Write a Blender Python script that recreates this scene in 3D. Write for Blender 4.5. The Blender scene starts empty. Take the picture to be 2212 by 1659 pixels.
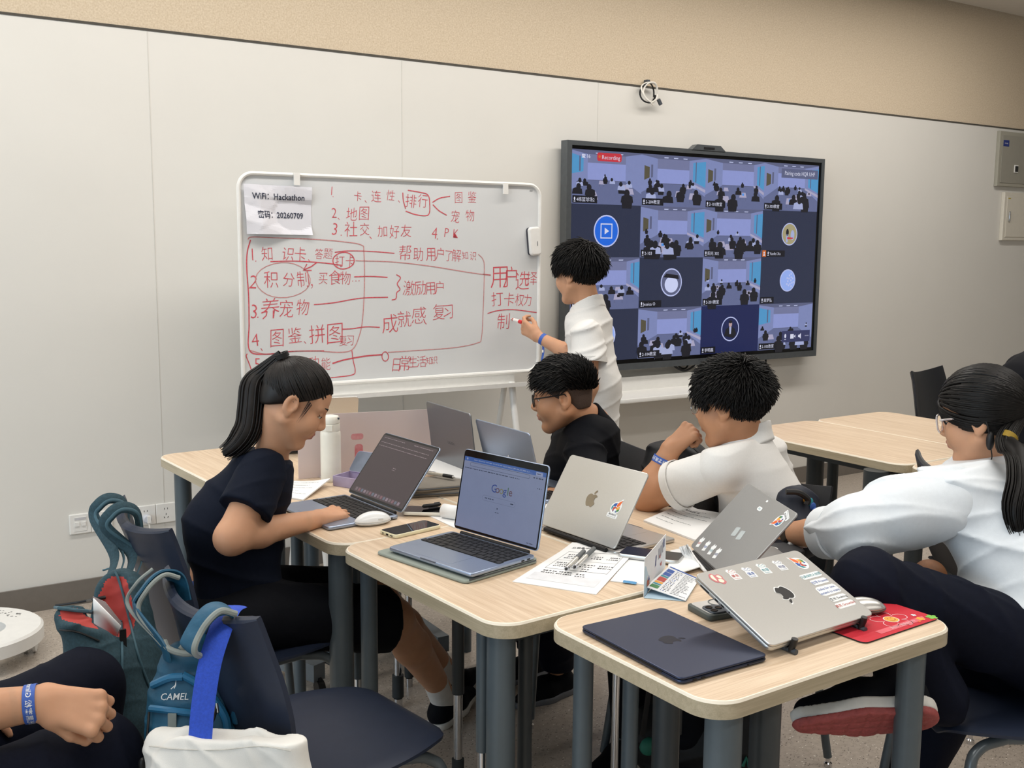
import bpy, math, random
import numpy as np
from mathutils import Vector, Matrix, Quaternion
# ---------------------------------------------------------------- camera, light, exposure
SC = bpy.context.scene
COL = SC.collection
rnd = random.Random(7)
F_PX, IMG_W, IMG_H, CAM_H = 2280.0, 2212.0, 1659.0, 1.52
PITCH, ROLL, YAW = math.radians(7.54), math.radians(-0.47), math.radians(33.3)

def _cam_axes():
    cp, sp, cr, sr = math.cos(PITCH), math.sin(PITCH), math.cos(ROLL), math.sin(ROLL)
    m = np.array([[1, 0, 0], [0, -sp, cp], [0, -cp, -sp]]) @ np.array([[cr, -sr, 0], [sr, cr, 0], [0, 0, 1]])
    c, s = math.cos(-YAW), math.sin(-YAW)
    return np.array([[c, -s, 0], [s, c, 0], [0, 0, 1]]) @ m          # columns: right, down, forward
AX = _cam_axes()
CAM = np.array([0, 0, CAM_H])
RGT, UPV, FWD = AX[:, 0], -AX[:, 1], AX[:, 2]

cd = bpy.data.cameras.new('camera')
cam = bpy.data.objects.new('camera', cd); COL.objects.link(cam)
cd.sensor_width = 36.0; cd.sensor_fit = 'HORIZONTAL'; cd.lens = 36.0 * F_PX / IMG_W
cd.clip_start = 0.05; cd.clip_end = 60
mw = Matrix.Identity(4)
for i, v in enumerate((RGT, UPV, -FWD)):
    for j in range(3): mw[j][i] = v[j]
mw.translation = Vector((0, 0, CAM_H))
cam.matrix_world = mw
SC.camera = cam

SC.view_settings.view_transform = 'Standard'; SC.view_settings.look = 'None'
SC.view_settings.gamma = 1.0; SC.view_settings.use_curve_mapping = False
SC.view_settings.exposure = 0.0
wd = bpy.data.worlds.new('world'); SC.world = wd; wd.use_nodes = True
wd.node_tree.nodes['Background'].inputs[0].default_value = (0.8, 0.9, 1, 1)
wd.node_tree.nodes['Background'].inputs[1].default_value = 0.3

def area(name, loc, rot, sx, sy, power, color=(1, 1, 1), spread=180):
    l = bpy.data.lights.new(name, 'AREA'); l.shape = 'RECTANGLE'; l.size = sx; l.size_y = sy
    l.energy = power; l.color = color; l.spread = math.radians(spread)
    o = bpy.data.objects.new(name, l); COL.objects.link(o); o.location = loc; o.rotation_euler = rot
    return o
R = math.radians
YW = 4.59                      # the back wall
CEIL = 3.16
WARM = (1.0, 0.95, 0.89)
area('ceiling_lamp', (2.5, 3.5, CEIL - .03), (0, 0, 0), 8.6, 0.25, 118, WARM, 180)
area('ceiling_lamp', (2.3, 1.2, CEIL - .03), (0, 0, 0), 6.4, 0.30, 52, WARM, 150)
area('ceiling_lamp', (2.3, -1.2, CEIL - .03), (0, 0, 0), 6.4, 0.30, 52, WARM, 150)
area('window_daylight', (-3.4, 1.2, 1.75), (0, R(-90), 0), 1.9, 5.5, 105, (0.70, 0.86, 1.0), 170)

# ---------------------------------------------------------------- points from the photograph's pixels
def ray(px, py): return AX @ np.array([(px - IMG_W / 2) / F_PX, (py - IMG_H / 2) / F_PX, 1.0])
def V(px, py, d): return CAM + ray(px, py) * d
def OZ(px, py, z=0.75):
    r = ray(px, py); return CAM + r * ((z - CAM_H) / r[2])
def OY(px, py, y):
    r = ray(px, py); return CAM + r * (y / r[1])
def A(*v): return np.array(v, float)
def nrm(v):
    v = np.array(v, float); return v / (np.linalg.norm(v) + 1e-12)
def mix(a, b, t): return np.array(a, float) * (1 - t) + np.array(b, float) * t

# ---------------------------------------------------------------- materials
def lin(h):
    if isinstance(h, str):
        h = h.lstrip('#'); h = [int(h[i:i + 2], 16) / 255 for i in (0, 2, 4)]
    return tuple(c / 12.92 if c <= .04045 else ((c + .055) / 1.055) ** 2.4 for c in h) + (1,)
MATS = {}
def mat(name, col, rough=.5, metal=0., var=.06, scale=40., bump=0., bscale=200., emit=0., spec=.5, alpha=1., trans=0., coat=0., stretch=None, sheen=0., col2=None, ior=1.45, sss=0., dist=.002):
    if name in MATS: return MATS[name]
    m = bpy.data.materials.new(name); m.use_nodes = True; nt = m.node_tree; N = nt.nodes; L = nt.links
    b = N['Principled BSDF']; c = lin(col)
    b.inputs['Roughness'].default_value = rough; b.inputs['Metallic'].default_value = metal
    b.inputs['Specular IOR Level'].default_value = spec; b.inputs['IOR'].default_value = ior
    b.inputs['Transmission Weight'].default_value = trans; b.inputs['Coat Weight'].default_value = coat
    b.inputs['Sheen Weight'].default_value = sheen; b.inputs['Alpha'].default_value = alpha
    if sss: b.inputs['Subsurface Weight'].default_value = sss; b.inputs['Subsurface Radius'].default_value = (.012, .005, .003); b.inputs['Subsurface Scale'].default_value = .6
    tc = N.new('ShaderNodeTexCoord'); mp = N.new('ShaderNodeMapping'); L.new(tc.outputs['Object'], mp.inputs[0])
    if stretch: mp.inputs['Scale'].default_value = stretch
    no = N.new('ShaderNodeTexNoise'); no.inputs['Scale'].default_value = scale; no.inputs['Detail'].default_value = 4
    L.new(mp.outputs[0], no.inputs['Vector'])
    rp = N.new('ShaderNodeValToRGB'); L.new(no.outputs[0], rp.inputs[0])
    e = rp.color_ramp.elements; e[0].position = .3; e[1].position = .7
    c2 = lin(col2) if col2 else None
    e[0].color = c2 if c2 else tuple(x * (1 - var) for x in c[:3]) + (1,)
    e[1].color = c if c2 else tuple(min(1, x * (1 + var)) for x in c[:3]) + (1,)
    L.new(rp.outputs[0], b.inputs['Base Color'])
    if emit:
        L.new(rp.outputs[0], b.inputs['Emission Color']); b.inputs['Emission Strength'].default_value = emit
    if bump:
        n2 = N.new('ShaderNodeTexNoise'); n2.inputs['Scale'].default_value = bscale; n2.inputs['Detail'].default_value = 3
        L.new(mp.outputs[0], n2.inputs['Vector'])
        bp = N.new('ShaderNodeBump'); bp.inputs['Strength'].default_value = bump; bp.inputs['Distance'].default_value = dist
        L.new(n2.outputs[0], bp.inputs['Height']); L.new(bp.outputs[0], b.inputs['Normal'])
    MATS[name] = m
    return m
def glow(name, col, s=1.0):
    """a lit screen pixel: emission only, glass gloss on top"""
    return mat('glow_' + name, col, rough=.25, emit=s, var=.03, scale=60, spec=.3) if False else _glow(name, col, s)
def _glow(name, col, s):
    k = 'glow_' + name
    if k in MATS: return MATS[k]
    m = bpy.data.materials.new(k); m.use_nodes = True; nt = m.node_tree; b = nt.nodes['Principled BSDF']
    b.inputs['Base Color'].default_value = (.006, .006, .008, 1); b.inputs['Roughness'].default_value = .22
    c = lin(col)
    no = nt.nodes.new('ShaderNodeTexNoise'); no.inputs['Scale'].default_value = 30
    tc = nt.nodes.new('ShaderNodeTexCoord'); nt.links.new(tc.outputs['Object'], no.inputs['Vector'])
    rp = nt.nodes.new('ShaderNodeValToRGB'); nt.links.new(no.outputs[0], rp.inputs[0])
    rp.color_ramp.elements[0].color = tuple(x * .92 for x in c[:3]) + (1,); rp.color_ramp.elements[1].color = c
    nt.links.new(rp.outputs[0], b.inputs['Emission Color']); b.inputs['Emission Strength'].default_value = s
    MATS[k] = m; return m

# ---------------------------------------------------------------- mesh builder
class MB:
    def __init__(s): s.v = []; s.f = []; s.m = []; s.mats = []; s.flat = set()
    def mi(s, m):
        if m not in s.mats: s.mats.append(m)
        return s.mats.index(m)
    def add(s, vs, fs, m, T=None):
        o = len(s.v); k = s.mi(m)
        for p in vs:
            if T is not None: p = T @ Vector(p)
            s.v.append((float(p[0]), float(p[1]), float(p[2])))
        for f in fs: s.f.append(tuple(i + o for i in f)); s.m.append(k)
        return s
    def box(s, c, d, m, T=None):
        x, y, z = (q / 2 for q in d); X, Y, Z = c
        vs = [(X + a * x, Y + b * y, Z + e * z) for e in (-1, 1) for a, b in ((-1, -1), (1, -1), (1, 1), (-1, 1))]
        return s.add(vs, [(3, 2, 1, 0), (4, 5, 6, 7), (0, 1, 5, 4), (1, 2, 6, 5), (2, 3, 7, 6), (3, 0, 4, 7)], m, T)
    def prism(s, pts, z0, z1, m, T=None, bev=0., mtop=None, mside=None):
        """outline (ccw, xy) extruded z0..z1, optional rounded upper and lower rim"""
        n = len(pts); P = [Vector((p[0], p[1])) for p in pts]; c = sum(P, Vector((0, 0))) / n
        def ins(d):
            out = []
            for i in range(n):
                a, b, e = P[i - 1], P[i], P[(i + 1) % n]
                t = (b - a).normalized() + (e - b).normalized(); t = t.normalized() if t.length > 1e-9 else (e - b).normalized()
                out.append(b + Vector((-t.y, t.x)) * d)
            return out
        rings = []
        if bev:
            for k in (0, 1, 2): a = R(45 * k); rings.append((ins(bev * (1 - math.sin(a))), z0 + bev * (1 - math.cos(a))))
            for k in (2, 1, 0): a = R(45 * k); rings.append((ins(bev * (1 - math.sin(a))), z1 - bev * (1 - math.cos(a))))
        else: rings = [(P, z0), (P, z1)]
        vs = []; fs = []
        for q, z in rings: vs += [(p.x, p.y, z) for p in q]
        for r in range(len(rings) - 1):
            for i in range(n):
                j = (i + 1) % n; fs.append((r * n + i, r * n + j, (r + 1) * n + j, (r + 1) * n + i))
        s.add(vs, fs, mside or m, T)
        s.add(vs[:n], [tuple(reversed(range(n)))], m, T); s.add(vs[-n:], [tuple(range(n))], mtop or m, T)
        return s
    def tube(s, path, r, m, seg=8, T=None, cap=True, flat=None, up=None):
        """path: points; r: radius or list; flat=(a,b): elliptical section scale"""
        P = [np.array(p, float) for p in path]; n = len(P)
        rr = r if hasattr(r, '__len__') else [r] * n
        vs = []; fs = []; u = None
        for i in range(n):
            t = nrm(P[min(i + 1, n - 1)] - P[max(i - 1, 0)])
            if u is None:
                u = np.array(up, float) if up is not None else (A(0, 0, 1) if abs(t[2]) < .9 else A(1, 0, 0))
            u = u - t * (u @ t)
            if np.linalg.norm(u) < 1e-6: u = np.cross(t, A(.3, .5, .8))
            u = nrm(u); w = np.cross(t, u)
            fa, fb = flat or (1, 1)
            for k in range(seg):
                a = 2 * math.pi * k / seg
                vs.append(P[i] + (w * math.cos(a) * fa + u * math.sin(a) * fb) * rr[i])
        for i in range(n - 1):
            for k in range(seg):
                j = (k + 1) % seg; fs.append((i * seg + k, i * seg + j, (i + 1) * seg + j, (i + 1) * seg + k))
        if cap: fs += [tuple(reversed(range(seg))), tuple(range((n - 1) * seg, n * seg))]
        return s.add(vs, fs, m, T)
    def cyl(s, c, r, z0, z1, m, seg=24, T=None, r2=None):
        return s.tube([(c[0], c[1], z0), (c[0], c[1], z1)], [r, r if r2 is None else r2], m, seg, T)
    def lathe(s, prof, m, seg=28, T=None):
        vs = []; fs = []; n = len(prof)
        for r, z in prof:
            for k in range(seg): a = 2 * math.pi * k / seg; vs.append((r * math.cos(a), r * math.sin(a), z))
        for i in range(n - 1):
            for k in range(seg): j = (k + 1) % seg; fs.append((i * seg + k, i * seg + j, (i + 1) * seg + j, (i + 1) * seg + k))
        if prof[0][0] > 1e-5: fs.append(tuple(reversed(range(seg))))
        if prof[-1][0] > 1e-5: fs.append(tuple(range((n - 1) * seg, n * seg)))
        return s.add(vs, fs, m, T)
    def ell(s, c, r, m, T=None, u=16, v=10):
        vs = [(c[0], c[1], c[2] - r[2])]; fs = []
        for i in range(1, v):
            th = -math.pi / 2 + math.pi * i / v
            for k in range(u): a = 2 * math.pi * k / u; vs.append((c[0] + r[0] * math.cos(th) * math.cos(a), c[1] + r[1] * math.cos(th) * math.sin(a), c[2] + r[2] * math.sin(th)))
        vs.append((c[0], c[1], c[2] + r[2])); e = len(vs) - 1
        for k in range(u):
            j = (k + 1) % u; fs.append((0, 1 + j, 1 + k)); fs.append((e, 1 + (v - 2) * u + k, 1 + (v - 2) * u + j))
            for i in range(v - 2): fs.append((1 + i * u + k, 1 + i * u + j, 1 + (i + 1) * u + j, 1 + (i + 1) * u + k))
        return s.add(vs, fs, m, T)
    def poly(s, pts, m, T=None, z=0.):
        pts = [(p[0], p[1], p[2] if len(p) > 2 else z) for p in pts]
        return s.add(pts, [tuple(range(len(pts)))], m, T)
    def stroke(s, pts, w, m, T=None, z=0., closed=False):
        """flat ribbon of width w along a 2-D polyline"""
        P = [Vector(p[:2]) for p in pts]; n = len(P); vs = []; fs = []
        for i in range(n):
            a = P[i - 1] if (i or closed) else P[i]; b = P[(i + 1) % n] if (i < n - 1 or closed) else P[i]
            t = (b - a); t = t.normalized() if t.length > 1e-9 else Vector((1, 0)); q = Vector((-t.y, t.x)) * w / 2
            vs += [(P[i].x + q.x, P[i].y + q.y, z), (P[i].x - q.x, P[i].y - q.y, z)]
        for i in range(n if closed else n - 1):
            j = (i + 1) % n; fs.append((2 * i + 1, 2 * j + 1, 2 * j, 2 * i))
        return s.add(vs, fs, m, T)
    def text(s, body, h, m, T=None, x=0., y=0., z=0., align='LEFT', off=0., shear=0., rot=0., sx=1.):
        vs, fs = glyphs(body, off, shear, align)
        c, q = math.cos(rot), math.sin(rot)
        pts = [(x + (a * c * sx - b * q) * h, y + (a * q * sx + b * c) * h, z) for a, b in vs]
        return s.add(pts, fs, m, T)
    def build(s, name, parent=None, smooth=True, loc=None, T=None):
        me = bpy.data.meshes.new(name); me.from_pydata(s.v, [], s.f)
        for m in s.mats: me.materials.append(m)
        me.polygons.foreach_set('material_index', s.m)
        me.polygons.foreach_set('use_smooth', [bool(smooth)] * len(s.f))
        me.update()
        if smooth and smooth != 'all': me.set_sharp_from_angle(angle=R(38))
        return link(name, me, parent, T)
_GL = {}
def glyphs(body, off=0., shear=0., align='LEFT'):
    k = (body, off, shear, align)
    if k in _GL: return _GL[k]
    cu = bpy.data.curves.new('lettering', 'FONT'); cu.body = body; cu.size = 1.0; cu.offset = off; cu.shear = shear; cu.align_x = align
    cu.resolution_u = 2; cu.fill_mode = 'FRONT'
    o = bpy.data.objects.new('lettering', cu); COL.objects.link(o)
    dg = bpy.context.evaluated_depsgraph_get(); me = o.evaluated_get(dg).to_mesh()
    vs = [(v.co.x, v.co.y) for v in me.vertices]; fs = [tuple(p.vertices) for p in me.polygons]
    o.evaluated_get(dg).to_mesh_clear(); bpy.data.objects.remove(o); bpy.data.curves.remove(cu)
    _GL[k] = (vs, fs); return vs, fs
def link(name, data, parent=None, T=None):
    o = bpy.data.objects.new(name, data); COL.objects.link(o)
    if parent is not None: o.parent = parent
    if T is not None: o.matrix_local = T
    return o
def thing(name, label, cat, T=None, group=None):
    o = link(name, None, None, T); o.empty_display_size = .05; return tag(o, label, cat, group)
def tag(o, label, cat, group=None, kind=None):
    o['label'] = label; o['category'] = cat
    if group: o['group'] = group
    if kind: o['kind'] = kind
    return o
def struct(o): o['kind'] = 'structure'; return o
def dup(root, T=None, label=None, group=None):
    r = root.copy(); COL.objects.link(r)
    if T is not None: r.matrix_world = T
    if label: r['label'] = label
    if group: r['group'] = group
    for ch in list(root.children):
        c = ch.copy(); COL.objects.link(c); c.parent = r
        for g in list(ch.children):
            d = g.copy(); COL.objects.link(d); d.parent = c
    return r
def TR(x=0, y=0, z=0, rz=0): return Matrix.Translation((x, y, z)) @ Matrix.Rotation(rz, 4, 'Z')
def frame(o, x, y, z=None):
    """matrix with local x, y axes along the given world vectors"""
    x = Vector(nrm(x)); y = Vector(np.array(y, float)); y = (y - x * x.dot(y)).normalized(); z = x.cross(y)
    m = Matrix.Identity(4)
    for i, v in enumerate((x, y, z)):
        for j in range(3): m[j][i] = v[j]
    m.translation = Vector(np.array(o, float)); return m
def rrect(w, h, r, n=6, cx=0., cy=0.):
    out = []
    for sx, sy, a0 in ((1, 1, 0), (-1, 1, 90), (-1, -1, 180), (1, -1, 270)):
        for k in range(n + 1):
            a = R(a0 + 90 * k / n); out.append((cx + sx * (w / 2 - r) + r * math.cos(a), cy + sy * (h / 2 - r) + r * math.sin(a)))
    return out
def spl(pts, n=8):
    """catmull-rom through the points"""
    P = [np.array(p, float) for p in pts]; P = [2 * P[0] - P[1]] + P + [2 * P[-1] - P[-2]]; out = []
    for i in range(1, len(P) - 2):
        for k in range(n):
            t = k / n; a, b, c, d = P[i - 1:i + 3]
            out.append(.5 * (2 * b + (c - a) * t + (2 * a - 5 * b + 4 * c - d) * t * t + (3 * b - a - 3 * c + d) * t ** 3))
    out.append(P[-2]); return out

# ---------------------------------------------------------------- smooth solids: distance fields and surface nets
class SDF:
    """rounded cones and ellipsoids blended into one continuous surface"""
    def __init__(s): s.p = []
    def cone(s, a, b, r1, r2=None, k=.02, op='+'): s.p.append(('c', A(*a), A(*b), r1, r1 if r2 is None else r2, k, op)); return s
    def ell(s, c, r, k=.02, op='+', M=None): s.p.append(('e', A(*c), A(*r), np.eye(3) if M is None else np.array(M, float), 0, k, op)); return s
    def chain(s, pts, rs, k=.02, op='+'):
        for i in range(len(pts) - 1): s.cone(pts[i], pts[i + 1], rs[i], rs[i + 1], k, op)
        return s
    def cut(s, n, p, k=.004):
        """keep the side where (x-p).n < 0"""
        s.p.append(('h', nrm(n), A(*p), 0, 0, k, 'i')); return s
    def bounds(s):
        lo = A(9e9, 9e9, 9e9); hi = -lo
        for q in s.p:
            if q[6] != '+': continue
            if q[0] == 'c':
                for e, r in ((q[1], q[3]), (q[2], q[4])): lo = np.minimum(lo, e - r); hi = np.maximum(hi, e + r)
            elif q[0] == 'e':
                x = np.sqrt(((q[3] * q[2][:, None]) ** 2).sum(0)); lo = np.minimum(lo, q[1] - x); hi = np.maximum(hi, q[1] + x)
        return lo, hi
    def eval(s, lo, n, h, noise=None):
        D = np.full(n, 1e3, np.float32)
        ax = [lo[i] + h * np.arange(n[i]) for i in range(3)]
        for kind, a, b, r1, r2, k, op in s.p:
            if kind == 'h': i0, i1 = np.zeros(3, int), np.array(n)
            else:
                if kind == 'c': l = np.minimum(a - r1, b - r2); u = np.maximum(a + r1, b + r2)
                else:
                    x = np.sqrt(((r1 * b[:, None]) ** 2).sum(0)); l, u = a - x, a + x
                mg = k + 4 * h + .02
                i0 = np.clip(np.floor((l - mg - lo) / h).astype(int), 0, n); i1 = np.clip(np.ceil((u + mg - lo) / h).astype(int) + 1, 0, n)
                if (i1 <= i0).any(): continue
            sl = tuple(slice(i0[i], i1[i]) for i in range(3))
            X, Y, Z = np.meshgrid(*(ax[i][sl[i]] for i in range(3)), indexing='ij', sparse=True)
            if kind == 'c':
                ba = b - a; L2 = ba @ ba + 1e-12
                t = np.clip(((X - a[0]) * ba[0] + (Y - a[1]) * ba[1] + (Z - a[2]) * ba[2]) / L2, 0, 1)
                d = np.sqrt((X - a[0] - t * ba[0]) ** 2 + (Y - a[1] - t * ba[1]) ** 2 + (Z - a[2] - t * ba[2]) ** 2) - (r1 + (r2 - r1) * t)
            elif kind == 'e':
                q = [(X - a[0]) * r1[i][0] + (Y - a[1]) * r1[i][1] + (Z - a[2]) * r1[i][2] for i in range(3)]
                k0 = np.sqrt(sum((q[i] / b[i]) ** 2 for i in range(3))); k1 = np.sqrt(sum((q[i] / b[i] ** 2) ** 2 for i in range(3))) + 1e-9
                d = k0 * (k0 - 1) / k1
            else:
                d = (X - b[0]) * a[0] + (Y - b[1]) * a[1] + (Z - b[2]) * a[2]
            d = d.astype(np.float32); o = D[sl]
            if op == '+':
                w = np.clip(.5 + .5 * (o - d) / k, 0, 1); D[sl] = o * (1 - w) + d * w - k * w * (1 - w)
            else:
                if op == '-': d = -d
                w = np.clip(.5 - .5 * (o - d) / k, 0, 1); D[sl] = o * (1 - w) + d * w + k * w * (1 - w)
        if noise is not None:
            X, Y, Z = np.meshgrid(*ax, indexing='ij', sparse=True); D += noise(X, Y, Z).astype(np.float32)
        return D
    def mesh(s, h=.005, box=None, noise=None):
        lo, hi = s.bounds()
        lo = lo - 3 * h - .012; hi = hi + 3 * h + .012
        if box is not None: lo = np.maximum(lo, box[0]); hi = np.minimum(hi, box[1])
        n = np.ceil((hi - lo) / h).astype(int) + 1
        return nets(s.eval(lo, n, h, noise), lo, h)
def nets(D, lo, h):
    S = D < 0; n = D.shape
    c = [S[i:n[0] - 1 + i, j:n[1] - 1 + j, k:n[2] - 1 + k] for i in (0, 1) for j in (0, 1) for k in (0, 1)]
    cnt = sum(x.astype(np.int8) for x in c); act = (cnt > 0) & (cnt < 8)
    idx = np.full(act.shape, -1, np.int64); cells = np.argwhere(act); idx[act] = np.arange(len(cells))
    acc = np.zeros((len(cells), 3)); num = np.zeros(len(cells))
    I, J, K = cells.T
    co = [(i, j, k) for i in (0, 1) for j in (0, 1) for k in (0, 1)]
    for a in range(8):
        for b in range(a + 1, 8):
            if sum(abs(co[a][t] - co[b][t]) for t in range(3)) != 1: continue
            da = D[I + co[a][0], J + co[a][1], K + co[a][2]]; db = D[I + co[b][0], J + co[b][1], K + co[b][2]]
            m = (da < 0) != (db < 0); t = np.where(m, da / np.where(m, da - db, 1), 0)
            for q in range(3): acc[:, q] += np.where(m, co[a][q] + t * (co[b][q] - co[a][q]), 0)
            num += m
    P = lo + (cells + acc / np.maximum(num, 1)[:, None]) * h
    faces = []
    for ax in range(3):
        sl0 = [slice(1, -1)] * 3; sl0[ax] = slice(0, -1); sl1 = list(sl0); sl1[ax] = slice(1, None)
        a = S[tuple(sl0)]; b = S[tuple(sl1)]; ch = np.argwhere(a != b)
        if not len(ch): continue
        off = np.ones(3, int); off[ax] = 0; e = ch + off
        u, v = [(1, 2), (2, 0), (0, 1)][ax]
        du = np.zeros(3, int); du[u] = 1; dv = np.zeros(3, int); dv[v] = 1
        g = lambda q: idx[q[:, 0], q[:, 1], q[:, 2]]
        quad = np.stack([g(e - du - dv), g(e - dv), g(e), g(e - du)], 1)
        fl = a[tuple(ch.T)]; quad[~fl] = quad[~fl][:, ::-1]
        faces.append(quad)
    Fq = np.concatenate(faces) if faces else np.zeros((0, 4), int)
    Fq = Fq[(Fq >= 0).all(1)]
    return P, Fq
def solid(name, parts, mats, parent=None, paint=None, extra=None, T=None):
    """parts: list of (verts, quads) -> one mesh object; paint(centres)->material index"""
    vs = []; fs = []; o = 0
    for P, Q in parts: vs.append(P); fs.append(Q + o); o += len(P)
    vs = np.concatenate(vs); fs = np.concatenate(fs)
    mi = np.zeros(len(fs), int)
    if paint is not None: mi = paint(vs[fs].mean(1))
    V_ = [tuple(p) for p in vs.tolist()]; F_ = [tuple(f) for f in fs.tolist()]; mi = list(mi.tolist())
    mats = list(mats)
    if extra is not None:
        o = len(V_); V_ += extra.v; F_ += [tuple(i + o for i in f) for f in extra.f]
        for k in extra.m:
            m = extra.mats[k]
            if m not in mats: mats.append(m)
            mi.append(mats.index(m))
    if T is not None: Ti = T.inverted(); V_ = [tuple(Ti @ Vector(p)) for p in V_]
    me = bpy.data.meshes.new(name); me.from_pydata(V_, [], F_)
    for m in mats: me.materials.append(m)
    me.polygons.foreach_set('material_index', mi); me.polygons.foreach_set('use_smooth', [True] * len(F_)); me.update()
    return link(name, me, parent, T if parent is None else None)
def folds(seed, amp=.003, f=22., direction=(0, 0, 1), aniso=2.2):
    """cloth creases: warped sine ridges"""
    r = np.random.RandomState(seed); d = nrm(direction); a = nrm(np.cross(d, A(.3, .7, .2))); b = np.cross(d, a)
    ph = r.rand(6) * 6.28
    def fn(X, Y, Z):
        u = X * a[0] + Y * a[1] + Z * a[2]; v = X * b[0] + Y * b[1] + Z * b[2]; w = (X * d[0] + Y * d[1] + Z * d[2]) * aniso
        q = np.sin(f * .35 * u + ph[0]) + np.sin(f * .4 * v + ph[1])
        r1 = (1 - np.abs(np.sin(f * .5 * w + 1.5 * q + ph[2]))) ** 2.5; r2 = (1 - np.abs(np.sin(f * .8 * w + f * .5 * u + 1.2 * np.sin(f * .5 * v + ph[3]) + ph[4]))) ** 3
        return -amp * (2.2 * r1 * (.5 + .5 * np.sin(f * .23 * (u + v) + ph[5])) + 1.3 * r2 * (.5 + .5 * np.sin(f * .3 * (u - v) + ph[0])) - .5)
    return fn
# ================================================================ room shell
M_wall = mat('white_wall', '#dedcd6', .55, var=.012, scale=3, bump=.05, bscale=400)
M_beige = mat('beige_fabric_wall', '#dacbb4', .9, scale=140, col2='#c6b49a', bump=.3, bscale=300)
M_groove = mat('dark_groove', '#4a463f', .7)
M_base = mat('grey_baseboard', '#77716a', .45, var=.04)
M_ceil = mat('ceiling_white', '#cfcbc4', .8, var=.02)
M_white = mat('white_plastic', '#e9e8e4', .35, var=.02)
M_whitemetal = mat('white_metal', '#e8e7e3', .3, var=.02)
M_black = mat('black_plastic', '#151517', .45)
M_dkgrey = mat('dark_grey_metal', '#4a5057', .38, .2)

def terrazzo():
    m = bpy.data.materials.new('terrazzo'); m.use_nodes = True; nt = m.node_tree; N = nt.nodes; L = nt.links; b = N['Principled BSDF']
    tc = N.new('ShaderNodeTexCoord')
    base = N.new('ShaderNodeTexNoise'); base.inputs['Scale'].default_value = 60; base.inputs['Detail'].default_value = 6
    L.new(tc.outputs['Object'], base.inputs['Vector'])
    r0 = N.new('ShaderNodeValToRGB'); L.new(base.outputs[0], r0.inputs[0])
    r0.color_ramp.elements[0].position = .3; r0.color_ramp.elements[0].color = lin('#a79c90'); r0.color_ramp.elements[1].position = .7; r0.color_ramp.elements[1].color = lin('#bbb0a4')
    prev = r0.outputs[0]
    for sc, th, c, s in ((75, .20, '#4a4038', 1), (48, .16, '#6d6258', 2), (60, .17, '#e4dfd6', 3), (110, .22, '#857a6f', 4)):
        mp = N.new('ShaderNodeMapping'); mp.inputs['Location'].default_value = (s * 3.7, s * 1.9, s); mp.inputs['Scale'].default_value = (1, 1.6, 1); mp.inputs['Rotation'].default_value = (0, 0, s * .8)
        L.new(tc.outputs['Object'], mp.inputs[0])
        v = N.new('ShaderNodeTexVoronoi'); v.inputs['Scale'].default_value = sc; L.new(mp.outputs[0], v.inputs['Vector'])
        lt = N.new('ShaderNodeMath'); lt.operation = 'LESS_THAN'; L.new(v.outputs['Distance'], lt.inputs[0]); lt.inputs[1].default_value = th
        sep = N.new('ShaderNodeSeparateColor'); L.new(v.outputs['Color'], sep.inputs[0])
        g = N.new('ShaderNodeMath'); g.operation = 'GREATER_THAN'; L.new(sep.outputs[0], g.inputs[0]); g.inputs[1].default_value = .55
        mu = N.new('ShaderNodeMath'); mu.operation = 'MULTIPLY'; L.new(lt.outputs[0], mu.inputs[0]); L.new(g.outputs[0], mu.inputs[1])
        mx = N.new('ShaderNodeMix'); mx.data_type = 'RGBA'; L.new(mu.outputs[0], mx.inputs[0]); L.new(prev, mx.inputs[6]); mx.inputs[7].default_value = lin(c)
        prev = mx.outputs[2]
    L.new(prev, b.inputs['Base Color']); b.inputs['Roughness'].default_value = .3; b.inputs['Specular IOR Level'].default_value = .5
    return m
M_floor = terrazzo()
XL, XR, YB = -3.6, 9.6, -4.2
struct(MB().box(((XL + XR) / 2, (YB + 4.7) / 2, -.05), (XR - XL, 4.7 - YB, .1), M_floor).build('floor', smooth=False))
struct(MB().box(((XL + XR) / 2, (YB + 4.54) / 2, CEIL + .05), (XR - XL, 4.54 - YB, .1), M_ceil).build('ceiling', smooth=False))
struct(MB().box(((XL + XR) / 2, YW + .06, 1.19), (XR - XL, .12, 2.38), M_wall).build('wall_back', smooth=False))
struct(MB().box(((XL + XR) / 2, YW + .06, 2.385 + .55), (XR - XL, .116, 1.1), M_beige).build('wall_upper', smooth=False))
struct(MB().box(((XL + XR) / 2, YW - .001, 2.384), (XR - XL, .006, .009), M_groove).build('trim_1', smooth=False))
struct(MB().box(((XL + XR) / 2, YW - .004, .052), (XR - XL, .012, .104), M_base).build('baseboard_back', smooth=False))
struct(MB().box((XR + .05, (YB + 4.7) / 2, 1.6), (.1, 4.7 - YB, 3.4), M_wall).build('wall_right', smooth=False))
struct(MB().box(((XL + XR) / 2, YB - .05, 1.6), (XR - XL, .1, 3.4), M_wall).build('wall_front', smooth=False))
lw = MB()
lw.box((XL - .05, 0.25, .4), (.1, 9, .8), M_wall).box((XL - .05, .25, 2.98), (.1, 9, .5), M_wall).box((XL - .05, -2.9, 1.75), (.1, 2.6, 2.0), M_wall).box((XL - .05, 4.35, 1.75), (.1, .7, 2.0), M_wall)
struct(lw.build('wall_left', smooth=False))
x1 = OY(327, 330, YW)[0]; x2 = OY(868, 250, YW)[0]
M_seam = mat('panel_seam', '#cfcdc7', .6)
for i, x in enumerate((x1, x2, x2 + (x2 - x1))):
    struct(MB().box((x, YW - .0005, 1.245), ((.002), .002, 2.27), M_seam).build('trim_%d' % (i + 2), smooth=False))

WALLF = lambda x, z, off=0.: frame((x, YW - off, z), (1, 0, 0), (0, 0, 1))      # x right, y up, z out of the wall

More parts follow.
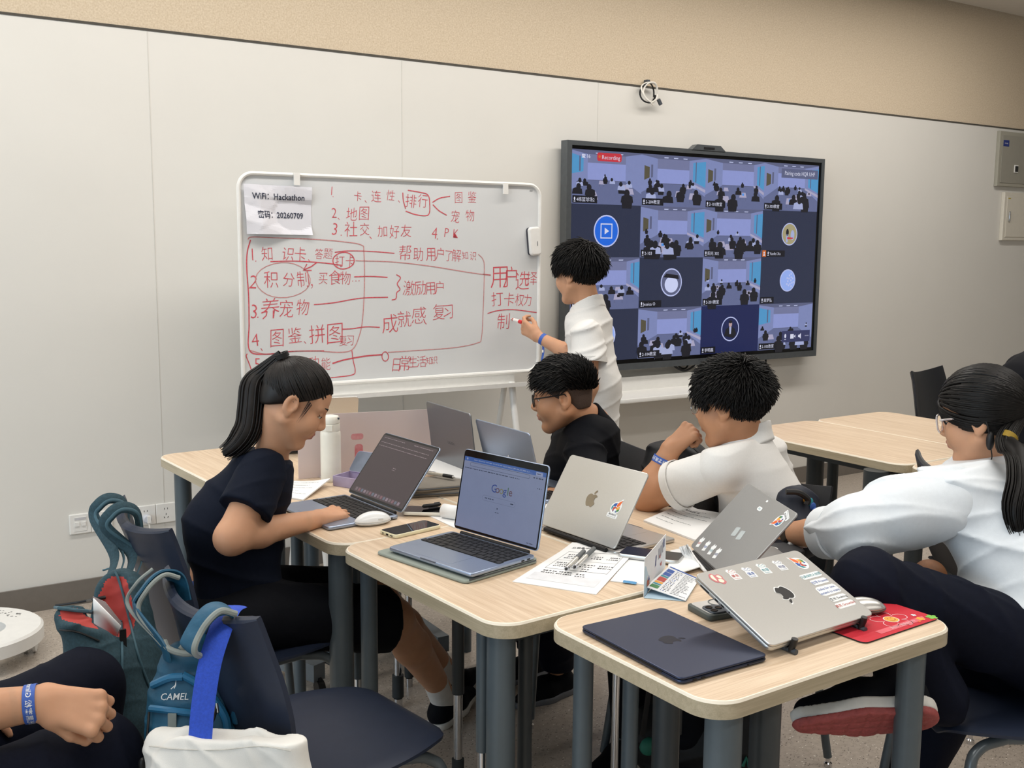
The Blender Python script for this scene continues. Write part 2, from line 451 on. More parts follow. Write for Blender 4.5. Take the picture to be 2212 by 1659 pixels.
# ---------------------------------------------------------------- easel whiteboard
M_board = mat('whiteboard_enamel', '#d9dbdc', .22, var=.01, scale=4, coat=.3)
M_red = mat('red_marker_ink', '#cf5560', .5, var=.25, scale=90)
M_red2 = mat('faint_red_marker_ink', '#cc8c8c', .5, var=.2, scale=90)
dv = AX @ A((4969 - 1106) / F_PX, (590 - 829.5) / F_PX, 1); byaw = math.atan2(dv[1], dv[0])
bdir = A(math.cos(byaw), math.sin(byaw), 0); bn = A(math.sin(byaw), -math.cos(byaw), 0)
B0 = A(2.2, 4.24, 0)
def onb(px, py):
    r = ray(px, py); t = ((B0 - CAM) @ bn) / (r @ bn); return CAM + r * t
tl = onb(514, 373); T_B = frame(tl, bdir, (0, 0, 1)); T_Bi = T_B.inverted()
def bl(px, py):
    q = T_Bi @ Vector(onb(px, py)); return (q.x, q.y)
bw, bh = bl(1166, 404)[0], -bl(1160, 800)[1]
wb = thing('whiteboard', 'white easel whiteboard covered in red marker handwriting', 'whiteboard', T_B)
mb = MB(); mb.prism(rrect(bw, bh, .06, 8, bw / 2, -bh / 2), -.018, 0, M_board); mb.build('board_panel', wb)
fr = [(p[0], p[1], .002) for p in rrect(bw, bh, .06, 8, bw / 2, -bh / 2)]; fr.append(fr[0])
MB().tube(fr, .009, M_whitemetal, 8).build('board_frame', wb)
for px in (638, 1088):
    u, v = bl(px, 383 if px < 900 else 404); c = MB()
    c.box((u, v + .014, .004), (.026, .008, .034), M_white).box((u, v - .008, .018), (.026, .05, .007), M_white).box((u, v + .0, -.012), (.026, .03, .006), M_white).build('hanging_clip', wb)
ink = MB()
def px_h(px, py, s): return abs(bl(px, py - s / 2)[1] - bl(px, py + s / 2)[1])
HW = [('1', 716, 412, 26), ('.', 722, 418, 22), ('卡', 772, 424, 22), ('、', 794, 430, 20), ('连', 812, 425, 26), ('性', 842, 422, 24), ('、', 866, 430, 20), ('排', 886, 434, 30), ('行', 912, 434, 30), ('图', 990, 428, 26), ('鉴', 1019, 427, 26), ('宠', 982, 468, 28), ('物', 1015, 467, 26),
      ('2', 722, 460, 30), ('、', 736, 468, 18), ('地', 758, 464, 30), ('图', 785, 462, 32), ('3', 722, 494, 36), ('.', 740, 500, 26), ('社', 757, 497, 34), ('交', 787, 497, 28), ('、', 806, 507, 24), ('加', 826, 501, 26), ('好', 851, 502, 30), ('友', 876, 500, 28), ('4', 938, 503, 34), ('.', 948, 508, 26), ('P', 963, 502, 28), ('K', 982, 504, 26),
      ('1', 546, 550, 36), ('.', 556, 556, 26), ('知', 577, 550, 32), ('识', 620, 549, 30), ('卡', 647, 550, 34), ('、', 672, 557, 20), ('答', 688, 549, 24), ('题', 707, 548, 24), ('打', 733, 566, 26), ('卡', 755, 566, 28), ('帮', 874, 548, 34), ('助', 903, 550, 30), ('用', 931, 550, 32), ('户', 950, 549, 28), ('了', 968, 552, 26), ('解', 985, 552, 28), ('知', 1005, 553, 18), ('识', 1021, 553, 20),
      ('2', 545, 608, 40), ('积', 585, 605, 38), ('分', 622, 604, 32), ('制', 655, 605, 36), ('，', 680, 610, 30), ('买', 697, 602, 28), ('食', 723, 602, 32), ('物', 745, 601, 30), ('…', 768, 600, 24), ('激', 881, 623, 34), ('励', 907, 624, 32), ('用', 930, 624, 30), ('户', 950, 622, 30),
      ('3', 548, 672, 42), ('.', 561, 676, 30), ('养', 582, 670, 46), ('宠', 617, 668, 40), ('物', 652, 664, 36), ('成', 842, 702, 42), ('就', 873, 691, 36), ('感', 903, 683, 38), ('、', 925, 690, 28), ('复', 947, 676, 36), ('习', 968, 675, 34),
      ('4', 553, 735, 38), ('、', 570, 748, 24), ('图', 597, 732, 42), ('鉴', 637, 727, 36), ('、', 664, 733, 24), ('拼', 685, 725, 42), ('图', 722, 723, 48), ('复', 741, 737, 24), ('习', 755, 735, 24),
      ('5', 556, 786, 36), ('打', 604, 786, 30), ('造', 630, 784, 28), ('功', 678, 784, 28), ('能', 703, 787, 28), ('日', 854, 788, 32), ('常', 872, 785, 34), ('生', 891, 783, 26), ('活', 910, 782, 26), ('知', 926, 780, 18), ('识', 938, 779, 18),
      ('用', 1079, 600, 52), ('户', 1103, 600, 46), ('选', 1127, 608, 42), ('择', 1147, 602, 30), ('打', 1074, 648, 32), ('卡', 1098, 648, 30), ('权', 1121, 648, 28), ('力', 1139, 648, 26), ('制', 1086, 696, 36)]
for ch, px, py, s in HW:
    u, v = bl(px, py); h = px_h(px, py, s); rot = rnd.uniform(-.1, .08); q = rnd.uniform(.78, .95)
    wch = 1.0 if ord(ch) > 1000 else .55
    ink.text(ch, h * 1.06, M_red, None, u - h * .5 * wch * q, v - h * .36, .0006, 'LEFT', -.012, rnd.uniform(-.05, .12), rot, q)
def stk(pts, w=2.2, m=None, sm=True, closed=False):
    P = [bl(*p) for p in pts]
    if sm: P = [(q[0], q[1]) for q in spl([(a, b, 0) for a, b in P], 6)]
    k = px_h(800, 600, w); ink.stroke(P, k, m or M_red, None, .0008, closed)
def oval(cx, cy, rx, ry, w=2, m=None, tilt=0):
    pts = []
    for k in range(25):
        a = 2 * math.pi * k / 24 * 1.02 + .4; x, y = rx * math.cos(a) * (1 + .04 * math.sin(2 * a)), ry * math.sin(a)
        pts.append((cx + x * math.cos(tilt) - y * math.sin(tilt), cy + x * math.sin(tilt) + y * math.cos(tilt)))
    stk(pts, w, m, False)
stk([(881, 411), (905, 415), (924, 421), (928, 440), (925, 464), (900, 464), (876, 456)]); stk([(870, 416), (871, 432), (876, 451)])
stk([(934, 437), (950, 428), (972, 424)]); stk([(935, 442), (948, 455), (965, 465)])
stk([(535, 517), (545, 512), (600, 514), (680, 517), (740, 522), (780, 529), (786, 545), (787, 620), (783, 690), (776, 725), (762, 754), (735, 761), (680, 758), (620, 760), (575, 765), (540, 757)], 2, M_red2)
stk([(541, 518), (534, 545), (533, 580), (537, 640), (538, 700), (539, 757), (575, 765), (630, 759), (700, 758)], 2.4)
oval(742, 563, 23, 18, 2.2, None, -.15); oval(611, 605, 59, 38, 1.6, M_red2, -.05)
stk([(723, 545), (750, 542), (800, 543), (852, 547)], 2); stk([(584, 565), (640, 564), (700, 568), (738, 573)], 2.2); stk([(768, 563), (850, 566), (930, 575), (1010, 588), (1060, 595)], 2, M_red2)
stk([(684, 567), (672, 576), (656, 583)], 2.4, None, False); stk([(663, 570), (655, 584), (673, 584)], 2.4, None, False)
stk([(765, 598), (800, 597), (837, 599)]); stk([(856, 593), (865, 600), (858, 613), (864, 625), (857, 632), (855, 645), (846, 648)])
stk([(678, 658), (720, 654), (780, 644), (838, 642)]); stk([(740, 711), (760, 710), (790, 706), (820, 707)])
stk([(718, 785), (745, 777), (790, 769), (826, 766)], 3); oval(832, 770, 7, 10, 2); stk([(838, 761), (900, 757), (980, 751), (1030, 741), (1040, 728), (1044, 660), (1046, 580), (1043, 560), (1033, 549)], 1.8, M_red2)
stk([(534, 764), (532, 770), (538, 785), (546, 808)], 2); stk([(760, 757), (763, 780), (767, 800), (760, 810), (714, 816)], 2)
stk([(1053, 677), (1075, 671), (1110, 669), (1159, 675)]); stk([(1043, 592), (1060, 594)], 1.8)
u, v = bl(1147, 414); ink.text('deli', .012, M_dkgrey, None, u, v, .0006, 'CENTER')
ink.build('marker_handwriting', wb, smooth=False)
# tray and A-frame legs
u0, u1 = .24, bl(1112, 820)[0]; vt = -bh - .012; mb = MB()
mb.box(((u0 + u1) / 2, vt - .02, -.01), (u1 - u0, .05, .012), M_whitemetal).box(((u0 + u1) / 2, vt - .045, .04), (u1 - u0 + .02, .006, .10), M_whitemetal).box(((u0 + u1) / 2, vt - .038, .088), (u1 - u0 + .03, .02, .006), M_whitemetal)
mb.build('pen_tray', wb)
zf = -tl[2]
for ux in (u0 + .04, u1 - .035):
    MB().tube([(ux, vt - .03, .03), (ux, vt - .14, .05), (ux, zf + .02, .24)], .016, M_whitemetal, 10).build('leg', wb)
    MB().tube([(ux, vt - .03, -.03), (ux, zf + .02, -.26)], .014, M_whitemetal, 10).build('leg', wb)

# eraser, paper notice
c = bl(1149, 521); er = thing('whiteboard_eraser', 'white rounded board eraser stuck on right side of whiteboard', 'eraser', T_B @ Matrix.Translation((c[0], c[1], 0)) @ Matrix.Rotation(.1, 4, 'Z'))
MB().prism(rrect(.062, .135, .016), .012, .036, M_white, None, .008).build('casing', er)
MB().prism(rrect(.058, .131, .014), .0005, .013, mat('dark_felt', '#3a3b44', .95)).build('felt_pad', er)
MB().box((.008, -.012, .0365), (.0025, .022, .001), M_dkgrey).build('mark', er)
cs = [bl(*p) for p in ((524, 397), (671, 405), (673, 508), (531, 505))]
M_paper = mat('paper', '#dfdfe6', .75, var=.02, scale=8)
M_print = mat('printed_ink', '#2a3046', .7)
def bil(cs, s, t): return mix(mix(cs[0], cs[1], s), mix(cs[3], cs[2], s), t)
rs = np.random.RandomState(5); ctr = rs.rand(14, 2); amp = rs.uniform(-.010, .010, 14)
def crease(s, t): return sum(a * max(0, 1 - 3.2 * abs((s - c[0]) * math.cos(i) + (t - c[1]) * math.sin(i))) for i, (c, a) in enumerate(zip(ctr, amp)))
g = 30; vs = []; fs = []
for j in range(g + 1):
    for i in range(g + 1):
        s, t = i / g, j / g; q = bil(cs, s, t); e = .012 + crease(s, t) + .02 * max(0, t - .8) * 3 * s
        vs.append((q[0], q[1], max(.002, e)))
for j in range(g):
    for i in range(g): a = j * (g + 1) + i; fs.append((a, a + g + 1, a + g + 2, a + 1))
nt_ = MB(); nt_.add(vs, fs, M_paper)
notice = nt_.build('paper_notice', smooth=False); notice.matrix_world = T_B
tag(notice, 'crumpled white paper with WiFi password on whiteboard top left corner', 'notice')
tx = MB()
for body, s, t, h in (('WiFi：Hackathon', .50, .29, .036), ('密码：20260709', .52, .66, .034)):
    vs_, fs_ = glyphs(body, .012, 0., 'CENTER'); pts = []
    for a, b in vs_:
        ss = s + a * h * .86 / (cs[1][0] - cs[0][0]); tt = t - b * h / (cs[0][1] - cs[3][1]); q = bil(cs, ss, tt)
        pts.append((q[0], q[1], max(.002, .012 + crease(ss, tt)) + .0016))
    tx.add(pts, fs_, M_print)
tx.build('printed_text', notice, smooth=False)

# ---------------------------------------------------------------- big interactive display
TVY = YW - .085
def tvp(px, py): q = OY(px, py, TVY); return q[0], q[2]
xa, za = tvp(1224, 302); xb, _ = tvp(1780.5, 342); _, zb = tvp(1759.3, 768.5)
TW, TH = xb - xa, za - zb
tvf = frame((xa, TVY, zb), (1, 0, 0), (0, 0, 1)); tvi = tvf.inverted()
def tl2(px, py): q = tvi @ Vector(OY(px, py, TVY)); return q.x, q.y
tv = thing('display_screen', 'large wall display showing a grid of classroom video calls', 'screen', tvf)
M_bez = mat('screen_bezel', '#62676b', .35, .5)
M_glass = mat('screen_black_glass', '#050507', .18)
c0 = tl2(1235.4, 320.9); c1 = tl2(1750.9, 749.5); cx0, cy1 = c0; cx1, cy0 = c1
b1 = tl2(1235, 314)[0] - .002; bt = tl2(1236, 313)[1]; bb = tl2(1752, 757)[1]
mb = MB(); m1 = .004
for (x_0, y_0, x_1, y_1) in ((0, 0, TW, bb), (0, bt, TW, TH), (0, bb, b1, bt), (TW - b1 * .8, bb, TW, bt)):
    mb.box(((x_0 + x_1) / 2, (y_0 + y_1) / 2, -.02), (x_1 - x_0, y_1 - y_0, .055), M_bez)
mb.box((TW / 2, TH / 2, -.035), (TW - .04, TH - .04, .04), M_black)
mb.build('bezel', tv)
MB().box((TW / 2, (bb + bt) / 2, -.005), (TW - b1, bt - bb, .012), M_glass).build('glass_panel', tv)
cm = tl2(1529, 318)[0]; mb = MB()
mb.prism([(cm - .13, TH - .002), (cm + .13, TH - .002), (cm + .09, TH + .028), (cm - .09, TH + .028)], -.03, .012, M_bez).box((cm, TH + .01, .013), (.08, .012, .003), M_black).build('camera_module', tv)
lg = MB(); lg.text('MAXHUB', .03, M_dkgrey, None, TW * .52, bb * .5, .0085, 'CENTER'); lg.ell((TW * .545, bb * .3, .008), (.008, .008, .004), M_whitemetal).build('logo', tv)
# video grid
G = lambda n, c, s=1.0: glow(n, c, s)
g_dark = G('tile_dark', '#2b3147'); g_wall = G('tile_wall', '#8b95cc'); g_wall2 = G('tile_upper', '#71769a'); g_ceil = G('tile_ceiling', '#5b607f'); g_floor = G('tile_floor', '#626a90'); g_side = G('tile_side', '#7c86b4'); g_win = G('tile_window', '#4f93c4'); g_table = G('tile_table', '#a7a3bf'); g_man = G('tile_dark_figure', '#1b1b22'); g_shirt = G('tile_shirt', '#a3abd2'); g_lamp = G('tile_lamp', '#c9d0f2'); g_brown = G('tile_brown', '#55503f')
g_ring = G('ring', '#b8c0ea'); g_blue = G('blue_disc', '#1f66d8'); g_text = G('caption', '#d4d6ea'); g_cap = G('caption_plate', '#14151d'); g_rec = G('recording_red', '#c2333f'); g_or = G('orange', '#c9692c'); g_ice = G('ice_disc', '#93acec'); g_nav = G('navy_tile', '#1c2450'); g_lap = G('tile_laptop', '#4f8fe0'); g_skin = G('tile_face', '#b59a9a'); g_cream = G('tile_cream', '#a39a76')
scr = MB(); cw, chh = (cx1 - cx0) / 4, (cy1 - cy0) / 4
def tile(r, c): return cx0 + c * cw, cy1 - (r + 1) * chh
def disc(ox, oy, rx, ry, m, z, n=28): scr.poly([(ox + rx * math.cos(2 * math.pi * k / n), oy + ry * math.sin(2 * math.pi * k / n)) for k in range(n)], m, None, z)
def roomtile(r, c, seed, win='R', crowd=9):
    q = random.Random(seed); ox, oy = tile(r, c)
    P = lambda x, y: (ox + x * cw, oy + y * chh)
    pl = lambda pts, m, z: scr.poly([P(*p) for p in pts], m, None, z)
    b0, b1_, w0, w1, t = q.uniform(.42, .5), q.uniform(.72, .8), q.uniform(.2, .3), q.uniform(.72, .82), .92
    if win == 'L': w0, w1 = 1 - w1, 1 - w0
    pl([(0, 0), (1, 0), (1, 1), (0, 1)], g_side, .0015)
    pl([(0, 0), (1, 0), (1, .22), (w1, b0), (w0, b0), (0, .26)], g_floor, .0020)
    pl([(0, 1), (0, .98), (w0, t), (w1, t), (1, .98), (1, 1)], g_ceil, .0020)
    pl([(w0, b0), (w1, b0), (w1, b1_), (w0, b1_)], g_wall, .0022); pl([(w0, b1_), (w1, b1_), (w1, t), (w0, t)], g_wall2, .0022)
    pl([(w0, b0), (w1, b0), (w1, b0 + .012), (w0, b0 + .012)], g_ceil, .0024)
    for k in range(3): x = w0 + (w1 - w0) * (.2 + .3 * k); pl([(x, t + .02), (x + .06, t + .02), (x + .07, t + .035), (x + .0, t + .035)], g_lamp, .0024)
    if win == 'R':
        pl([(w1 + .06, .52), (1, .40), (1, .92), (w1 + .06, .88)], g_win, .0024); pl([(w1 + .1, .5), (w1 + .115, .5), (w1 + .115, .9), (w1 + .1, .9)], g_ceil, .0026); pl([(w1, .46), (1, .3), (1, .36), (w1, .5)], g_table, .0026); pl([(.04, .5), (.12, .55), (.12, .75), (.04, .78)], g_brown, .0024); pl([(.14, .55), (.17, .56), (.17, .8), (.14, .8)], g_ceil, .0024)
    else: pl([(0, .55), (w0 - .06, .6), (w0 - .06, .86), (0, .92)], g_win, .0024); pl([(w0 - .12, .6), (w0 - .1, .6), (w0 - .1, .88), (w0 - .12, .88)], g_ceil, .0026)
    ppl = []
    for k in range(crowd): y = q.uniform(.04, .5); ppl.append((y, q.uniform(.05, .93)))
    for k in range(4):
        y = q.uniform(.05, .40); x = q.uniform(.1, .8); s = .3 * (.62 - y); pl([(x, y), (x + s * 1.1, y), (x + s * .9, y + s * .9), (x + s * .12, y + s * .9)], g_table, .0028); 
        for lx in (.1, .95): pl([(x + s * lx, y), (x + s * lx, y - s * .5), (x + s * lx + .008, y - s * .5), (x + s * lx + .008, y)], g_ceil, .0027)
        if q.random() < .5: pl([(x + s * .4, y + s * .35), (x + s * .7, y + s * .35), (x + s * .68, y + s * .75), (x + s * .38, y + s * .75)], q.choice([g_lap, g_man]), .0030)
    z = .0032
    for y, x in sorted(ppl, reverse=True):
        s = .36 * (.66 - y); b = q.choice([g_man, g_man, g_shirt]); z += .00006
        pl([(x - s * .42, y), (x + s * .42, y), (x + s * .36, y + s * .55), (x + s * .12, y + s * .68), (x - s * .12, y + s * .68), (x - s * .36, y + s * .55)], b, z)
        if q.random() < .6: pl([(x - s * .3, y - s * .5), (x + s * .3, y - s * .5), (x + s * .36, y), (x - s * .36, y)], g_man, z)
        px_, py_ = P(x + q.uniform(-.1, .1) * s, y + s * .82); disc(px_, py_, s * .19 * cw, s * .2 * cw, g_man, z + .00003, 12)
def darktile(r, c, m=None):
    ox, oy = tile(r, c); scr.poly([(ox, oy), (ox + cw, oy), (ox + cw, oy + chh), (ox, oy + chh)], m or g_dark, None, .0015)
def avatar(r, c, rad, m, fx=.5, fy=.5):
    ox, oy = tile(r, c); X, Y = ox + cw * fx, oy + chh * fy; disc(X, Y, rad * 1.1, rad * 1.1, g_ring, .002); disc(X, Y, rad, rad, m, .0023); return X, Y
for (r, c, sd, w, n) in ((0, 0, 3, 'L', 12), (0, 1, 4, 'R', 14), (0, 2, 5, 'R', 10), (0, 3, 6, 'R', 15), (1, 1, 7, 'R', 16), (1, 2, 8, 'R', 15), (2, 0, 9, 'R', 9), (2, 2, 10, 'R', 14), (3, 1, 11, 'R', 18), (3, 3, 12, 'L', 14)): roomtile(r, c, sd, w, n)
for r, c in ((1, 0), (1, 3), (2, 1), (2, 3), (3, 0)): darktile(r, c)
darktile(3, 2, g_nav)
X, Y = avatar(1, 0, .078, g_blue)
for a in (0, 1, 2, 3):
    t = Matrix.Translation((X, Y, 0)) @ Matrix.Rotation(a * math.pi / 2, 4, 'Z'); scr.poly([(-.04, .034), (.04, .034), (.04, .04), (-.04, .04)], g_text, t, .0026)
scr.poly([(X - .012, Y - .018), (X + .018, Y), (X - .012, Y + .018)], g_text, None, .0027)
X, Y = avatar(1, 3, .062, g_cream); disc(X - .02, Y + .01, .012, .022, g_man, .0026); scr.poly([(X - .03, Y - .05), (X - .015, Y - .05), (X - .01, Y), (X - .03, Y)], g_shirt, None, .0026); disc(X + .025, Y - .005, .016, .03, g_shirt, .0026); scr.poly([(X - .02, Y - .03), (X + .03, Y - .028), (X + .03, Y - .02), (X - .02, Y - .018)], g_rec, None, .0027)
X, Y = avatar(2, 1, .072, g_ceil); disc(X, Y - .012, .05, .045, g_lamp, .0026); scr.poly([(X - .06, Y + .03), (X + .055, Y + .018), (X + .05, Y + .04), (X - .04, Y + .05)], g_man, None, .0027)
X, Y = avatar(2, 3, .062, g_ice)
for k in range(14): a = k * 2.4; rr = .012 * math.sqrt(k + 1); disc(X + .02 + rr * math.cos(a) * .7, Y + rr * math.sin(a), .006, .006, g_ring, .0026)
avatar(3, 0, .07, g_ice)
X, Y = avatar(3, 2, .066, g_nav); scr.poly([(X - .05, Y - .04), (X + .03, Y - .055), (X + .05, Y - .03), (X + .035, Y + .002), (X + .01, Y + .012), (X - .012, Y + .012), (X - .035, Y)], g_man, None, .0026); scr.poly([(X - .006, Y - .03), (X + .006, Y - .03), (X + .009, Y + .012), (X - .009, Y + .012)], g_shirt, None, .0027); disc(X, Y + .028, .013, .018, g_skin, .0028); disc(X, Y + .042, .014, .009, g_man, .0029)
CAPS = {(0, 0): '4栋篮球场2', (0, 1): '2-204教室', (0, 2): '2-101教室', (0, 3): '2-303教室', (1, 1): '2-103', (1, 2): '阳光 302', (1, 3): 'Yanfei Xu', (2, 0): '2-203', (2, 1): 'Jessica O', (2, 2): '2-201教室', (2, 3): '高梦弘', (3, 1): '2-104教室', (3, 2): '李明鑫', (3, 3): '2-102教室'}
for (r, c), s in CAPS.items():
    ox, oy = tile(r, c); w = .045 + .021 * sum(1.15 if ord(k) > 1000 else .62 for k in s); o2 = .036 if s.startswith('Y') else 0
    scr.poly([(ox + .004, oy + .004), (ox + w + o2, oy + .004), (ox + w + o2, oy + .042), (ox + .004, oy + .042)], g_cap, None, .0052)
    if o2: scr.poly([(ox + .004, oy + .004), (ox + .036, oy + .004), (ox + .036, oy + .042), (ox + .004, oy + .042)], g_or, None, .0053); disc(ox + .02, oy + .028, .006, .006, g_text, .0055, 10); scr.poly([(ox + .01, oy + .01), (ox + .03, oy + .01), (ox + .02, oy + .024)], g_text, None, .0055)
    disc(ox + .018 + o2, oy + .026, .005, .009, g_text, .0055, 10); scr.poly([(ox + .012 + o2, oy + .010), (ox + .024 + o2, oy + .010), (ox + .024 + o2, oy + .014), (ox + .012 + o2, oy + .014)], g_text, None, .0055)
    scr.text(s, .024, g_text, None, ox + .030 + o2, oy + .014, .0056)
x, y = cx0 + .06, cy1 - .035
scr.text('16', .028, g_text, None, x + .03, y - .008, .0056); disc(x + .008, y + .006, .006, .006, g_text, .0056, 10); disc(x + .02, y + .006, .005, .005, g_text, .0056, 10); scr.poly([(x, y - .008), (x + .026, y - .008), (x + .02, y), (x + .006, y)], g_text, None, .0056)
px_ = [(a + x + .185, b + y + .002) for a, b in rrect(.165, .044, .012)]; scr.poly(px_, g_rec, None, .0054); scr.text('Recording', .030, g_text, None, x + .195, y - .009, .0057, 'CENTER'); disc(x + .118, y + .003, .008, .008, g_or, .0057, 12)
scr.poly([(cx1 - .33, cy1 - .085), (cx1 - .01, cy1 - .085), (cx1 - .01, cy1 - .03), (cx1 - .33, cy1 - .03)], g_ceil, None, .0054); scr.text('Pairing code HQR UHF', .034, g_text, None, cx1 - .17, cy1 - .068, .0057, 'CENTER', 0, 0, 0, .82)
x, y = cx1 - .24, cy0 + .075
scr.poly([(x - .03, y - .035), (x + .22, y - .035), (x + .22, y + .035), (x - .03, y + .035)], G('bar', '#34385e'), None, .0054)
disc(x + .0, y + .004, .008, .014, g_text, .0057, 12); scr.poly([(x - .008, y - .02), (x + .008, y - .02), (x + .008, y - .016), (x - .008, y - .016)], g_text, None, .0057); scr.poly([(x + .045, y - .014), (x + .075, y - .014), (x + .075, y + .014), (x + .045, y + .014)], g_text, None, .0057); scr.poly([(x + .075, y), (x + .09, y - .01), (x + .09, y + .01)], g_text, None, .0057)
scr.poly([(x + .115, y - .007), (x + .125, y - .007), (x + .14, y - .018), (x + .14, y + .018), (x + .125, y + .007), (x + .115, y + .007)], g_text, None, .0057)
for k in range(3): disc(x + .18 + k * .012, y, .003, .003, g_text, .0057, 8)
scr.build('video_grid', tv, smooth=False)
# stand below the screen: shelf and splayed legs
st = thing('screen_stand', 'white shelf with slanting legs below the large display', 'stand', WALLF(3.55, .0))
sx0, sx1, sz = OY(1331, 868, 4.30)[0] - 3.55, 1.02, OY(1331, 868, 4.30)[2]
MB().prism([(sx0 + .03, 0), (sx1, 0), (sx1, .26), (sx0 + .06, .26), (sx0 + .02, .245), (sx0, .21), (sx0, .03)], -.012, .012, M_whitemetal, Matrix.Translation((0, sz, .05)) @ Matrix.Rotation(R(90), 4, 'X') @ Matrix.Scale(-1, 4, (0, 0, 1)) @ Matrix.Translation((0, .0, 0)), .004).build('shelf', st)
MB().box(((sx0 + sx1) / 2, sz + .045, .055), (sx1 - sx0 - .06, .09, .012), M_whitemetal).build('back_plate', st)
for x in (sx0 + .10, sx1 - .03):
    MB().tube([(x, sz + .02, .06), (x, sz - .2, .17), (x, .02, .62)], .02, M_whitemetal, 10).build('leg', st)
    MB().tube([(x, sz + .4, .03), (x, .3, .03), (x, .02, .06)], .018, M_whitemetal, 10).build('leg', st)
# loose cables under the display
zc = tvp(1480, 792); M_cable = mat('black_cable', '#1a1a1c', .5); M_wcable = mat('white_cable', '#e6e2da', .5)
cb = thing('cable_loop', 'black and white cables looping out under the large display', 'cable', WALLF(OY(1480, 795, YW - .05)[0], OY(1480, 795, YW - .05)[2] + .02))
MB().tube(spl([(-.09, .06, .03), (-.08, .0, .04), (0, -.035, .05), (.09, .0, .04), (.1, .06, .03)]), .006, M_cable).tube(spl([(-.06, .06, .02), (-.03, -.01, .03), (.03, -.02, .03), (.07, .06, .02)]), .005, M_cable).build('black_wire', cb)
MB().tube(spl([(-.02, .05, .03), (.06, 0, .04), (.16, -.05, .04), (.26, -.09, .03)]), .005, M_wcable).build('white_wire', cb)
p = OY(1655, 778, YW - .03); tag(MB().tube(spl([(p[0], p[1], p[2] + .03), (p[0] - .01, p[1], p[2] - .06), (p[0] - .04, p[1], p[2] - .2), (p[0] - .06, p[1], .5), (p[0] - .05, p[1] + .01, .14)]), .006, M_cable).build('power_cable'), 'thin black cable hanging from right end of the display', 'cable')

# ---------------------------------------------------------------- cable coil, cabinets, sockets
q = OY(1400, 199, YW - .035); cc = thing('cable_coil', 'coiled white and black cable hanging on wall above the display', 'cable', frame(q, (1, 0, 0), (0, 0, 1)))
def loop(rx, ry, dx, dy, z, ph): return [(dx + rx * math.cos(a + ph) * (1 + .06 * math.sin(3 * a)), dy + ry * math.sin(a + ph), z + .012 * math.sin(2 * a + ph)) for a in [2 * math.pi * k / 24 for k in range(25)]]
MB().tube(loop(.052, .05, .0, .0, .01, 0), .0045, M_wcable).tube(loop(.046, .054, .006, -.004, .018, 1), .0045, M_wcable).tube(spl([(.05, -.01, .02), (.03, -.04, .03), (.0, -.06, .03), (.02, -.07, .02)]), .004, M_wcable).build('white_wire', cc)
MB().tube(loop(.05, .052, .0, -.006, .0, 2), .0045, M_cable).tube([(.045, -.03, .01), (.03, -.02, .02)], .008, M_cable).build('black_wire', cc)
MB().box((.075, -.052, .01), (.016, .034, .014), M_dkgrey, Matrix.Rotation(.6, 4, 'Z') @ Matrix.Translation((-.04, -.03, 0))).box((.0, .056, -.012), (.02, .02, .03), M_dkgrey).build('plug', cc)
def cabinet(px0, pz0, px1, pz1, w, mcol, dcol, name, label):
    a = OY(px0, pz0, YW); b = OY(px1, pz1, YW); h = a[2] - b[2]
    t = thing(name, label, 'cabinet', WALLF(min(a[0], b[0]) + .004, b[2]))
    MB().prism([(0, 0), (w, 0), (w, h), (0, h)], 0, .028, mcol, None, .006).build('frame', t)
    MB().prism([(.03, .025), (w - .03, .025), (w - .03, h - .03), (.03, h - .03)], .028, .032, dcol, None, .002).build('door', t)
    return t, w, h
Mc1 = mat('grey_beige_steel', '#a3a093', .5, var=.02); Mc1d = mat('grey_beige_steel_door', '#98958a', .5, var=.02); Mc2 = mat('cream_steel', '#d8d3c6', .45, var=.02)
t, w, h = cabinet(2155, 283, 2145, 402, .66, Mc1, Mc1d, 'electrical_cabinet', 'grey steel electrical cabinet with blue sticker at right wall edge')
sk = MB(); sk.box((.075, h - .085, .0325), (.07, .045, .001), mat('blue_sticker', '#1b2f7a', .4)); sk.text('POWER', .012, M_white, None, .075, h - .09, .0333, 'CENTER').build('sticker', t)
MB().box((.215, .13, .034), (.045, .055, .006), M_white).box((.215, .13, .038), (.032, .04, .006), M_black).build('lock', t)
t, w, h = cabinet(2163, 415, 2156, 519, .6, Mc2, Mc2, 'electrical_cabinet', 'smaller cream steel wall cabinet below the grey one')
MB().box((.055, h - .045, .0325), (.03, .008, .001), mat('yellow_tag', '#b5a032', .5)).build('sticker', t)
MB().prism(rrect(.016, .075, .007, 4, .062, h * .5), .032, .042, mat('chrome', '#c8c9cc', .15, 1.), None, .003).build('handle', t)
M_slot = mat('socket_slot', '#2b2b2e', .6)
z0, z1 = .303, .391
t = thing('network_outlet', 'white two-port network wall plate at low left', 'wall socket', WALLF(.812, z0))
MB().prism(rrect(.086, .086, .004, 3, .043, .043), 0, .010, M_white, None, .004).box((.043, .043, .0105), (.05, .06, .002), M_white).build('plate', t)
MB().box((.043, .066, .012), (.045, .010, .001), mat('label_grey', '#c3c3c6', .5)).build('label_strip', t)
for x in (.030, .055): MB().box((x, .043, .013), (.017, .017, .004), M_white).build('port_cover', t)
t = thing('usb_outlet', 'white wall plate with one black slot beside the network plate', 'wall socket', WALLF(.898, z0))
MB().prism(rrect(.086, .086, .004, 3, .043, .043), 0, .009, M_white, None, .003).box((.043, .043, .0092), (.05, .024, .0012), M_white).build('plate', t)
MB().box((.043, .043, .0102), (.021, .012, .001), M_slot).build('slot', t)
t = thing('power_socket', 'white three-gang power socket strip low on the wall', 'wall socket', WALLF(1.079, z0))
pl_ = MB()
for k in range(3): pl_.prism(rrect(.0845, .086, .003, 3, .043 + k * .086, .043), 0, .010, M_white, None, .003)
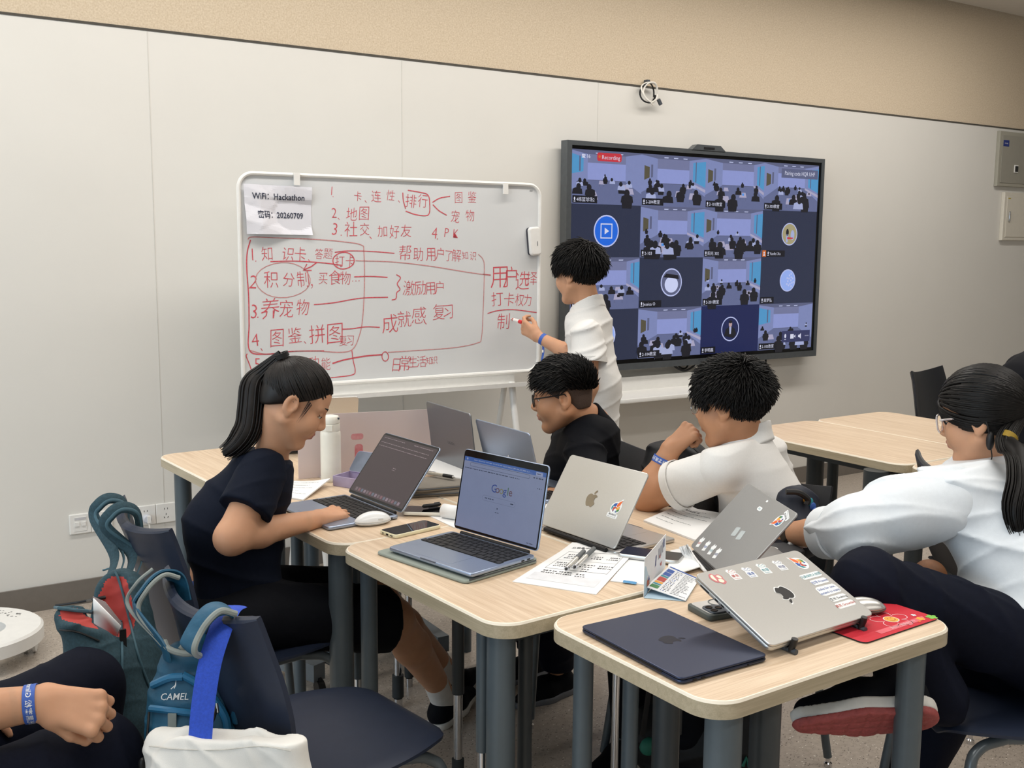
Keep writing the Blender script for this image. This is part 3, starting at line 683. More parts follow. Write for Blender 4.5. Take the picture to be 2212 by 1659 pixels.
pl_.build('plate', t)
for k in range(3):
    s = MB(); x = .043 + k * .086
    for dx, dy, r_ in ((-.0065, .062, 0), (.0065, .062, 0), (0, .038, 0), (-.008, .024, .6), (.008, .024, -.6)): s.box((0, 0, 0), (.0022, .0075, .001), M_slot, Matrix.Translation((x + dx, dy, .0103)) @ Matrix.Rotation(r_, 4, 'Z'))
    s.build('socket_slots', t)
pg = thing('power_plug', 'pale grey plug in left socket of the power strip', 'plug', WALLF(1.079 + .045, z0 + .03, .0105))
MB().lathe([(.019, 0), (.019, .016), (.014, .022), (.0, .022)], mat('pale_grey', '#c7cad2', .4), 20).box((.004, 0, .026), (.014, .03, .012), M_white).build('plug_body', pg)
MB().tube(spl([(.004, -.014, .024), (.004, -.05, .03), (.0, -.14, .022), (.004, -.33, .02)]), .003, M_wcable).build('cord', pg)
# ---------------------------------------------------------------- white ring base on casters
rb = thing('ring_base', 'white ring-shaped base on casters at far left by baseboard', 'stand base', TR(.33, 4.17, 0, R(-18)))
mb = MB(); out = [(.30 * math.cos(a), .255 * math.sin(a)) for a in [2 * math.pi * k / 48 for k in range(48)]]; inn = [(.185 * math.cos(a) - .01, .12 * math.sin(a) - .01) for a in [2 * math.pi * k / 48 for k in range(48)]]
vs = []; fs = []; rings = [(inn, .065), (out, .065), ([(x * 1.0, y * 1.0) for x, y in out], .11), ([(x * .97, y * .97) for x, y in out], .118), (inn, .118)]
for rg, z in rings: vs += [(x, y, z) for x, y in rg]
for r_ in range(5):
    s_ = (r_ + 1) % 5
    for k in range(48): j = (k + 1) % 48; fs.append((r_ * 48 + k, r_ * 48 + j, s_ * 48 + j, s_ * 48 + k))
mb.add(vs, fs, M_white)
for k in range(60):
    a = R(30 + 130 * rnd.random()); r_ = rnd.uniform(.78, .95); mb.cyl((.27 * r_ * math.cos(a), .225 * r_ * math.sin(a)), .0035, .1183, .1188, mat('vent_hole', '#8b8a88', .8), 6)
mb.build('ring', rb)
for a in (-60, 10, 80, 150, 220):
    x, y = .25 * math.cos(R(a)), .21 * math.sin(R(a)); w_ = MB()
    for s in (-1, 1): w_.tube([(x + s * .011, y, .03), (x + s * .021, y, .03)], .03, M_white, 20)
    w_.box((x, y, .045), (.018, .03, .045), M_dkgrey); w_.build('caster', rb)
# ================================================================ desks
def wood(name, c1, c2):
    m = bpy.data.materials.new(name); m.use_nodes = True; nt = m.node_tree; N = nt.nodes; L = nt.links; b = N['Principled BSDF']
    tc = N.new('ShaderNodeTexCoord'); mp = N.new('ShaderNodeMapping'); mp.inputs['Scale'].default_value = (1.3, 26, 26); L.new(tc.outputs['Object'], mp.inputs[0])
    n1 = N.new('ShaderNodeTexNoise'); n1.inputs['Scale'].default_value = 3.2; n1.inputs['Detail'].default_value = 7; n1.inputs['Distortion'].default_value = .6; L.new(mp.outputs[0], n1.inputs['Vector'])
    mp2 = N.new('ShaderNodeMapping'); mp2.inputs['Scale'].default_value = (2, 120, 120); L.new(tc.outputs['Object'], mp2.inputs[0])
    n2 = N.new('ShaderNodeTexNoise'); n2.inputs['Scale'].default_value = 4; n2.inputs['Detail'].default_value = 3; L.new(mp2.outputs[0], n2.inputs['Vector'])
    ad = N.new('ShaderNodeMix'); ad.data_type = 'RGBA'; ad.inputs[0].default_value = .45; L.new(n1.outputs[0], ad.inputs[6]); L.new(n2.outputs[0], ad.inputs[7])
    rp = N.new('ShaderNodeValToRGB'); L.new(ad.outputs[2], rp.inputs[0]); e = rp.color_ramp.elements
    e[0].position = .36; e[0].color = lin(c1); e[1].position = .62; e[1].color = lin(c2)
    L.new(rp.outputs[0], b.inputs['Base Color']); b.inputs['Roughness'].default_value = .38; b.inputs['Specular IOR Level'].default_value = .45
    return m
M_wood = wood('ash_laminate', '#c7ad90', '#e0cbb1')
M_edge = wood('ash_edge_band', '#a99c82', '#bdb096')
M_rim = mat('rim_highlight', '#efe6d4', .4, var=.03)  # paler than the wood: highlight along the desk's top edge put into the colour
M_leg = mat('slate_grey_tube', '#586268', .38, .15, var=.03)
M_legd = mat('dark_grey_sleeve', '#3c4144', .42, .1, var=.03)
M_chrome = mat('chrome_tube', '#d4d5d8', .09, 1., var=.02)
M_foot = mat('dark_rubber_cap', '#303538', .6)
def desk(label, T, Lx, Ly, legs, group=None):
    t = thing('desk', label, 'table', T, group)
    o = rrect(Lx, Ly, .065, 9); mb = MB()
    mb.prism(o, .717, .745, M_edge); n = len(o)
    a = [(p[0], p[1], .745) for p in o]; b = [(p[0] * (1 - .005 / Lx), p[1] * (1 - .005 / Ly), .7495) for p in o]; c = [(p[0] * (1 - .009 / Lx), p[1] * (1 - .009 / Ly), .75) for p in o]
    mb.add(a + b + c, [(r * n + i, r * n + (i + 1) % n, (r + 1) * n + (i + 1) % n, (r + 1) * n + i) for r in (0, 1) for i in range(n)], M_rim)
    mb.poly(c, M_wood); mb.build('tabletop', t)
    fr = MB()
    for y in (-Ly / 2 + .07, Ly / 2 - .07): fr.box((0, y, .702), (Lx - .16, .03, .03), M_legd)
    for x in (-Lx / 2 + .07, Lx / 2 - .07): fr.box((x, 0, .702), (.03, Ly - .16, .03), M_legd)
    fr.build('under_frame', t)
    for lx, ly, ra, rb, zs, mm in legs:
        g = MB(); g.tube([(lx, ly, max(zs, .0)), (lx, ly, .717)], 1., mm, 20, flat=(ra, rb), up=(0, 1, 0)); lg_ = g.build('leg', t)
        if zs > .02:
            h = MB(); h.cyl((lx, ly), min(ra, rb) * .74, .09, zs + .01, M_chrome, 20)
            for k in range(7): h.tube([(lx + min(ra, rb) * .70, ly, .16 + k * .05), (lx + min(ra, rb) * .76, ly, .16 + k * .05)], .006, M_black, 8)
            h.build('chrome_tube', lg_)
            k = MB(); k.cyl((lx, ly), min(ra, rb) * 1.02, .035, .11, M_foot, 18).cyl((lx, ly), min(ra, rb) * .8, 0, .03, M_chrome, 16); k.build('foot_cap', lg_)
    return t
GRP = 'desks pushed together in the near cluster'
def at_px(px, y_w, z=.72):
    """x on the world line y=y_w that projects to pixel column px"""
    lo, hi = -1.0, 6.0
    for _ in range(50):
        m = (lo + hi) / 2; d = A(m, y_w, z) - CAM; u = IMG_W / 2 + F_PX * (d @ RGT) / (d @ FWD)
        if u < px: lo = m
        else: hi = m
    return lo
def loc(T, px, y_w, ra, rb, zs, mm=None):
    q = T.inverted() @ Vector((at_px(px, y_w), y_w, 0)); return (q.x, q.y, ra, rb, zs, mm or M_leg)
a3 = R(3.2); ux, uy = A(math.cos(a3), math.sin(a3)), A(-math.sin(a3), math.cos(a3))
cM = A(1.337, 2.096); cL = cM + uy * .712; cR1 = cM + ux * .503; cR2 = cL + ux * .503; cL3 = cL + uy * .712; cR3 = cR2 + uy * .712
T_F = TR(1.563, 1.476, 0, R(1.2)); T_M = TR(cM[0], cM[1], 0, R(90) + a3); T_L = TR(cL[0], cL[1], 0, R(90) + a3); T_R1 = TR(cR1[0], cR1[1], 0, R(90) + a3); T_R2 = TR(cR2[0], cR2[1], 0, R(90) + a3)
desk('front desk carrying the closed navy laptop and red mouse pad', T_F, .705, .498, [
    loc(T_F, 1565, 1.285, .034, .034, 0), loc(T_F, 1657, 1.31, .029, .029, .36, M_legd), loc(T_F, 1445, 1.64, .03, .03, .33, M_legd), loc(T_F, 1262, 1.68, .021, .021, 0), loc(T_F, 1366, 1.66, .018, .018, .3, M_leg), loc(T_F, 1972, 1.29, .028, .028, 0)], GRP)
desk('middle desk under the open laptop lying on a grey sleeve', T_M, .712, .5, [
    loc(T_M, 1083, 1.80, .031, .031, 0), loc(T_M, 1136, 1.83, .016, .016, .33, M_legd), loc(T_M, 1043, 1.86, .014, .014, .42, M_leg), loc(T_M, 990, 2.38, .017, .017, .30, M_legd), loc(T_M, 796, 2.40, .022, .022, 0), loc(T_M, 1336, 1.9, .013, .013, .5, M_black)], GRP)
desk('left rear desk the ponytailed girl is working at', T_L, .712, .5, [
    loc(T_L, 735, 2.52, .033, .033, 0), loc(T_L, 770, 2.62, .015, .015, .3, M_leg), loc(T_L, 857, 2.98, .019, .019, .42, M_legd), loc(T_L, 640, 3.08, .02, .02, 0)], GRP)
desk('right desk in the cluster, under the silver laptop with flame sticker', T_R1, .712, .5, [(-.28, -.18, .03, .03, 0, M_leg), (.28, -.18, .03, .03, 0, M_leg), (-.28, .16, .016, .016, .33, M_legd)], GRP)
desk('rear right desk of the cluster with two grey laptops on it', T_R2, .712, .5, [(.28, -.18, .03, .03, 0, M_leg), (.28, .16, .016, .016, .33, M_legd)], GRP)
T_L3 = TR(cL3[0], cL3[1], 0, R(90) + a3); T_R3 = TR(cR3[0], cR3[1], 0, R(90) + a3)
desk('farthest left desk of the cluster, behind the white bottle', T_L3, .712, .5, [(.28, .18, .03, .03, 0, M_leg), (.28, -.18, .03, .03, 0, M_leg), (-.28, .18, .02, .02, 0, M_leg), (-.28, -.18, .02, .02, 0, M_leg)], GRP)
desk('farthest right desk of the cluster, behind the tall grey laptop lid', T_R3, .712, .5, [(.28, .18, .03, .03, 0, M_leg), (.28, -.18, .03, .03, 0, M_leg), (-.28, -.18, .02, .02, 0, M_leg)], GRP)
G2 = 'desks of the empty group by the wall'
T1 = TR(3.445, 2.745, 0, R(90)); T2 = TR(3.44, 1.885, 0, R(90)); T3 = TR(3.945, 2.745, 0, R(90)); T4 = TR(3.945, 1.885, 0, R(90))
desk('empty desk at left front of the rear right group', T1, .85, .5, [loc(T1, 1764, 2.95, .036, .036, 0, M_legd), loc(T1, 1803, 3.02, .024, .024, 0, M_legd), loc(T1, 1893, 2.42, .044, .044, 0, M_legd)], G2)
desk('empty desk at near right of the rear group, beside woman with glasses', T2, .85, .5, [loc(T2, 1982, 2.22, .03, .03, 0, M_legd), (-.3, -.16, .03, .03, 0, M_legd)], G2)
desk('empty desk by the back wall in the rear right group', T3, .85, .5, [(.3, -.16, .03, .03, 0, M_legd), (-.3, -.1, .03, .03, 0, M_legd)], G2)
desk('far corner desk hidden behind head of woman with glasses', T4, .85, .5, [(-.3, -.16, .03, .03, 0, M_legd)], G2)
# the wheeled grey foot frame under the left desks
ff = thing('foot_frame', 'low grey steel floor frame with castors under the left desks', 'frame')
pA, pB, pC = OZ(835, 1305, .08), OZ(958, 1392, .08), OZ(905, 1352, .08)
g = MB(); M_steel = mat('mid_grey_steel', '#6f777d', .45, .1)
def bar(mb, a, b, w, h, m):
    a, b = A(*a), A(*b); T = frame((a + b) / 2, b - a, np.cross((0, 0, 1), b - a)); mb.box((0, 0, 0), (np.linalg.norm(b - a), w, h), m, T)
bar(g, pA, pB, .045, .06, M_steel); pD = pC + A(-.42, -.1, 0); bar(g, pC, pD, .045, .05, M_steel); pE, pF = OZ(590, 1415, .08), OZ(690, 1452, .08); bar(g, pE, pF, .05, .06, M_steel); bar(g, (pE + pF) / 2, pC, .04, .045, M_steel); g.build('bars', ff)
for p in (pA, pB, pE, pF):
    MB().tube([(p[0] - .012, p[1], .026), (p[0] + .012, p[1], .026)], .026, M_black, 16).box((p[0], p[1], .045), (.012, .02, .03), M_black).build('castor', ff)

# ================================================================ chairs
M_navy = mat('navy_chair_plastic', '#232b3d', .42, var=.05, bump=.04, bscale=900)
M_blk = mat('black_chair_plastic', '#1d1f24', .45, var=.05)
M_tube = mat('grey_chair_tube', '#5d656a', .32, .3)
def shell(rows, th, m, nu=18, up=(0, 0, 1)):
    """rows: (x, z, half width, edge wrap, edge lift) swept as a curved plastic sheet with rounded edge"""
    mb = MB(); rows = [tuple(r) for r in spl(rows, 4)]; n = len(rows); top = []; bot = []
    P = [A(r[0], 0, r[1]) for r in rows]; upv = A(*up)
    for i, (x, z, w, wrap, lift) in enumerate(rows):
        t = nrm(P[min(i + 1, n - 1)] - P[max(i - 1, 0)]); nn = A(-t[2], 0, t[0])
        if nn @ upv < 0: nn = -nn
        for j in range(nu + 1):
            u = -1 + 2 * j / nu
            p = A(x, u * w, z) + upv * wrap * u * u + A(0, 0, lift * u * u)
            e = 1 if abs(u) < .99 and 0 < i < n - 1 else .45
            top.append(p + nn * th / 2 * e); bot.append(p - nn * th / 2 * e)
    c = nu + 1; vs = top + bot; o = len(top); fs = []
    for i in range(n - 1):
        for j in range(nu): fs.append((i * c + j, i * c + j + 1, (i + 1) * c + j + 1, (i + 1) * c + j)); fs.append((o + i * c + j, o + (i + 1) * c + j, o + (i + 1) * c + j + 1, o + i * c + j + 1))
    for i in range(n - 1):
        for j in (0, nu): fs.append((i * c + j, (i + 1) * c + j, o + (i + 1) * c + j, o + i * c + j))
    for j in range(nu):
        for i in (0, n - 1): fs.append((i * c + j, o + i * c + j, o + i * c + j + 1, i * c + j + 1))
    return mb.add(vs, fs, m)
def chair(label, T, m=None, group='plastic shell chairs'):
    t = thing('shell_chair', label, 'chair', T, group); m = m or M_navy
    shell([(.235, .425, .10, 0, 0), (.225, .445, .135, .0, 0), (.19, .453, .175, .004, 0), (.08, .450, .215, .012, 0), (-.04, .444, .222, .016, 0), (-.14, .446, .205, .018, 0), (-.20, .462, .17, .012, 0)], .016, m).build('seat', t)
    shell([(-.180, .452, .11, .0, 0), (-.205, .49, .15, .012, 0), (-.222, .54, .20, .03, 0), (-.238, .61, .226, .045, 0), (-.258, .70, .222, .05, .0), (-.278, .77, .208, .05, .010), (-.292, .805, .203, .05, .022), (-.297, .815, .202, .05, .026)], .022, m, 18, (1, 0, 0)).build('backrest', t)
    for s in (-1, 1):
        MB().tube(spl([(.10, s * .15, .432), (.17, s * .165, .415), (.20, s * .185, .35), (.235, s * .215, .03)], 6), .0125, M_tube, 10).build('leg', t)
        MB().tube(spl([(.10, s * .15, .432), (-.05, s * .155, .428), (-.16, s * .17, .405), (-.215, s * .19, .32), (-.255, s * .225, .03)], 6), .0125, M_tube, 10).build('leg', t)
        g = MB()
        for x, y in ((.236, .216), (-.256, .226)): g.lathe([(.012, .0), (.012, .012), (.007, .016), (.007, .034)], M_chrome, 12, Matrix.Translation((x, s * y, 0)))
        g.build('glides', t)
    MB().tube([(.10, -.15, .430), (.10, .15, .430)], .010, M_tube, 8).tube([(-.1, -.155, .425), (-.1, .155, .425)], .010, M_tube, 8).build('seat_rail', t)
    return t
T_CA = TR(.905, 2.70, 0, R(2)); T_CB = TR(.85, 2.035, 0, R(8))
chA = chair('navy chair with the dark teal rucksack hung on its back', T_CA)
chB = chair('empty navy chair with blue rucksack and white tote hung on it', T_CB)
chair('dark chair that the boy in black glasses leans away from', TR(2.07, 2.79, 0, R(170)), M_blk)
T_C3 = TR(2.12, 2.135, 0, R(187))
chair('dark chair behind the boy in white polo at the desk', T_C3, M_blk)
T_CW = TR(2.32, 1.34, 0, R(150))
chair('navy chair the woman in pale sweatshirt sits on', T_CW)
chair('dark chair standing by the back wall beyond the empty desks', TR(5.30, 3.45, 0, R(-78)), M_blk)
chair('dark chair turned toward the near side of the empty desks', TR(3.22, 1.90, 0, R(-25)), M_blk)
# ================================================================ laptops
M_alu = mat('silver_aluminium', '#c9c9c6', .34, .85, var=.015, scale=300)
M_space = mat('grey_aluminium', '#8d9095', .36, .85, var=.015, scale=300)
M_lgrey = mat('matte_grey_lid', '#a2a3a3', .42, .6, var=.015, scale=300)
M_blue = mat('pale_blue_aluminium', '#9fadc4', .34, .85, var=.015, scale=300)
M_mid = mat('midnight_aluminium', '#3b4258', .36, .7, var=.02, scale=300)
M_key = mat('black_keycaps', '#17181b', .5)
M_deck = mat('black_key_well', '#0c0c0e', .6)
M_stick = mat('white_sticker', '#ecefef', .4, var=.01)
I_red, I_blue, I_teal, I_navy, I_org, I_grn, I_yel, I_dk = (mat('ink_' + n, c, .5, var=.03) for n, c in (('red', '#b8473c'), ('blue', '#2f57a4'), ('teal', '#2d8a98'), ('navy', '#2c3a78'), ('orange', '#e2682e'), ('green', '#3d8048'), ('yellow', '#e6a33a'), ('dark', '#33343c')))
APPLE = [(0, .26), (-.14, .31), (-.29, .27), (-.39, .15), (-.42, -.02), (-.38, -.2), (-.28, -.38), (-.17, -.47), (-.07, -.45), (0, -.42), (.07, -.45), (.17, -.47), (.27, -.38), (.36, -.22), (.25, -.12), (.22, .0), (.26, .12), (.36, .2), (.28, .28), (.14, .31)]
LEAF = [(.0, .34), (.03, .45), (.11, .54), (.20, .57), (.19, .46), (.12, .37)]
def fruit(mb, T, s, m, z): mb.poly([(x * s, y * s) for x, y, _ in spl([(a, b, 0) for a, b in APPLE + APPLE[:1]], 4)[:-1]], m, T, z).poly([(x * s, y * s) for x, y, _ in spl([(a, b, 0) for a, b in LEAF + LEAF[:1]], 4)[:-1]], m, T, z)
def flame(mb, T, s, z, caption=True):
    """drop-shaped white sticker with a flame of coloured facets"""
    sm = lambda pts, k=5: [(x * s, y * s) for x, y, _ in spl([(a, b, 0) for a, b in pts + pts[:1]], k)[:-1]]
    mb.poly(sm([(.36, .62), (.30, .40), (.42, .15), (.40, -.15), (.22, -.38), (-.05, -.46), (-.32, -.34), (-.44, -.08), (-.36, .18), (-.12, .32), (.1, .42), (.26, .60)]), M_stick, T, z)
    for pts, m in (([(.30, .52), (.05, .32), (-.02, .12), (.1, .02), (.26, .18)], I_org), ([(-.02, .3), (-.24, .2), (-.28, .04), (-.08, .02), (-.02, .12)], I_blue), ([(-.27, .16), (-.37, -.06), (-.28, -.26), (-.22, -.06)], I_teal), ([(-.2, -.02), (0, .04), (.12, -.04), (-.05, -.12), (-.16, -.3), (-.22, -.2)], I_red), ([(.12, .0), (.28, .14), (.33, -.02), (.18, -.16), (.02, -.08)], I_yel), ([(.34, -.04), (.34, -.18), (.2, -.3), (.12, -.18), (.2, -.12)], I_grn), ([(.18, -.3), (0, -.38), (-.02, -.28), (.1, -.2)], I_blue), ([(-.16, -.3), (-.05, -.38), (-.03, -.28), (-.1, -.2)], I_navy)): mb.poly([(x * s, y * s) for x, y in pts], m, T, z + .0002)
    mb.poly(sm([(0, -.06), (.07, -.16), (.03, -.2), (.1, -.36), (-.1, -.36), (-.03, -.2), (-.07, -.16)]), M_stick, T, z + .0004)
    if caption:
        mb.poly(rrect(s * .9, s * .3, s * .08, 4, -.02 * s, -.56 * s), M_stick, T, z + .0001)
        mb.text('微光黑客松', s * .13, I_dk, T, -.02 * s, -.54 * s, z + .0004, 'CENTER', .01); mb.text('Glimmer Hackathon 2026', s * .07, I_dk, T, -.02 * s, -.66 * s, z + .0004, 'CENTER')
def laptop(label, hx, hy, yaw, op, W, D, z, body, keys=True, lid_th=.0048, group='laptops on the desks', bezel=None):
    yaw, op = R(yaw), R(op); T = TR(hx, hy, z, yaw); t = thing('laptop', label, 'laptop', T, group)
    mb = MB(); mb.prism(rrect(D, W, .011, 5, D / 2 + .004, 0), .0015, .0108, body, None, .003); b = mb.build('base', t)
    for x in (.03, D - .02):
        for y in (-W / 2 + .025, W / 2 - .025): MB().cyl((x, y), .008, 0, .002, M_black, 10).build('rubber_foot', b)
    if keys:
        k = MB(); k.box((.068, 0, .0109), (.108, W - .028, .0005), M_deck)
        rows = [(.020, .010, 14), (.036, .016, 14), (.055, .016, 14), (.074, .016, 13), (.093, .016, 12)]
        for x, d, n in rows:
            w = (W - .032) / n
            for j in range(n): k.box((x, -(W - .032) / 2 + (j + .5) * w, .0117), (d, w - .0028, .0014), M_key)
        x = .112; ys = [-.133, -.114, -.095, -.073, 0, .073, .095, .114, .133]; ws = [.016] * 3 + [.021, .096, .021] + [.016] * 3
        for y, w in zip(ys, ws): k.box((x, y * W / .304, .0117), (.016, w * W / .304, .0014), M_key)
        k.build('keyboard', b)
        MB().prism(rrect(.078, .125, .006, 4, D - .05, 0), .0107, .0111, body).build('trackpad', b)
        MB().box((D + .0035, 0, .0095), (.002, .055, .003), mat('notch_shadow', '#5d6676', .4, .5)).build('opening_notch', b)
        for s in (-1, 1):
            MB().box((.03, s * (W / 2 - .001), .006), (.009, .004, .003), M_deck).box((.05, s * (W / 2 - .001), .006), (.009, .004, .003), M_deck).build('port', b)
    c, s = math.cos(op), math.sin(op)
    TL_ = Matrix(((c, 0, -s, 0), (0, 1, 0, 0), (s, 0, c, .0118), (0, 0, 0, 1)))
    lid = MB().prism(rrect(D - .004, W, .011, 6, D / 2 + .004, 0), 0, lid_th, body, None, .0018).build('lid', t, T=TL_)
    MB().prism(rrect(D - .008, W - .004, .009, 6, D / 2 + .004, 0), -.0006, .0002, bezel or M_glass).build('screen_glass', lid)
    MB().tube([(-.001, -W / 2 + .03, .010), (-.001, W / 2 - .03, .010)], .0055, M_deck, 10).build('hinge', t)
    SCRN = Matrix(((0, 1, 0, .0), (1, 0, 0, 0), (0, 0, -1, -.0008), (0, 0, 0, 1)))      # x: user's right, y: up the lid
    BACK = Matrix(((0, 1, 0, .0), (-1, 0, 0, 0), (0, 0, 1, lid_th + .0002), (0, 0, 0, 1)))  # x: right seen from behind, y: up
    return t, lid, T @ TL_, SCRN, BACK
def onplane(T, px, py, z=0.):
    n = A(*T.to_3x3().col[2]); o = A(*(T @ Vector((0, 0, z)))); r = ray(px, py); t = ((o - CAM) @ n) / (r @ n)
    q = T.inverted() @ Vector(CAM + r * t); return q.x, q.y
def lines(mb, T, x0, y0, w, n, dy, th, m, z, seed=1, frac=(.4, 1.)):
    q = random.Random(seed)
    for k in range(n):
        x = x0; e = x0 + w * q.uniform(*frac)
        while x < e:
            l = q.uniform(.25, 1.4) * th * 4; mb.poly([(x, y0 - k * dy), (min(x + l, e), y0 - k * dy), (min(x + l, e), y0 - k * dy + th), (x, y0 - k * dy + th)], m, T, z); x += l + th * q.uniform(.6, 2.)
# a: dark screen, in front of the ponytailed girl
t, lid, TW_, S_, B_ = laptop('open laptop with dark brown screen under the typing girl', 1.32, 2.75, 184.2, 128, .3126, .2212, .7505, M_blue)
sd = MB(); g_br = glow('dark_brown', '#3a2d30'); g_br2 = glow('dim_text', '#8b7c7e'); g_br3 = glow('dock', '#4a3c40')
sd.poly([(-.150, .016), (.150, .016), (.150, .215), (-.150, .215)], g_br, S_, 0); lines(sd, S_, -.14, .206, .28, 1, .01, .0016, g_br2, .0003, 3, (.4, .5)); lines(sd, S_, .03, .206, .11, 1, .01, .002, g_br2, .0003, 8, (.9, 1)); lines(sd, S_, -.145, .190, .29, 2, .012, .0018, g_br2, .0003, 4, (.9, 1)); lines(sd, S_, -.14, .176, .28, 1, .01, .001, g_br3, .0003, 5)
sd.poly(rrect(.26, .014, .004, 4, 0, .026), g_br3, S_, .0003)
for k in range(16): sd.poly(rrect(.011, .010, .003, 3, -.12 + k * .016, .026), glow('dock%d' % (k % 4), ('#6a5a60', '#75525a', '#5b6270', '#80707a')[k % 4]), S_, .0005)
lines(sd, S_, -.005, .12, .02, 2, .006, .0018, g_br2, .0003, 6); sd.build('screen_image', lid, smooth=False)
# d: browser page
slv = thing('laptop_sleeve', 'flat sage grey laptop sleeve under the laptop showing search page', 'laptop sleeve', TR(1.275, 2.185, .7502, R(12)))
M_sage = mat('sage_grey_fabric', '#8d968e', .85, bump=.15, bscale=900); M_taupe = mat('taupe_fabric', '#857f76', .85, bump=.15, bscale=900)
MB().prism(rrect(.245, .335, .018, 6), 0, .008, M_sage, None, .004).build('sleeve_body', slv); MB().prism(rrect(.20, .335, .018, 6, .022, .0), .008, .0115, M_sage, None, .002).build('flap', slv); MB().box((.0, -.166, .009), (.22, .003, .003), M_dkgrey).build('zip', slv)
t, lid, TW_, S_, B_ = laptop('open pale blue laptop showing a bright web search page', 1.388, 2.192, 192, 101, .304, .215, .7623, M_blue)
sd = MB(); g_pg = glow('page', '#6f7893'); g_tab = glow('tabbar', '#35548f'); g_tx = glow('page_text', '#2c3346'); g_ln = glow('page_line', '#596178'); g_tabl = glow('tab_light', '#7e88a6')
sd.poly([(-.146, .014), (.146, .014), (.146, .198), (-.146, .198)], g_pg, S_, 0); sd.poly([(-.146, .187), (.146, .187), (.146, .198), (-.146, .198)], g_tab, S_, .0003); sd.poly([(.112, .187), (.135, .187), (.135, .196), (.112, .196)], g_tabl, S_, .0005); sd.poly([(.0, .19), (.1, .19), (.1, .1905), (.0, .1905)], g_tabl, S_, .0005)
sd.poly(rrect(.006, .006, .003, 4, -.135, .1925), g_tabl, S_, .0005); lines(sd, S_, -.11, .1915, .2, 1, .01, .0018, g_tabl, .0005, 2, (.9, 1)); lines(sd, S_, .115, .1905, .016, 1, .01, .0018, g_tx, .0006, 2, (.9, 1))
sd.stroke(rrect(.215, .009, .0045, 5, -.015, .180), .0007, g_tx, S_, .0003, True); lines(sd, S_, -.14, .168, .21, 1, .01, .0020, g_tx, .0003, 9, (.9, 1)); lines(sd, S_, .105, .179, .035, 1, .01, .003, g_tx, .0003, 7, (.9, 1))
xx = -.0345
for ch, c in zip('Google', ('#2d3f77', '#54404a', '#6b6a54', '#2d3f77', '#3e5a4b', '#54404a')):
    sd.text(ch, .029, glow('wm' + c[1:4], c), S_, xx, .122, .0004, 'LEFT', .004); xx += {'G': .0195, 'o': .0168, 'g': .0168, 'l': .0072, 'e': .016}[ch] * .82
sd.stroke(rrect(.118, .013, .0065, 6, -.002, .103), .0006, g_ln, S_, .0003, True); lines(sd, S_, -.052, .102, .034, 1, .01, .0022, g_tx, .0004, 12, (.9, 1)); lines(sd, S_, .040, .102, .012, 1, .01, .0024, g_tx, .0004, 13, (.9, 1))
sd.poly(rrect(.004, .004, .002, 4, -.003, .083), g_tx, S_, .0004); lines(sd, S_, -.009, .072, .014, 1, .01, .0016, g_tx, .0004, 3, (.9, 1)); lines(sd, S_, .112, .019, .025, 1, .01, .0018, g_tx, .0004, 14, (.9, 1)); lines(sd, S_, .122, .155, .015, 1, .01, .0022, g_tx, .0004, 15, (.9, 1))
sd.build('screen_image', lid, smooth=False)
# e: silver, flame sticker
t, lid, TW_, S_, B_ = laptop('silver laptop seen from behind, flame sticker beside its logo', 1.606, 2.141, 4.2, 57.4, .304, .215, .7505, M_alu)
d = MB(); fruit(d, B_ @ Matrix.Translation((0, .112, 0)), .046, mat('polished_logo', '#a9a69f', .12, 1.), .0003); d.build('logo', lid, smooth=False)
p = onplane(TW_, 1331, 1096, .005); st_ = MB(); flame(st_, Matrix.Translation((p[0], p[1], .0052)) @ Matrix.Rotation(R(-92), 4, 'Z'), .042, 0); st_.build('sticker', lid, smooth=False)
# f: grey with stickers
t, lid, TWf, S_, B_ = laptop('matte grey laptop tilted far forward, small white stickers along lid edge', 1.731, 1.772, -25.2, 47.6, .312, .22, .7505, M_lgrey)
d = MB(); LT = lambda px, py, ang=0.: Matrix.Translation((*onplane(TWf, px, py, .005), .0052)) @ Matrix.Rotation(R(ang), 4, 'Z')
d.poly([(x * 1., y) for x, y in rrect(.011, .024, .0054, 6)], M_stick, LT(1641, 1099, 0), 0); d.text('2026', .006, I_teal, LT(1641, 1099, -90), 0, -.002, .0003, 'CENTER'); d.poly(rrect(.006, .010, .003, 4), M_stick, LT(1657, 1083, 0), 0); d.build('sticker', lid, smooth=False)
d = MB(); flame(d, LT(1682, 1126, 65), .042, 0); d.build('sticker', lid, smooth=False)
for px, py, tx_, c in ((1513, 1171, '善良', I_red), (1526, 1179, '强身', I_blue), (1538, 1187, '包容', I_teal), (1549, 1195, '创造', I_navy)):
    d = MB(); Tq = LT(px, py, -90 + 14); d.poly([(x * .001, y * .001) for x, y in ((-8, -15), (8, -15), (8, 2), (12, 6), (9, 14), (2, 11), (-2, 17), (-7, 10), (-11, 8), (-8, 1))], M_stick, Tq, 0); d.text(tx_, .0075, c, Tq, 0, -.006, .0003, 'CENTER'); d.build('sticker', lid, smooth=False)
d = MB(); 
for dx in (-.016, .016): d.poly(rrect(.022, .026, .003, 3), mat('faint_logo', '#b4bbbb', .5), B_ @ Matrix.Translation((dx, .105, 0)) @ Matrix.Rotation(.25, 4, 'Z'), .0002)
d.build('logo', lid, smooth=False)
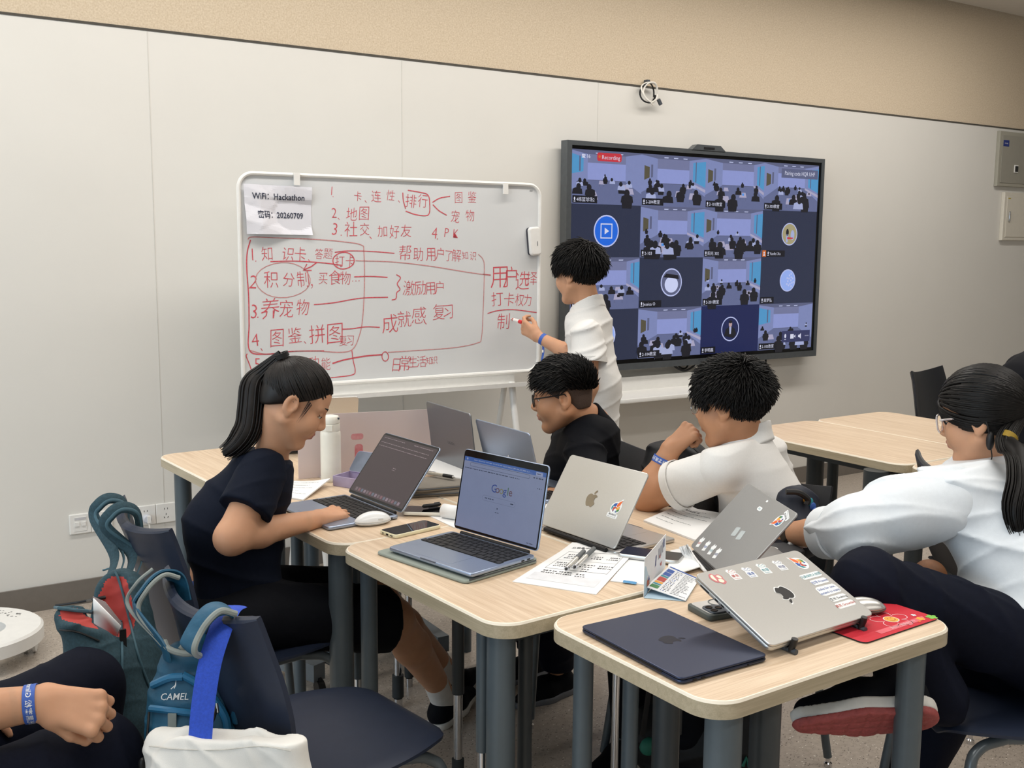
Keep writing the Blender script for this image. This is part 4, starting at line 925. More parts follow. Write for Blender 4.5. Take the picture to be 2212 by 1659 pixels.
# b, c: two grey lids at the back
t, lid, TW_, S_, B_ = laptop('tall plain grey laptop lid standing left of the blue-grey one', 1.74, 2.985, -2, 97.3, .31, .225, .7505, M_space, True, .005)
d = MB(); d.text('LEGION', .013, M_dkgrey, B_, 0, .10, .0002, 'CENTER'); d.build('logo', lid, smooth=False)
t, lid, TW_, S_, B_ = laptop('blue-grey laptop with pale fruit logo, half hidden behind search page laptop', 1.775, 2.67, 0, 105, .305, .215, .7505, M_blue)
d = MB(); fruit(d, B_ @ Matrix.Translation((0, .1, 0)), .04, mat('pale_logo', '#dfe2e8', .15, .6), .0003); d.build('logo', lid, smooth=False)
# i: lid behind the frosted panel
laptop('silver laptop lid peeking out behind the frosted panel', 1.50, 3.60, 74, 108, .30, .212, .7505, M_alu)
# h: closed midnight laptop
T = frame((1.337, 1.4675, .7505), (.9993, -.02, 0), (.02, 1, 0)); h = thing('laptop', 'closed dark navy laptop lying on the front desk', 'laptop', T, 'laptops on the desks')
MB().prism(rrect(.215, .304, .013, 6), .0015, .0085, M_mid, None, .003).build('base', h)
ld = MB().prism(rrect(.215, .304, .013, 6), .0092, .0135, M_mid, None, .002).build('lid', h); d = MB(); fruit(d, Matrix.Translation((0, 0, .0137)) @ Matrix.Rotation(R(-90), 4, 'Z'), .05, mat('dark_logo', '#2d3346', .2, .8), 0); d.build('logo', ld, smooth=False)
MB().box((-.1005, 0, .0075), (.014, .20, .004), M_deck).build('hinge', h)
pt = MB()
for x in (-.075, -.055): pt.box((x, -.1515, .005), (.009, .003, .003), M_deck)
pt.tube([(.055, -.1515, .005), (.055, -.1535, .005)], .0018, M_deck, 8).box((.08, -.1522, .0065), (.04, .001, .0008), M_deck); pt.build('port', h)
# g: closed silver laptop on a folding stand
gy, gt = R(91.96), R(22.8); u_ = A(math.sin(gy), -math.cos(gy), 0); l_ = A(math.cos(gy) * math.cos(gt), math.sin(gy) * math.cos(gt), math.sin(gt))
TG = frame(A(1.607, 1.322, .777), u_, l_); g_ = thing('laptop', 'closed silver laptop covered in stickers, propped on black stand', 'laptop', TG, 'laptops on the desks')
MB().prism(rrect(.3126, .2212, .013, 6, 0, .1106), -.0155, -.0055, M_alu, None, .0035).build('base', g_); ld = MB().prism(rrect(.3126, .2212, .013, 6, 0, .1106), -.0050, 0, M_alu, None, .0016).build('lid', g_)
MB().prism(rrect(.306, .215, .011, 6, 0, .1106), -.0056, -.0048, M_deck).build('seam', g_)
pt = MB()
for y, w in ((.185, .026), (.150, .009), (.132, .009)): pt.box((-.1556, y, -.0105), (.002, w, .0032), M_deck)
pt.tube([(-.1550, .112, -.0105), (-.1567, .112, -.0105)], .002, M_deck, 10).build('port', g_)
d = MB(); Tq = Matrix.Translation((0.0, .1106, .0003)) @ Matrix.Rotation(math.pi, 4, 'Z'); fruit(d, Tq, .053, M_stick, 0); fruit(d, Tq, .047, M_black, .0003); d.build('logo', ld, smooth=False)
def GP(px, py): return onplane(TG, px, py)
def tag_sticker(px, py, txt, c, w, h, sz):
    x, y = GP(px, py); d = MB(); q = random.Random(txt); o = []
    for k, (a, b) in enumerate(rrect(w, h, h * .28, 4)): o.append((x + a * (1 + q.uniform(-.03, .03)), y + b * (1 + q.uniform(-.06, .06))))
    d.poly(o, M_stick, None, .0003)
    for i, ln in enumerate(txt.split('\n')): d.text(ln, sz, c, None, x, y + (len(txt.split('\n')) - 1) * sz * .62 - sz * .36 - i * sz * 1.2, .0006, 'CENTER', .006)
    d.build('sticker', ld, smooth=False)
tag_sticker(1751, 1243, '为具体的人创造', I_teal, .060, .016, .0088); tag_sticker(1770, 1256, '在场 Present', I_blue, .048, .016, .0092); tag_sticker(1789, 1274, 'Solve for one,\nextend to many.', I_blue, .062, .027, .0094); tag_sticker(1811, 1291, '生长 Evolving', I_dk, .050, .016, .0092); tag_sticker(1826, 1305, '真实 Grounded', I_red, .054, .016, .0092)
d = MB(); x, y = GP(1728, 1217); flame(d, Matrix.Translation((x, y, .0003)) @ Matrix.Rotation(R(62), 4, 'Z'), .043, 0, False); d.build('sticker', ld, smooth=False)
for px, py, tx_, en, c in ((1585, 1241, '善良', 'Kindness', I_red), (1619, 1236, '强身', 'Strength', I_blue), (1650, 1228, '包容', 'Inclusive', I_teal), (1685, 1221, '创造', 'Creativity', I_navy)):
    x, y = GP(px, py); d = MB(); Tq = Matrix.Translation((x, y, .0003)) @ Matrix.Rotation(R(-6), 4, 'Z')
    d.poly([(a * .001, b * .001) for a, b in ((-10, -17), (11, -17), (11, 0), (7, 3), (12, 9), (6, 15), (-2, 13), (-8, 17), (-14, 11), (-10, 4), (-12, -4))], M_stick, Tq, 0)
    d.stroke([(a * .001, b * .001) for a, b, _ in spl([(-9, 8, 0), (-4, 13, 0), (0, 8, 0), (5, 12, 0), (8, 7, 0), (2, 4, 0), (-4, 5, 0), (-9, 8, 0)], 5)], .0007, c, Tq, .0003); d.text(tx_, .0095, c, Tq, 0, -.0085, .0003, 'CENTER', .008); d.text(en, .0042, c, Tq, 0, -.0145, .0003, 'CENTER'); d.build('sticker', ld, smooth=False)
x, y = GP(1549, 1250); d = MB(); Tq = Matrix.Translation((x, y, .0003)) @ Matrix.Rotation(R(-28), 4, 'Z'); M_pink = mat('sticker_red', '#c9757a', .5); M_crm = mat('sticker_cream', '#f4ecd2', .5)
sm = lambda pts, s: [(a * s, b * s) for a, b, _ in spl([(p[0], p[1], 0) for p in pts + pts[:1]], 5)[:-1]]
d.poly(sm([(-16, 8), (-10, 13), (-3, 10), (4, 14), (12, 10), (14, 2), (18, -6), (12, -14), (3, -12), (-4, -13), (-11, -9), (-16, -2)], .00105), M_pink, Tq, 0); d.poly(sm([(-14, 6), (-9, 10), (-6, 3), (-2, -9), (-9, -6), (-13, -1)], .001), M_crm, Tq, .0003); d.poly(sm([(-1, 8), (5, 11), (10, 8), (10, 2), (3, 3)], .001), M_crm, Tq, .0003); d.poly(sm([(2, -1), (10, 0), (14, -5), (10, -11), (2, -9)], .001), M_crm, Tq, .0003); d.build('sticker', ld, smooth=False)
# the stand
stn = thing('laptop_stand', 'black folding stand holding up the stickered silver laptop', 'laptop stand')
for px, py, k in ((1716, 1392, 0), (1858, 1338, 1)):
    x, y = GP(px, py - 6); x = max(min(x, .14), -.14); P = lambda a, b, c: A(*(TG @ Vector((a, b, c))))
    foot = P(x, -.006, -.0165); g0 = A(foot[0], foot[1], .7555); bk = P(x * .55, .15, -.022); bk0 = A(bk[0], bk[1] + .02, .756)
    MB().tube([P(x, -.004, .006), P(x, -.006, -.004), P(x, -.006, -.018), foot - A(0, .0, .006)], .0065, M_black, 10).tube([P(x, .0, -.0225), P(x * .55, .17, -.0225)], .0055, M_black, 8).build('hook_arm', stn)
    MB().tube([g0 + A(0, -.012, 0), g0 + A(0, .03, 0), A(bk0[0], bk0[1], .757)], .0055, M_dkgrey, 10).build('floor_bar', stn); MB().tube([bk, bk0], .006, M_black, 10).build('prop', stn)
# ================================================================ small things on the desks
Z0 = .7503
def quad_on(cs, z=Z0): return [OZ(*c, z) for c in cs]
M_sheet = mat('white_sheet', '#eceded', .7, var=.012, scale=10)
M_pen_ink = mat('print_dark', '#50525a', .7); M_printb = mat('print_bold', '#26272c', .7)
def sheet(name, label, cs, cat='paper', th=.0012, lift=None, group=None, seed=1, title=None, body=True, z=Z0, nl=9, more=None):
    c = quad_on(cs, z); o = sum(c) / 4; T = frame(o, c[1] - c[0], c[3] - c[0]) if True else None; Ti = T.inverted(); L = [Ti @ Vector(p) for p in c]
    if T.to_3x3().col[2].z < 0: raise ValueError(label)
    n = 14; mb = MB(); lift = lift or (lambda s, t: .0); vs = []; fs = []
    for j in range(n + 1):
        for i in range(n + 1): s, t = i / n, j / n; q = bil([(p.x, p.y) for p in L], s, t); vs.append((q[0], q[1], th + lift(s, t)))
    m = n + 1; k = m * m; vs += [(x, y, zz - th) for x, y, zz in vs]
    for j in range(n):
        for i in range(n): a = j * m + i; fs += [(a, a + 1, a + m + 1, a + m), (k + a, k + a + m, k + a + m + 1, k + a + 1)]
    for i in range(n):
        for a, b in ((i, i + 1), (n * m + i + 1, n * m + i), ((i + 1) * m, i * m), (i * m + n, (i + 1) * m + n)): fs.append((b, a, a + k, b + k))
    mb.add(vs, fs, M_sheet); ob = mb.build(name); ob.matrix_world = T; tag(ob, label, cat, group)
    d = MB(); q = random.Random(seed)
    def put(s, t, e, h, mm):
        pts = []
        for a, b in ((s, t), (e, t), (e, t + h), (s, t + h)): w = bil([(p.x, p.y) for p in L], a, b); pts.append((w[0], w[1], th + lift(a, b) + .0004))
        d.add(pts, [(0, 1, 2, 3)], mm)
    def wtext(body_, s, t, h, mm, al='LEFT', off=0):
        W_ = (L[1] - L[0]).length; H_ = (L[3] - L[0]).length; v_, f_ = glyphs(body_, off, 0, al); pts = []
        for a, b in v_: ss = s + a * h / W_; tt = t + b * h / H_; w = bil([(p.x, p.y) for p in L], ss, tt); pts.append((w[0], w[1], th + lift(min(max(ss, 0), 1), min(max(tt, 0), 1)) + .0005))
        d.add(pts, f_, mm)
    if title: wtext(title[0], title[1], title[2], title[3], M_printb, 'LEFT', .012)
    if body:
        for k_ in range(nl):
            t = .86 - .78 * k_ / nl; x = .08
            e = q.uniform(.3, .92)
            while x < e: l = q.uniform(.01, .06); put(x, t, min(x + l, e), .009 if q.random() < .8 else .014, M_pen_ink); x += l + q.uniform(.006, .02)
    if more: more(put, wtext, L, d, lift, th)
    if d.f: d.build('printed_text', ob, smooth=False)
    return ob, put, wtext, T
# corners: reading-left-bottom, right-bottom, right-top, left-top
def table_print(put, wt, L, d, lift, th):
    q = random.Random(3)
    for s, t, e, h in ((.12, .36, .92, .006), (.12, .78, .92, .006), (.12, .57, .92, .004)): put(s, t, e, h * .6, M_pen_ink)
    for s in (.12, .915): put(s, .36, s + .004, .42, M_pen_ink)
    put(.08, .10, .92, .15, mat('pale_grey_print', '#d9dbdf', .7))
    for t in (.21, .17, .13):
        x = .1
        while x < .62: l = q.uniform(.01, .05); put(x, t + .001, x + l, .010, M_pen_ink); x += l + .01
    for (s, t, w, n) in ((.17, .70, .15, 3), (.52, .68, .15, 2), (.74, .68, .15, 2), (.16, .50, .18, 2), (.50, .49, .17, 2), (.72, .49, .18, 2), (.16, .42, .3, 1), (.55, .40, .1, 2), (.14, .30, .16, 2), (.32, .30, .2, 2), (.56, .29, .12, 3)):
        for k in range(n):
            x = s + q.uniform(0, .03)
            while x < s + w: l = q.uniform(.008, .03); put(x, t - k * .042, x + l, .018, M_printb if q.random() < .6 else M_pen_ink); x += l + q.uniform(.006, .02)
sh, put, wt, T_ = sheet('printed_sheet', 'printed worksheet with two pens lying on it', ((1107, 1257), (1288, 1285), (1382, 1185), (1236, 1176)), th=.0016, lift=lambda s, t: .006 * s * t + .004 * max(0, t - .8) * 5 * (1 - s), title=('从现象中寻找第一题', .10, .86, .013), nl=0, more=table_print)
M_clear = mat('clear_plastic_barrel', '#c8c3b6', .15, trans=.5); M_grip = mat('grey_grip', '#63676a', .6)
def pen(label, a, b, z, kind=0, group='pens'):
    a, b = OZ(*a, z), OZ(*b, z); L_ = np.linalg.norm(b - a); t = thing('pen', label, 'pen', frame(a, b - a, np.cross((0, 0, 1), b - a)), group); X = lambda k: (k * L_, 0, 0)
    if kind == 0:
        MB().tube([X(0), X(.05)], [.0012, .004], M_black, 12).tube([X(.05), X(.17)], .0058, M_chrome, 14).build('tip', t); MB().tube([X(.17), X(.6)], .0053, M_clear, 14).build('barrel', t); MB().tube([X(.6), X(.97), X(1)], [.0062, .006, .003], M_grip, 14).build('grip', t); MB().tube([X(.2), X(.58)], .002, M_dkgrey, 8).build('refill', t)
    elif kind == 1:
        MB().tube([X(0), X(.08)], [.001, .0045], M_alu, 12).build('tip', t); MB().tube([X(.08), X(.42)], .0058, M_black, 14).build('grip', t); MB().tube([X(.42), X(1)], .0055, M_clear, 14).build('barrel', t); MB().box((L_ * .85, 0, .006), (L_ * .25, .003, .0015), M_alu).build('clip', t)
    else:
        MB().tube([X(0), X(.08), X(.92), X(1)], [.002, .0055, .0055, .003], M_black, 12).build('barrel', t); MB().box((L_ * .8, 0, .0062), (L_ * .3, .003, .0015), M_dkgrey).build('clip', t)
    return t
pen('grey grip pen on the worksheet, left of the pair', (1221, 1231), (1262, 1190), Z0 + .016); pen('grey grip pen on the worksheet, right of the pair', (1239, 1227), (1284, 1184), Z0 + .016)
sheet('booklet', 'white printed booklet on right desk behind the matte grey laptop', ((1390, 1127), (1502, 1170), (1560, 1112), (1478, 1098)), 'booklet', .005, lambda s, t: .012 * max(0, 1 - s * 3) * t, seed=5, title=('从现象中寻找第一题', .12, .80, .011), nl=6)
sheet('printed_sheets', 'folded white printed sheets lying left of the dark screen laptop', ((600, 1072), (655, 1082), (714, 1050), (625, 1040)), 'paper', .004, lambda s, t: .022 * s * s * t, seed=6, nl=5)
sheet('white_sheet', 'white paper with black pen on it, behind the grey pouches', ((905, 1045), (998, 1058), (1006, 1010), (940, 1004)), 'paper', .003, lambda s, t: .034, seed=7, nl=0)
pen('clear pen with black grip on white paper behind grey pouches', (983, 1031), (924, 1021), Z0 + .046, 1)
sheet('white_sheets', 'loose white sheets under the worksheet, beside the black phone', ((1318, 1256), (1395, 1264), (1420, 1200), (1362, 1204)), 'paper', .002, seed=8, nl=0)
bk = MB(); c = quad_on(((1345, 1258), (1374, 1262), (1376, 1257), (1347, 1253)), Z0 + .003); bk.add(c, [(0, 1, 2, 3)], mat('blue_print', '#4a8fc0', .5)); bk.build('blue_label', bpy.data.objects['white_sheets'], smooth=False).matrix_world = Matrix.Identity(4)
sheet('white_papers', 'white papers curling up between leaflet and matte grey laptop', ((1440, 1250), (1512, 1236), (1490, 1192), (1448, 1192)), 'paper', .002, lambda s, t: .002 + .01 * s, seed=9, nl=0)
# curled booklet pages at the laptop
bkl = thing('curled_booklet', 'curled booklet with printed pages against the matte grey laptop lid', 'booklet')
for k in range(5):
    a, b = OZ(1532 - k * 2, 1238, Z0 + .001 + k * .001), OZ(1500 - k * 6, 1200, Z0 + .004 + k * .002); up = A(0, 0, 1); n = 8; vs = []; fs = []
    q0 = OZ(1466 + k * 5, 1188 - k * 1.2, Z0 + .018 + k * .006); q1 = OZ(1478 + k * 4, 1206, Z0 + .008)
    for i in range(n + 1):
        s = i / n; p0 = mix(a, q1, s) + up * .006 * math.sin(math.pi * s); p1 = mix(b + A(.02, .02, 0), q0, s) + up * .012 * math.sin(math.pi * s * .8); vs += [p0, p1]
    for i in range(n): fs.append((2 * i, 2 * i + 1, 2 * i + 3, 2 * i + 2))
    pg_ = MB(); pg_.add(vs, fs, M_sheet); o = pg_.build('page', bkl); sm_ = o.modifiers.new('thickness', 'SOLIDIFY'); sm_.thickness = .0008
# ---- folded leaflet
lf = thing('folded_leaflet', 'folded schedule card with coloured blocks, one flap standing up', 'leaflet')
M_card = mat('leaflet_card', '#e4e7ea', .5, var=.01); M_pale = mat('leaflet_pale_blue', '#b9d2e2', .5)
def panel(name, cs3, m, th=.0012):
    c = [A(*p) for p in cs3]; T = frame(c[0], c[1] - c[0], c[3] - c[0]); Ti = T.inverted(); L = [Ti @ Vector(p) for p in c]
    mb = MB(); mb.prism([(p.x, p.y) for p in L], -th, 0, m); o = mb.build(name, lf, smooth=False, T=T); return o, [(p.x, p.y) for p in L]
p0, p1, p2, p3 = OZ(1393, 1291, Z0), OZ(1402, 1268, Z0 + .018), OZ(1436, 1222, Z0 + .03), OZ(1440, 1232, Z0)
h0 = OZ(1391, 1290, Z0 + .001); h1 = OZ(1437, 1226, Z0 + .008)
o, L = panel('standing_flap', (h0, h1, h1 + A(0, 0, .082), h0 + A(0, 0, .088)), M_card)
d = MB(); P = lambda s, t: tuple(bil([L[3], L[2], L[1], L[0]], s, 1 - t)) + (.0004,)
d.add([P(0, 0), P(.32, 0), P(.06, .75), P(0, .8)], [(0, 1, 2, 3)], M_pale); d.add([P(.05, .2), P(.2, .1), P(.3, .3), P(.12, .46)], [(0, 1, 2, 3)], M_stick); d.add([P(.1, .18), P(.22, .16), P(.22, .3), P(.12, .34)], [(0, 1, 2, 3)], I_org); d.add([P(.14, .3), P(.24, .28), P(.2, .42)], [(0, 1, 2)], I_blue)
for (s, t, w) in ((.62, .82, .08), (.72, .84, .06), (.8, .88, .06)): d.add([P(s, t), P(s + w, t), P(s + w, t - .3), P(s, t - .3)], [(0, 1, 2, 3)], mat('grey_print', '#a3a6ae', .6))
for (s, t) in ((.66, .6), (.72, .34)): d.add([P(s, t), P(s + .09, t + .02), P(s + .07, t - .1), P(s + .02, t - .08)], [(0, 1, 2, 3)], I_red)
d.add([P(.86, .92), P(.92, .94), P(.92, .7), P(.86, .68)], [(0, 1, 2, 3)], I_navy); d.add([P(.5, .7), P(.55, .72), P(.52, .45), P(.47, .43)], [(0, 1, 2, 3)], I_navy); d.build('printed_art', o, smooth=False)
c0_, c1_, c2_, c3_ = OZ(1394, 1267, Z0 + .016), OZ(1481, 1297, Z0 + .004), OZ(1511, 1250, Z0 + .006), OZ(1446, 1222, Z0 + .016)
o, L = panel('schedule_flap', (c0_, c1_, c2_, c3_), M_card)
d = MB(); P = lambda s, t: tuple(bil([L[3], L[2], L[1], L[0]], s, 1 - t)) + (.0004,)
rowc = [(I_grn, .12), (I_teal, .05), (I_yel, .07), (I_red, .16), (I_teal, .06), (I_blue, .13), (I_blue, .13)]; t = .06
for m, h_ in rowc: d.add([P(.06, t), P(.27, t), P(.27, t + h_), P(.06, t + h_)], [(0, 1, 2, 3)], m); t += h_ + .018
d.add([P(.05, .95), P(.95, .95), P(.95, .99), P(.05, .99)], [(0, 1, 2, 3)], I_blue); q = random.Random(4)
for k in range(16):
    t = .06 + k * .055; x = .33
    while x < .5: l = q.uniform(.02, .06); d.add([P(x, t), P(x + l, t), P(x + l, t + .018), P(x, t + .018)], [(0, 1, 2, 3)], I_blue if q.random() < .3 else M_pen_ink); x += l + .03
    x = .58; e = q.uniform(.7, .94)
    while x < e: l = q.uniform(.03, .08); d.add([P(x, t), P(x + l, t), P(x + l, t + .014), P(x, t + .014)], [(0, 1, 2, 3)], M_pen_ink); x += l + .012
d.build('printed_schedule', o, smooth=False)
panel('bottom_flap', (OZ(1391, 1291, Z0 + .0015), OZ(1482, 1298, Z0 + .0015), OZ(1500, 1268, Z0 + .0015), OZ(1437, 1236, Z0 + .0015)), M_pale)
# ---- phones
def phone(label, T, W, L_, body, glassm, kind=0, th=.010):
    t = thing('phone', label, 'phone', T); MB().prism(rrect(W, L_, .010, 6), 0, th, body, None, .0028).build('case', t)
    if kind == 0: MB().prism(rrect(W - .006, L_ - .006, .008, 6), th - .0004, th + .0003, glassm).build('screen', t)
    return t
M_cream = mat('cream_case', '#e6dfbd', .45); M_creamw = mat('cream_white', '#e9e6da', .4, var=.02)
fa, fb, fc = OZ(820, 1144, Z0 + .01), OZ(853, 1157, Z0 + .01), OZ(953, 1134, Z0 + .01)
dirL = nrm(fc - fb); ctr_ = (fa + fc) / 2; t = phone('phone in cream case lying face up by the mouse', frame(A(ctr_[0], ctr_[1], Z0), np.cross(dirL, (0, 0, 1)), dirL), .074, .158, M_cream, mat('phone_glass', '#0b0b0c', .05, spec=.8))
pt = MB()
for x, w in ((-.018, .003), (0, .009), (.018, .010)): pt.box((x, -.0792, .005), (w, .002, .004 if w < .01 else .002), M_deck)
pt.build('port', t)
a_ = OZ(930, 1101, Z0 + .012); ph2 = phone('phone in pale case beneath the rolled paper', frame(A(a_[0], a_[1], Z0 + .003), (.6, .8, 0), (-.8, .6, 0)), .074, .15, M_creamw, mat('phone_glass', '#0b0b0c', .05, spec=.8)); pen('black pen resting on the phone beneath the rolled paper', (912, 1094), (952, 1089), Z0 + .021, 2)
a_ = OZ(1408, 1200, Z0 + .008); dl = nrm(OZ(1452, 1207, Z0) - OZ(1366, 1196, Z0)); phone('black phone with silver rim between worksheet and leaflet', frame(A(a_[0], a_[1], Z0 + .0035), np.cross(dl, (0, 0, 1)), dl), .075, .155, M_alu, M_glass)
a_ = OZ(1543, 1311, Z0 + .013); dl = nrm(OZ(1555, 1301, Z0) - OZ(1487, 1312, Z0)); t = phone('phone lying face down in dark grey case with three camera lenses', frame(A(a_[0], a_[1], Z0), dl, np.cross((0, 0, 1), dl)), .085, .085, mat('dark_green_grey_case', '#4d5350', .5), None, 1, .013)
MB().prism(rrect(.074, .074, .008, 5, .003, .003), .0125, .0134, mat('frosted_back', '#c3c1bd', .4)).build('back_plate', t); MB().prism(rrect(.042, .046, .012, 6, -.010, -.015), .013, .0165, M_dkgrey, None, .0015).build('camera_bump', t)
for x, y in ((-.019, -.007), (-.019, -.026), (-.001, -.016)): MB().lathe([(.0078, .0163), (.0078, .018), (.006, .0182), (.0055, .0175), (0, .0175)], M_glass, 18, Matrix.Translation((x, y, 0))).build('lens', t)
rg = MB(); rg.tube([(.022 + .019 * math.cos(a), .02 + .019 * math.sin(a), .0135) for a in [k * math.pi / 12 for k in range(25)]], .0016, mat('ring_grey', '#6d706e', .5), 8); rg.build('magnet_ring', t)
# ---- mice
def mouse(label, px, py, L_, W, Hh, yaw, body, under, name='mouse', z=Z0):
    p = OZ(px, py, z); t = thing('computer_mouse', label, 'mouse', TR(p[0], p[1], z, yaw), 'computer mice')
    s = SDF().ell((0, 0, .002), (L_ / 2, W / 2, Hh), .004).cut((0, 0, -1), (0, 0, .010), .003); solid('shell', [s.mesh(.002)], [body], t)
    s = SDF().ell((0, 0, .012), (L_ / 2 * .985, W / 2 * .98, .016), .004).cut((0, 0, -1), (0, 0, .0005), .003).cut((0, 0, 1), (0, 0, .0102), .001); solid('underside', [s.mesh(.002)], [under], t); return t
M_mw = mat('glossy_white', '#e6e9ea', .2, var=.01); M_mu = mat('pale_underside', '#d2d6d8', .35)
t = mouse('white computer mouse left of the cream phone', 805, 1132, .112, .062, .034, R(-2), M_mw, M_mu); MB().box((.012, -.028, .018), (.014, .001, .005), M_mu).build('mark', t)
# ---- mouse pad, silver mouse
pc = [OZ(*c, Z0 + .003) for c in ((1700, 1330), (1905, 1377), (2032, 1336), (1835, 1276))]
o_ = OZ(1853, 1318, Z0); ex = nrm(OZ(2032, 1336, Z0) - OZ(1910, 1377, Z0)); T = frame(A(o_[0], o_[1], Z0), ex, np.cross((0, 0, 1), ex)); Lp = [T.inverted() @ Vector(c) for c in pc]
M_padr = mat('red_mouse_pad', '#c22233', .7, var=.03, scale=500); md = thing('mouse_pad', 'red mouse pad with smiling white-outlined flower on front desk', 'mouse pad', T)
q0, q2 = (-.155, Lp[1].y), (Lp[2].x, Lp[3].y if Lp[3].y > 0 else .1); wx, wy = q2[0] - q0[0], q2[1] - q0[1]; cx_, cy_ = (q0[0] + q2[0]) / 2, (q0[1] + q2[1]) / 2
MB().prism(rrect(wx, wy, .014, 5, cx_, cy_), 0, .003, M_black, None, 0, M_padr).build('pad', md)
d = MB(); f_ = T.inverted() @ Vector(OZ(1925, 1338, Z0 + .003)); pet = []
for k in range(61): a = 2 * math.pi * k / 60; r_ = .021 + .022 * abs(math.cos(2.5 * a)) ** .7; pet.append((f_.x + r_ * math.cos(a) * 1.05, f_.y + r_ * math.sin(a)))
d.stroke(pet, .0016, mat('pale_pink', '#f2c9cf', .6), None, .0034)
for rr_, m_, z_ in ((.0165, M_stick, .0034), (.0148, I_yel, .0036)): d.poly([(f_.x + rr_ * math.cos(k * .262), f_.y + rr_ * math.sin(k * .262)) for k in range(24)], m_, None, z_)
d.stroke([(f_.x + .008 * math.cos(a), f_.y + .008 * math.sin(a)) for a in [R(200 + k * 14) for k in range(11)]], .0012, M_printb, None, .0038)
for s in (-1, 1): d.poly([(f_.x + s * .005 + .0012 * math.cos(k), f_.y + .005 + .0018 * math.sin(k)) for k in range(6)], M_printb, None, .0038)
for px, py, m_, r_ in ((1988, 1337, I_yel, .010), (2012, 1333, mat('lime', '#7cc04a', .5), .013), (1973, 1329, mat('pale_grey_print', '#d9dbdf', .7), .006), (1986, 1343, I_org, .004)):
    c_ = T.inverted() @ Vector(OZ(px, py, Z0 + .003)); d.poly([(c_.x + r_ * (.6 + .4 * abs(math.cos(2.5 * a))) * math.cos(a), c_.y + r_ * (.6 + .4 * abs(math.cos(2.5 * a))) * math.sin(a)) for a in [k * .157 for k in range(40)]], m_, None, .0036)
d.poly([(q0[0] + .07, q0[1] + .012), (q2[0] - .03, q0[1] + .012), (q2[0] - .02, q0[1] + .028), (q0[0] + .07, q0[1] + .028)], mat('pale_red_band', '#d8626c', .6), None, .0034); c_ = T.inverted() @ Vector(OZ(1870, 1357, Z0)); d.text('请绕行 道路施工中', .010, mat('pale_pink', '#f2c9cf', .6), None, -.045, q0[1] + .016, .0038); d.build('printed_art', md, smooth=False)
t = mouse('silver mouse on the red mouse pad', 1862, 1322, .105, .060, .030, R(-32), M_alu, mat('brown_grey', '#6d6862', .3, .5), z=Z0 + .003)
# ---- bottle, panel, pencil case, pouches
p = OZ(711, 1043, Z0) + A(.02, .03, 0); bt_ = thing('drink_bottle', 'cream insulated bottle standing beside the frosted panel', 'bottle', TR(p[0], p[1], Z0, R(-30)))
MB().lathe([(.030, 0), (.0325, .004), (.033, .01), (.033, .150), (.0325, .160), (.030, .166)], M_creamw, 36).build('body', bt_); MB().lathe([(.031, .166), (.0315, .168), (.0315, .188), (.031, .190)], M_creamw, 36).build('collar', bt_)
MB().lathe([(.0305, .191), (.031, .193), (.0305, .206), (.026, .213), (.015, .216), (0, .217)], M_creamw, 36).build('lid', bt_); MB().box((.0, -.032, .178), (.02, .005, .018), M_creamw).build('latch', bt_); MB().box((.028, -.013, .207), (.006, .006, .006), M_dkgrey).build('hinge_pin', bt_)
M_frost = mat('frosted_acrylic', '#e6d8d6', .38, var=.02, scale=6, trans=.35); M_fred = mat('blurred_red_mark', '#c86a73', .6, var=.25, scale=30, col2='#d8a0a2')
pa, pb = OZ(645, 1035, Z0), OZ(934, 1010, Z0); fp = thing('frosted_panel', 'frosted pinkish white panel standing on desk with blurred red marks', 'panel', frame(pa, pb - pa, (0, 0, 1)))
fw = np.linalg.norm(pb - pa); MB().prism([(0, 0), (fw, 0), (fw, .205), (0, .212)], -.003, 0, M_frost).build('sheet', fp)
d = MB(); d.prism(rrect(.042, .020, .008, 5, .200, .128), 0, .0008, M_fred).prism(rrect(.028, .072, .010, 5, .205, .066), 0, .0008, M_fred); d.build('red_mark', fp); MB().box((fw * .5, .003, -.012), (fw * .7, .006, .05), M_frost).build('foot', fp)
pcx = thing('pencil_case', 'lilac pencil case open and full of pens, behind dark laptop', 'pencil case', frame(OZ(790, 1052, Z0), OZ(850, 1066, Z0) - OZ(722, 1046, Z0), (0.3, 1, 0)))
M_lil = mat('lilac_fabric', '#a79bb5', .7, bump=.1, bscale=800); M_slate = mat('slate_lining', '#6c7482', .6)
mb = MB(); mb.prism(rrect(.20, .085, .012, 5), 0, .004, M_lil)
for (x, y, w, h_) in ((0, -.041, .196, .004), (0, .041, .196, .004), (-.098, 0, .004, .08), (.098, 0, .004, .08)): mb.box((x, y, .017), (w, h_, .032), M_lil)
mb.build('tray', pcx); MB().prism(rrect(.20, .08, .012, 5, 0, .04), -.006, 0, M_lil, None, .002, M_slate).build('lid', pcx, T=Matrix.Translation((0.0, .035, .034)) @ Matrix.Rotation(R(48), 4, 'X'))
for k in range(7): 
    tp = thing('pen', 'thin pen in a bundle inside the lilac pencil case', 'pen', pcx.matrix_world @ Matrix.Translation((-.085, -.03 + k * .0095, .012 + (k % 3) * .008)), 'pens in the lilac case'); MB().tube([(0, 0, 0), (.15, .004 * (k % 2), .006)], .0042, (M_dkgrey, M_clear, M_slate)[k % 3], 8).build('barrel', tp)
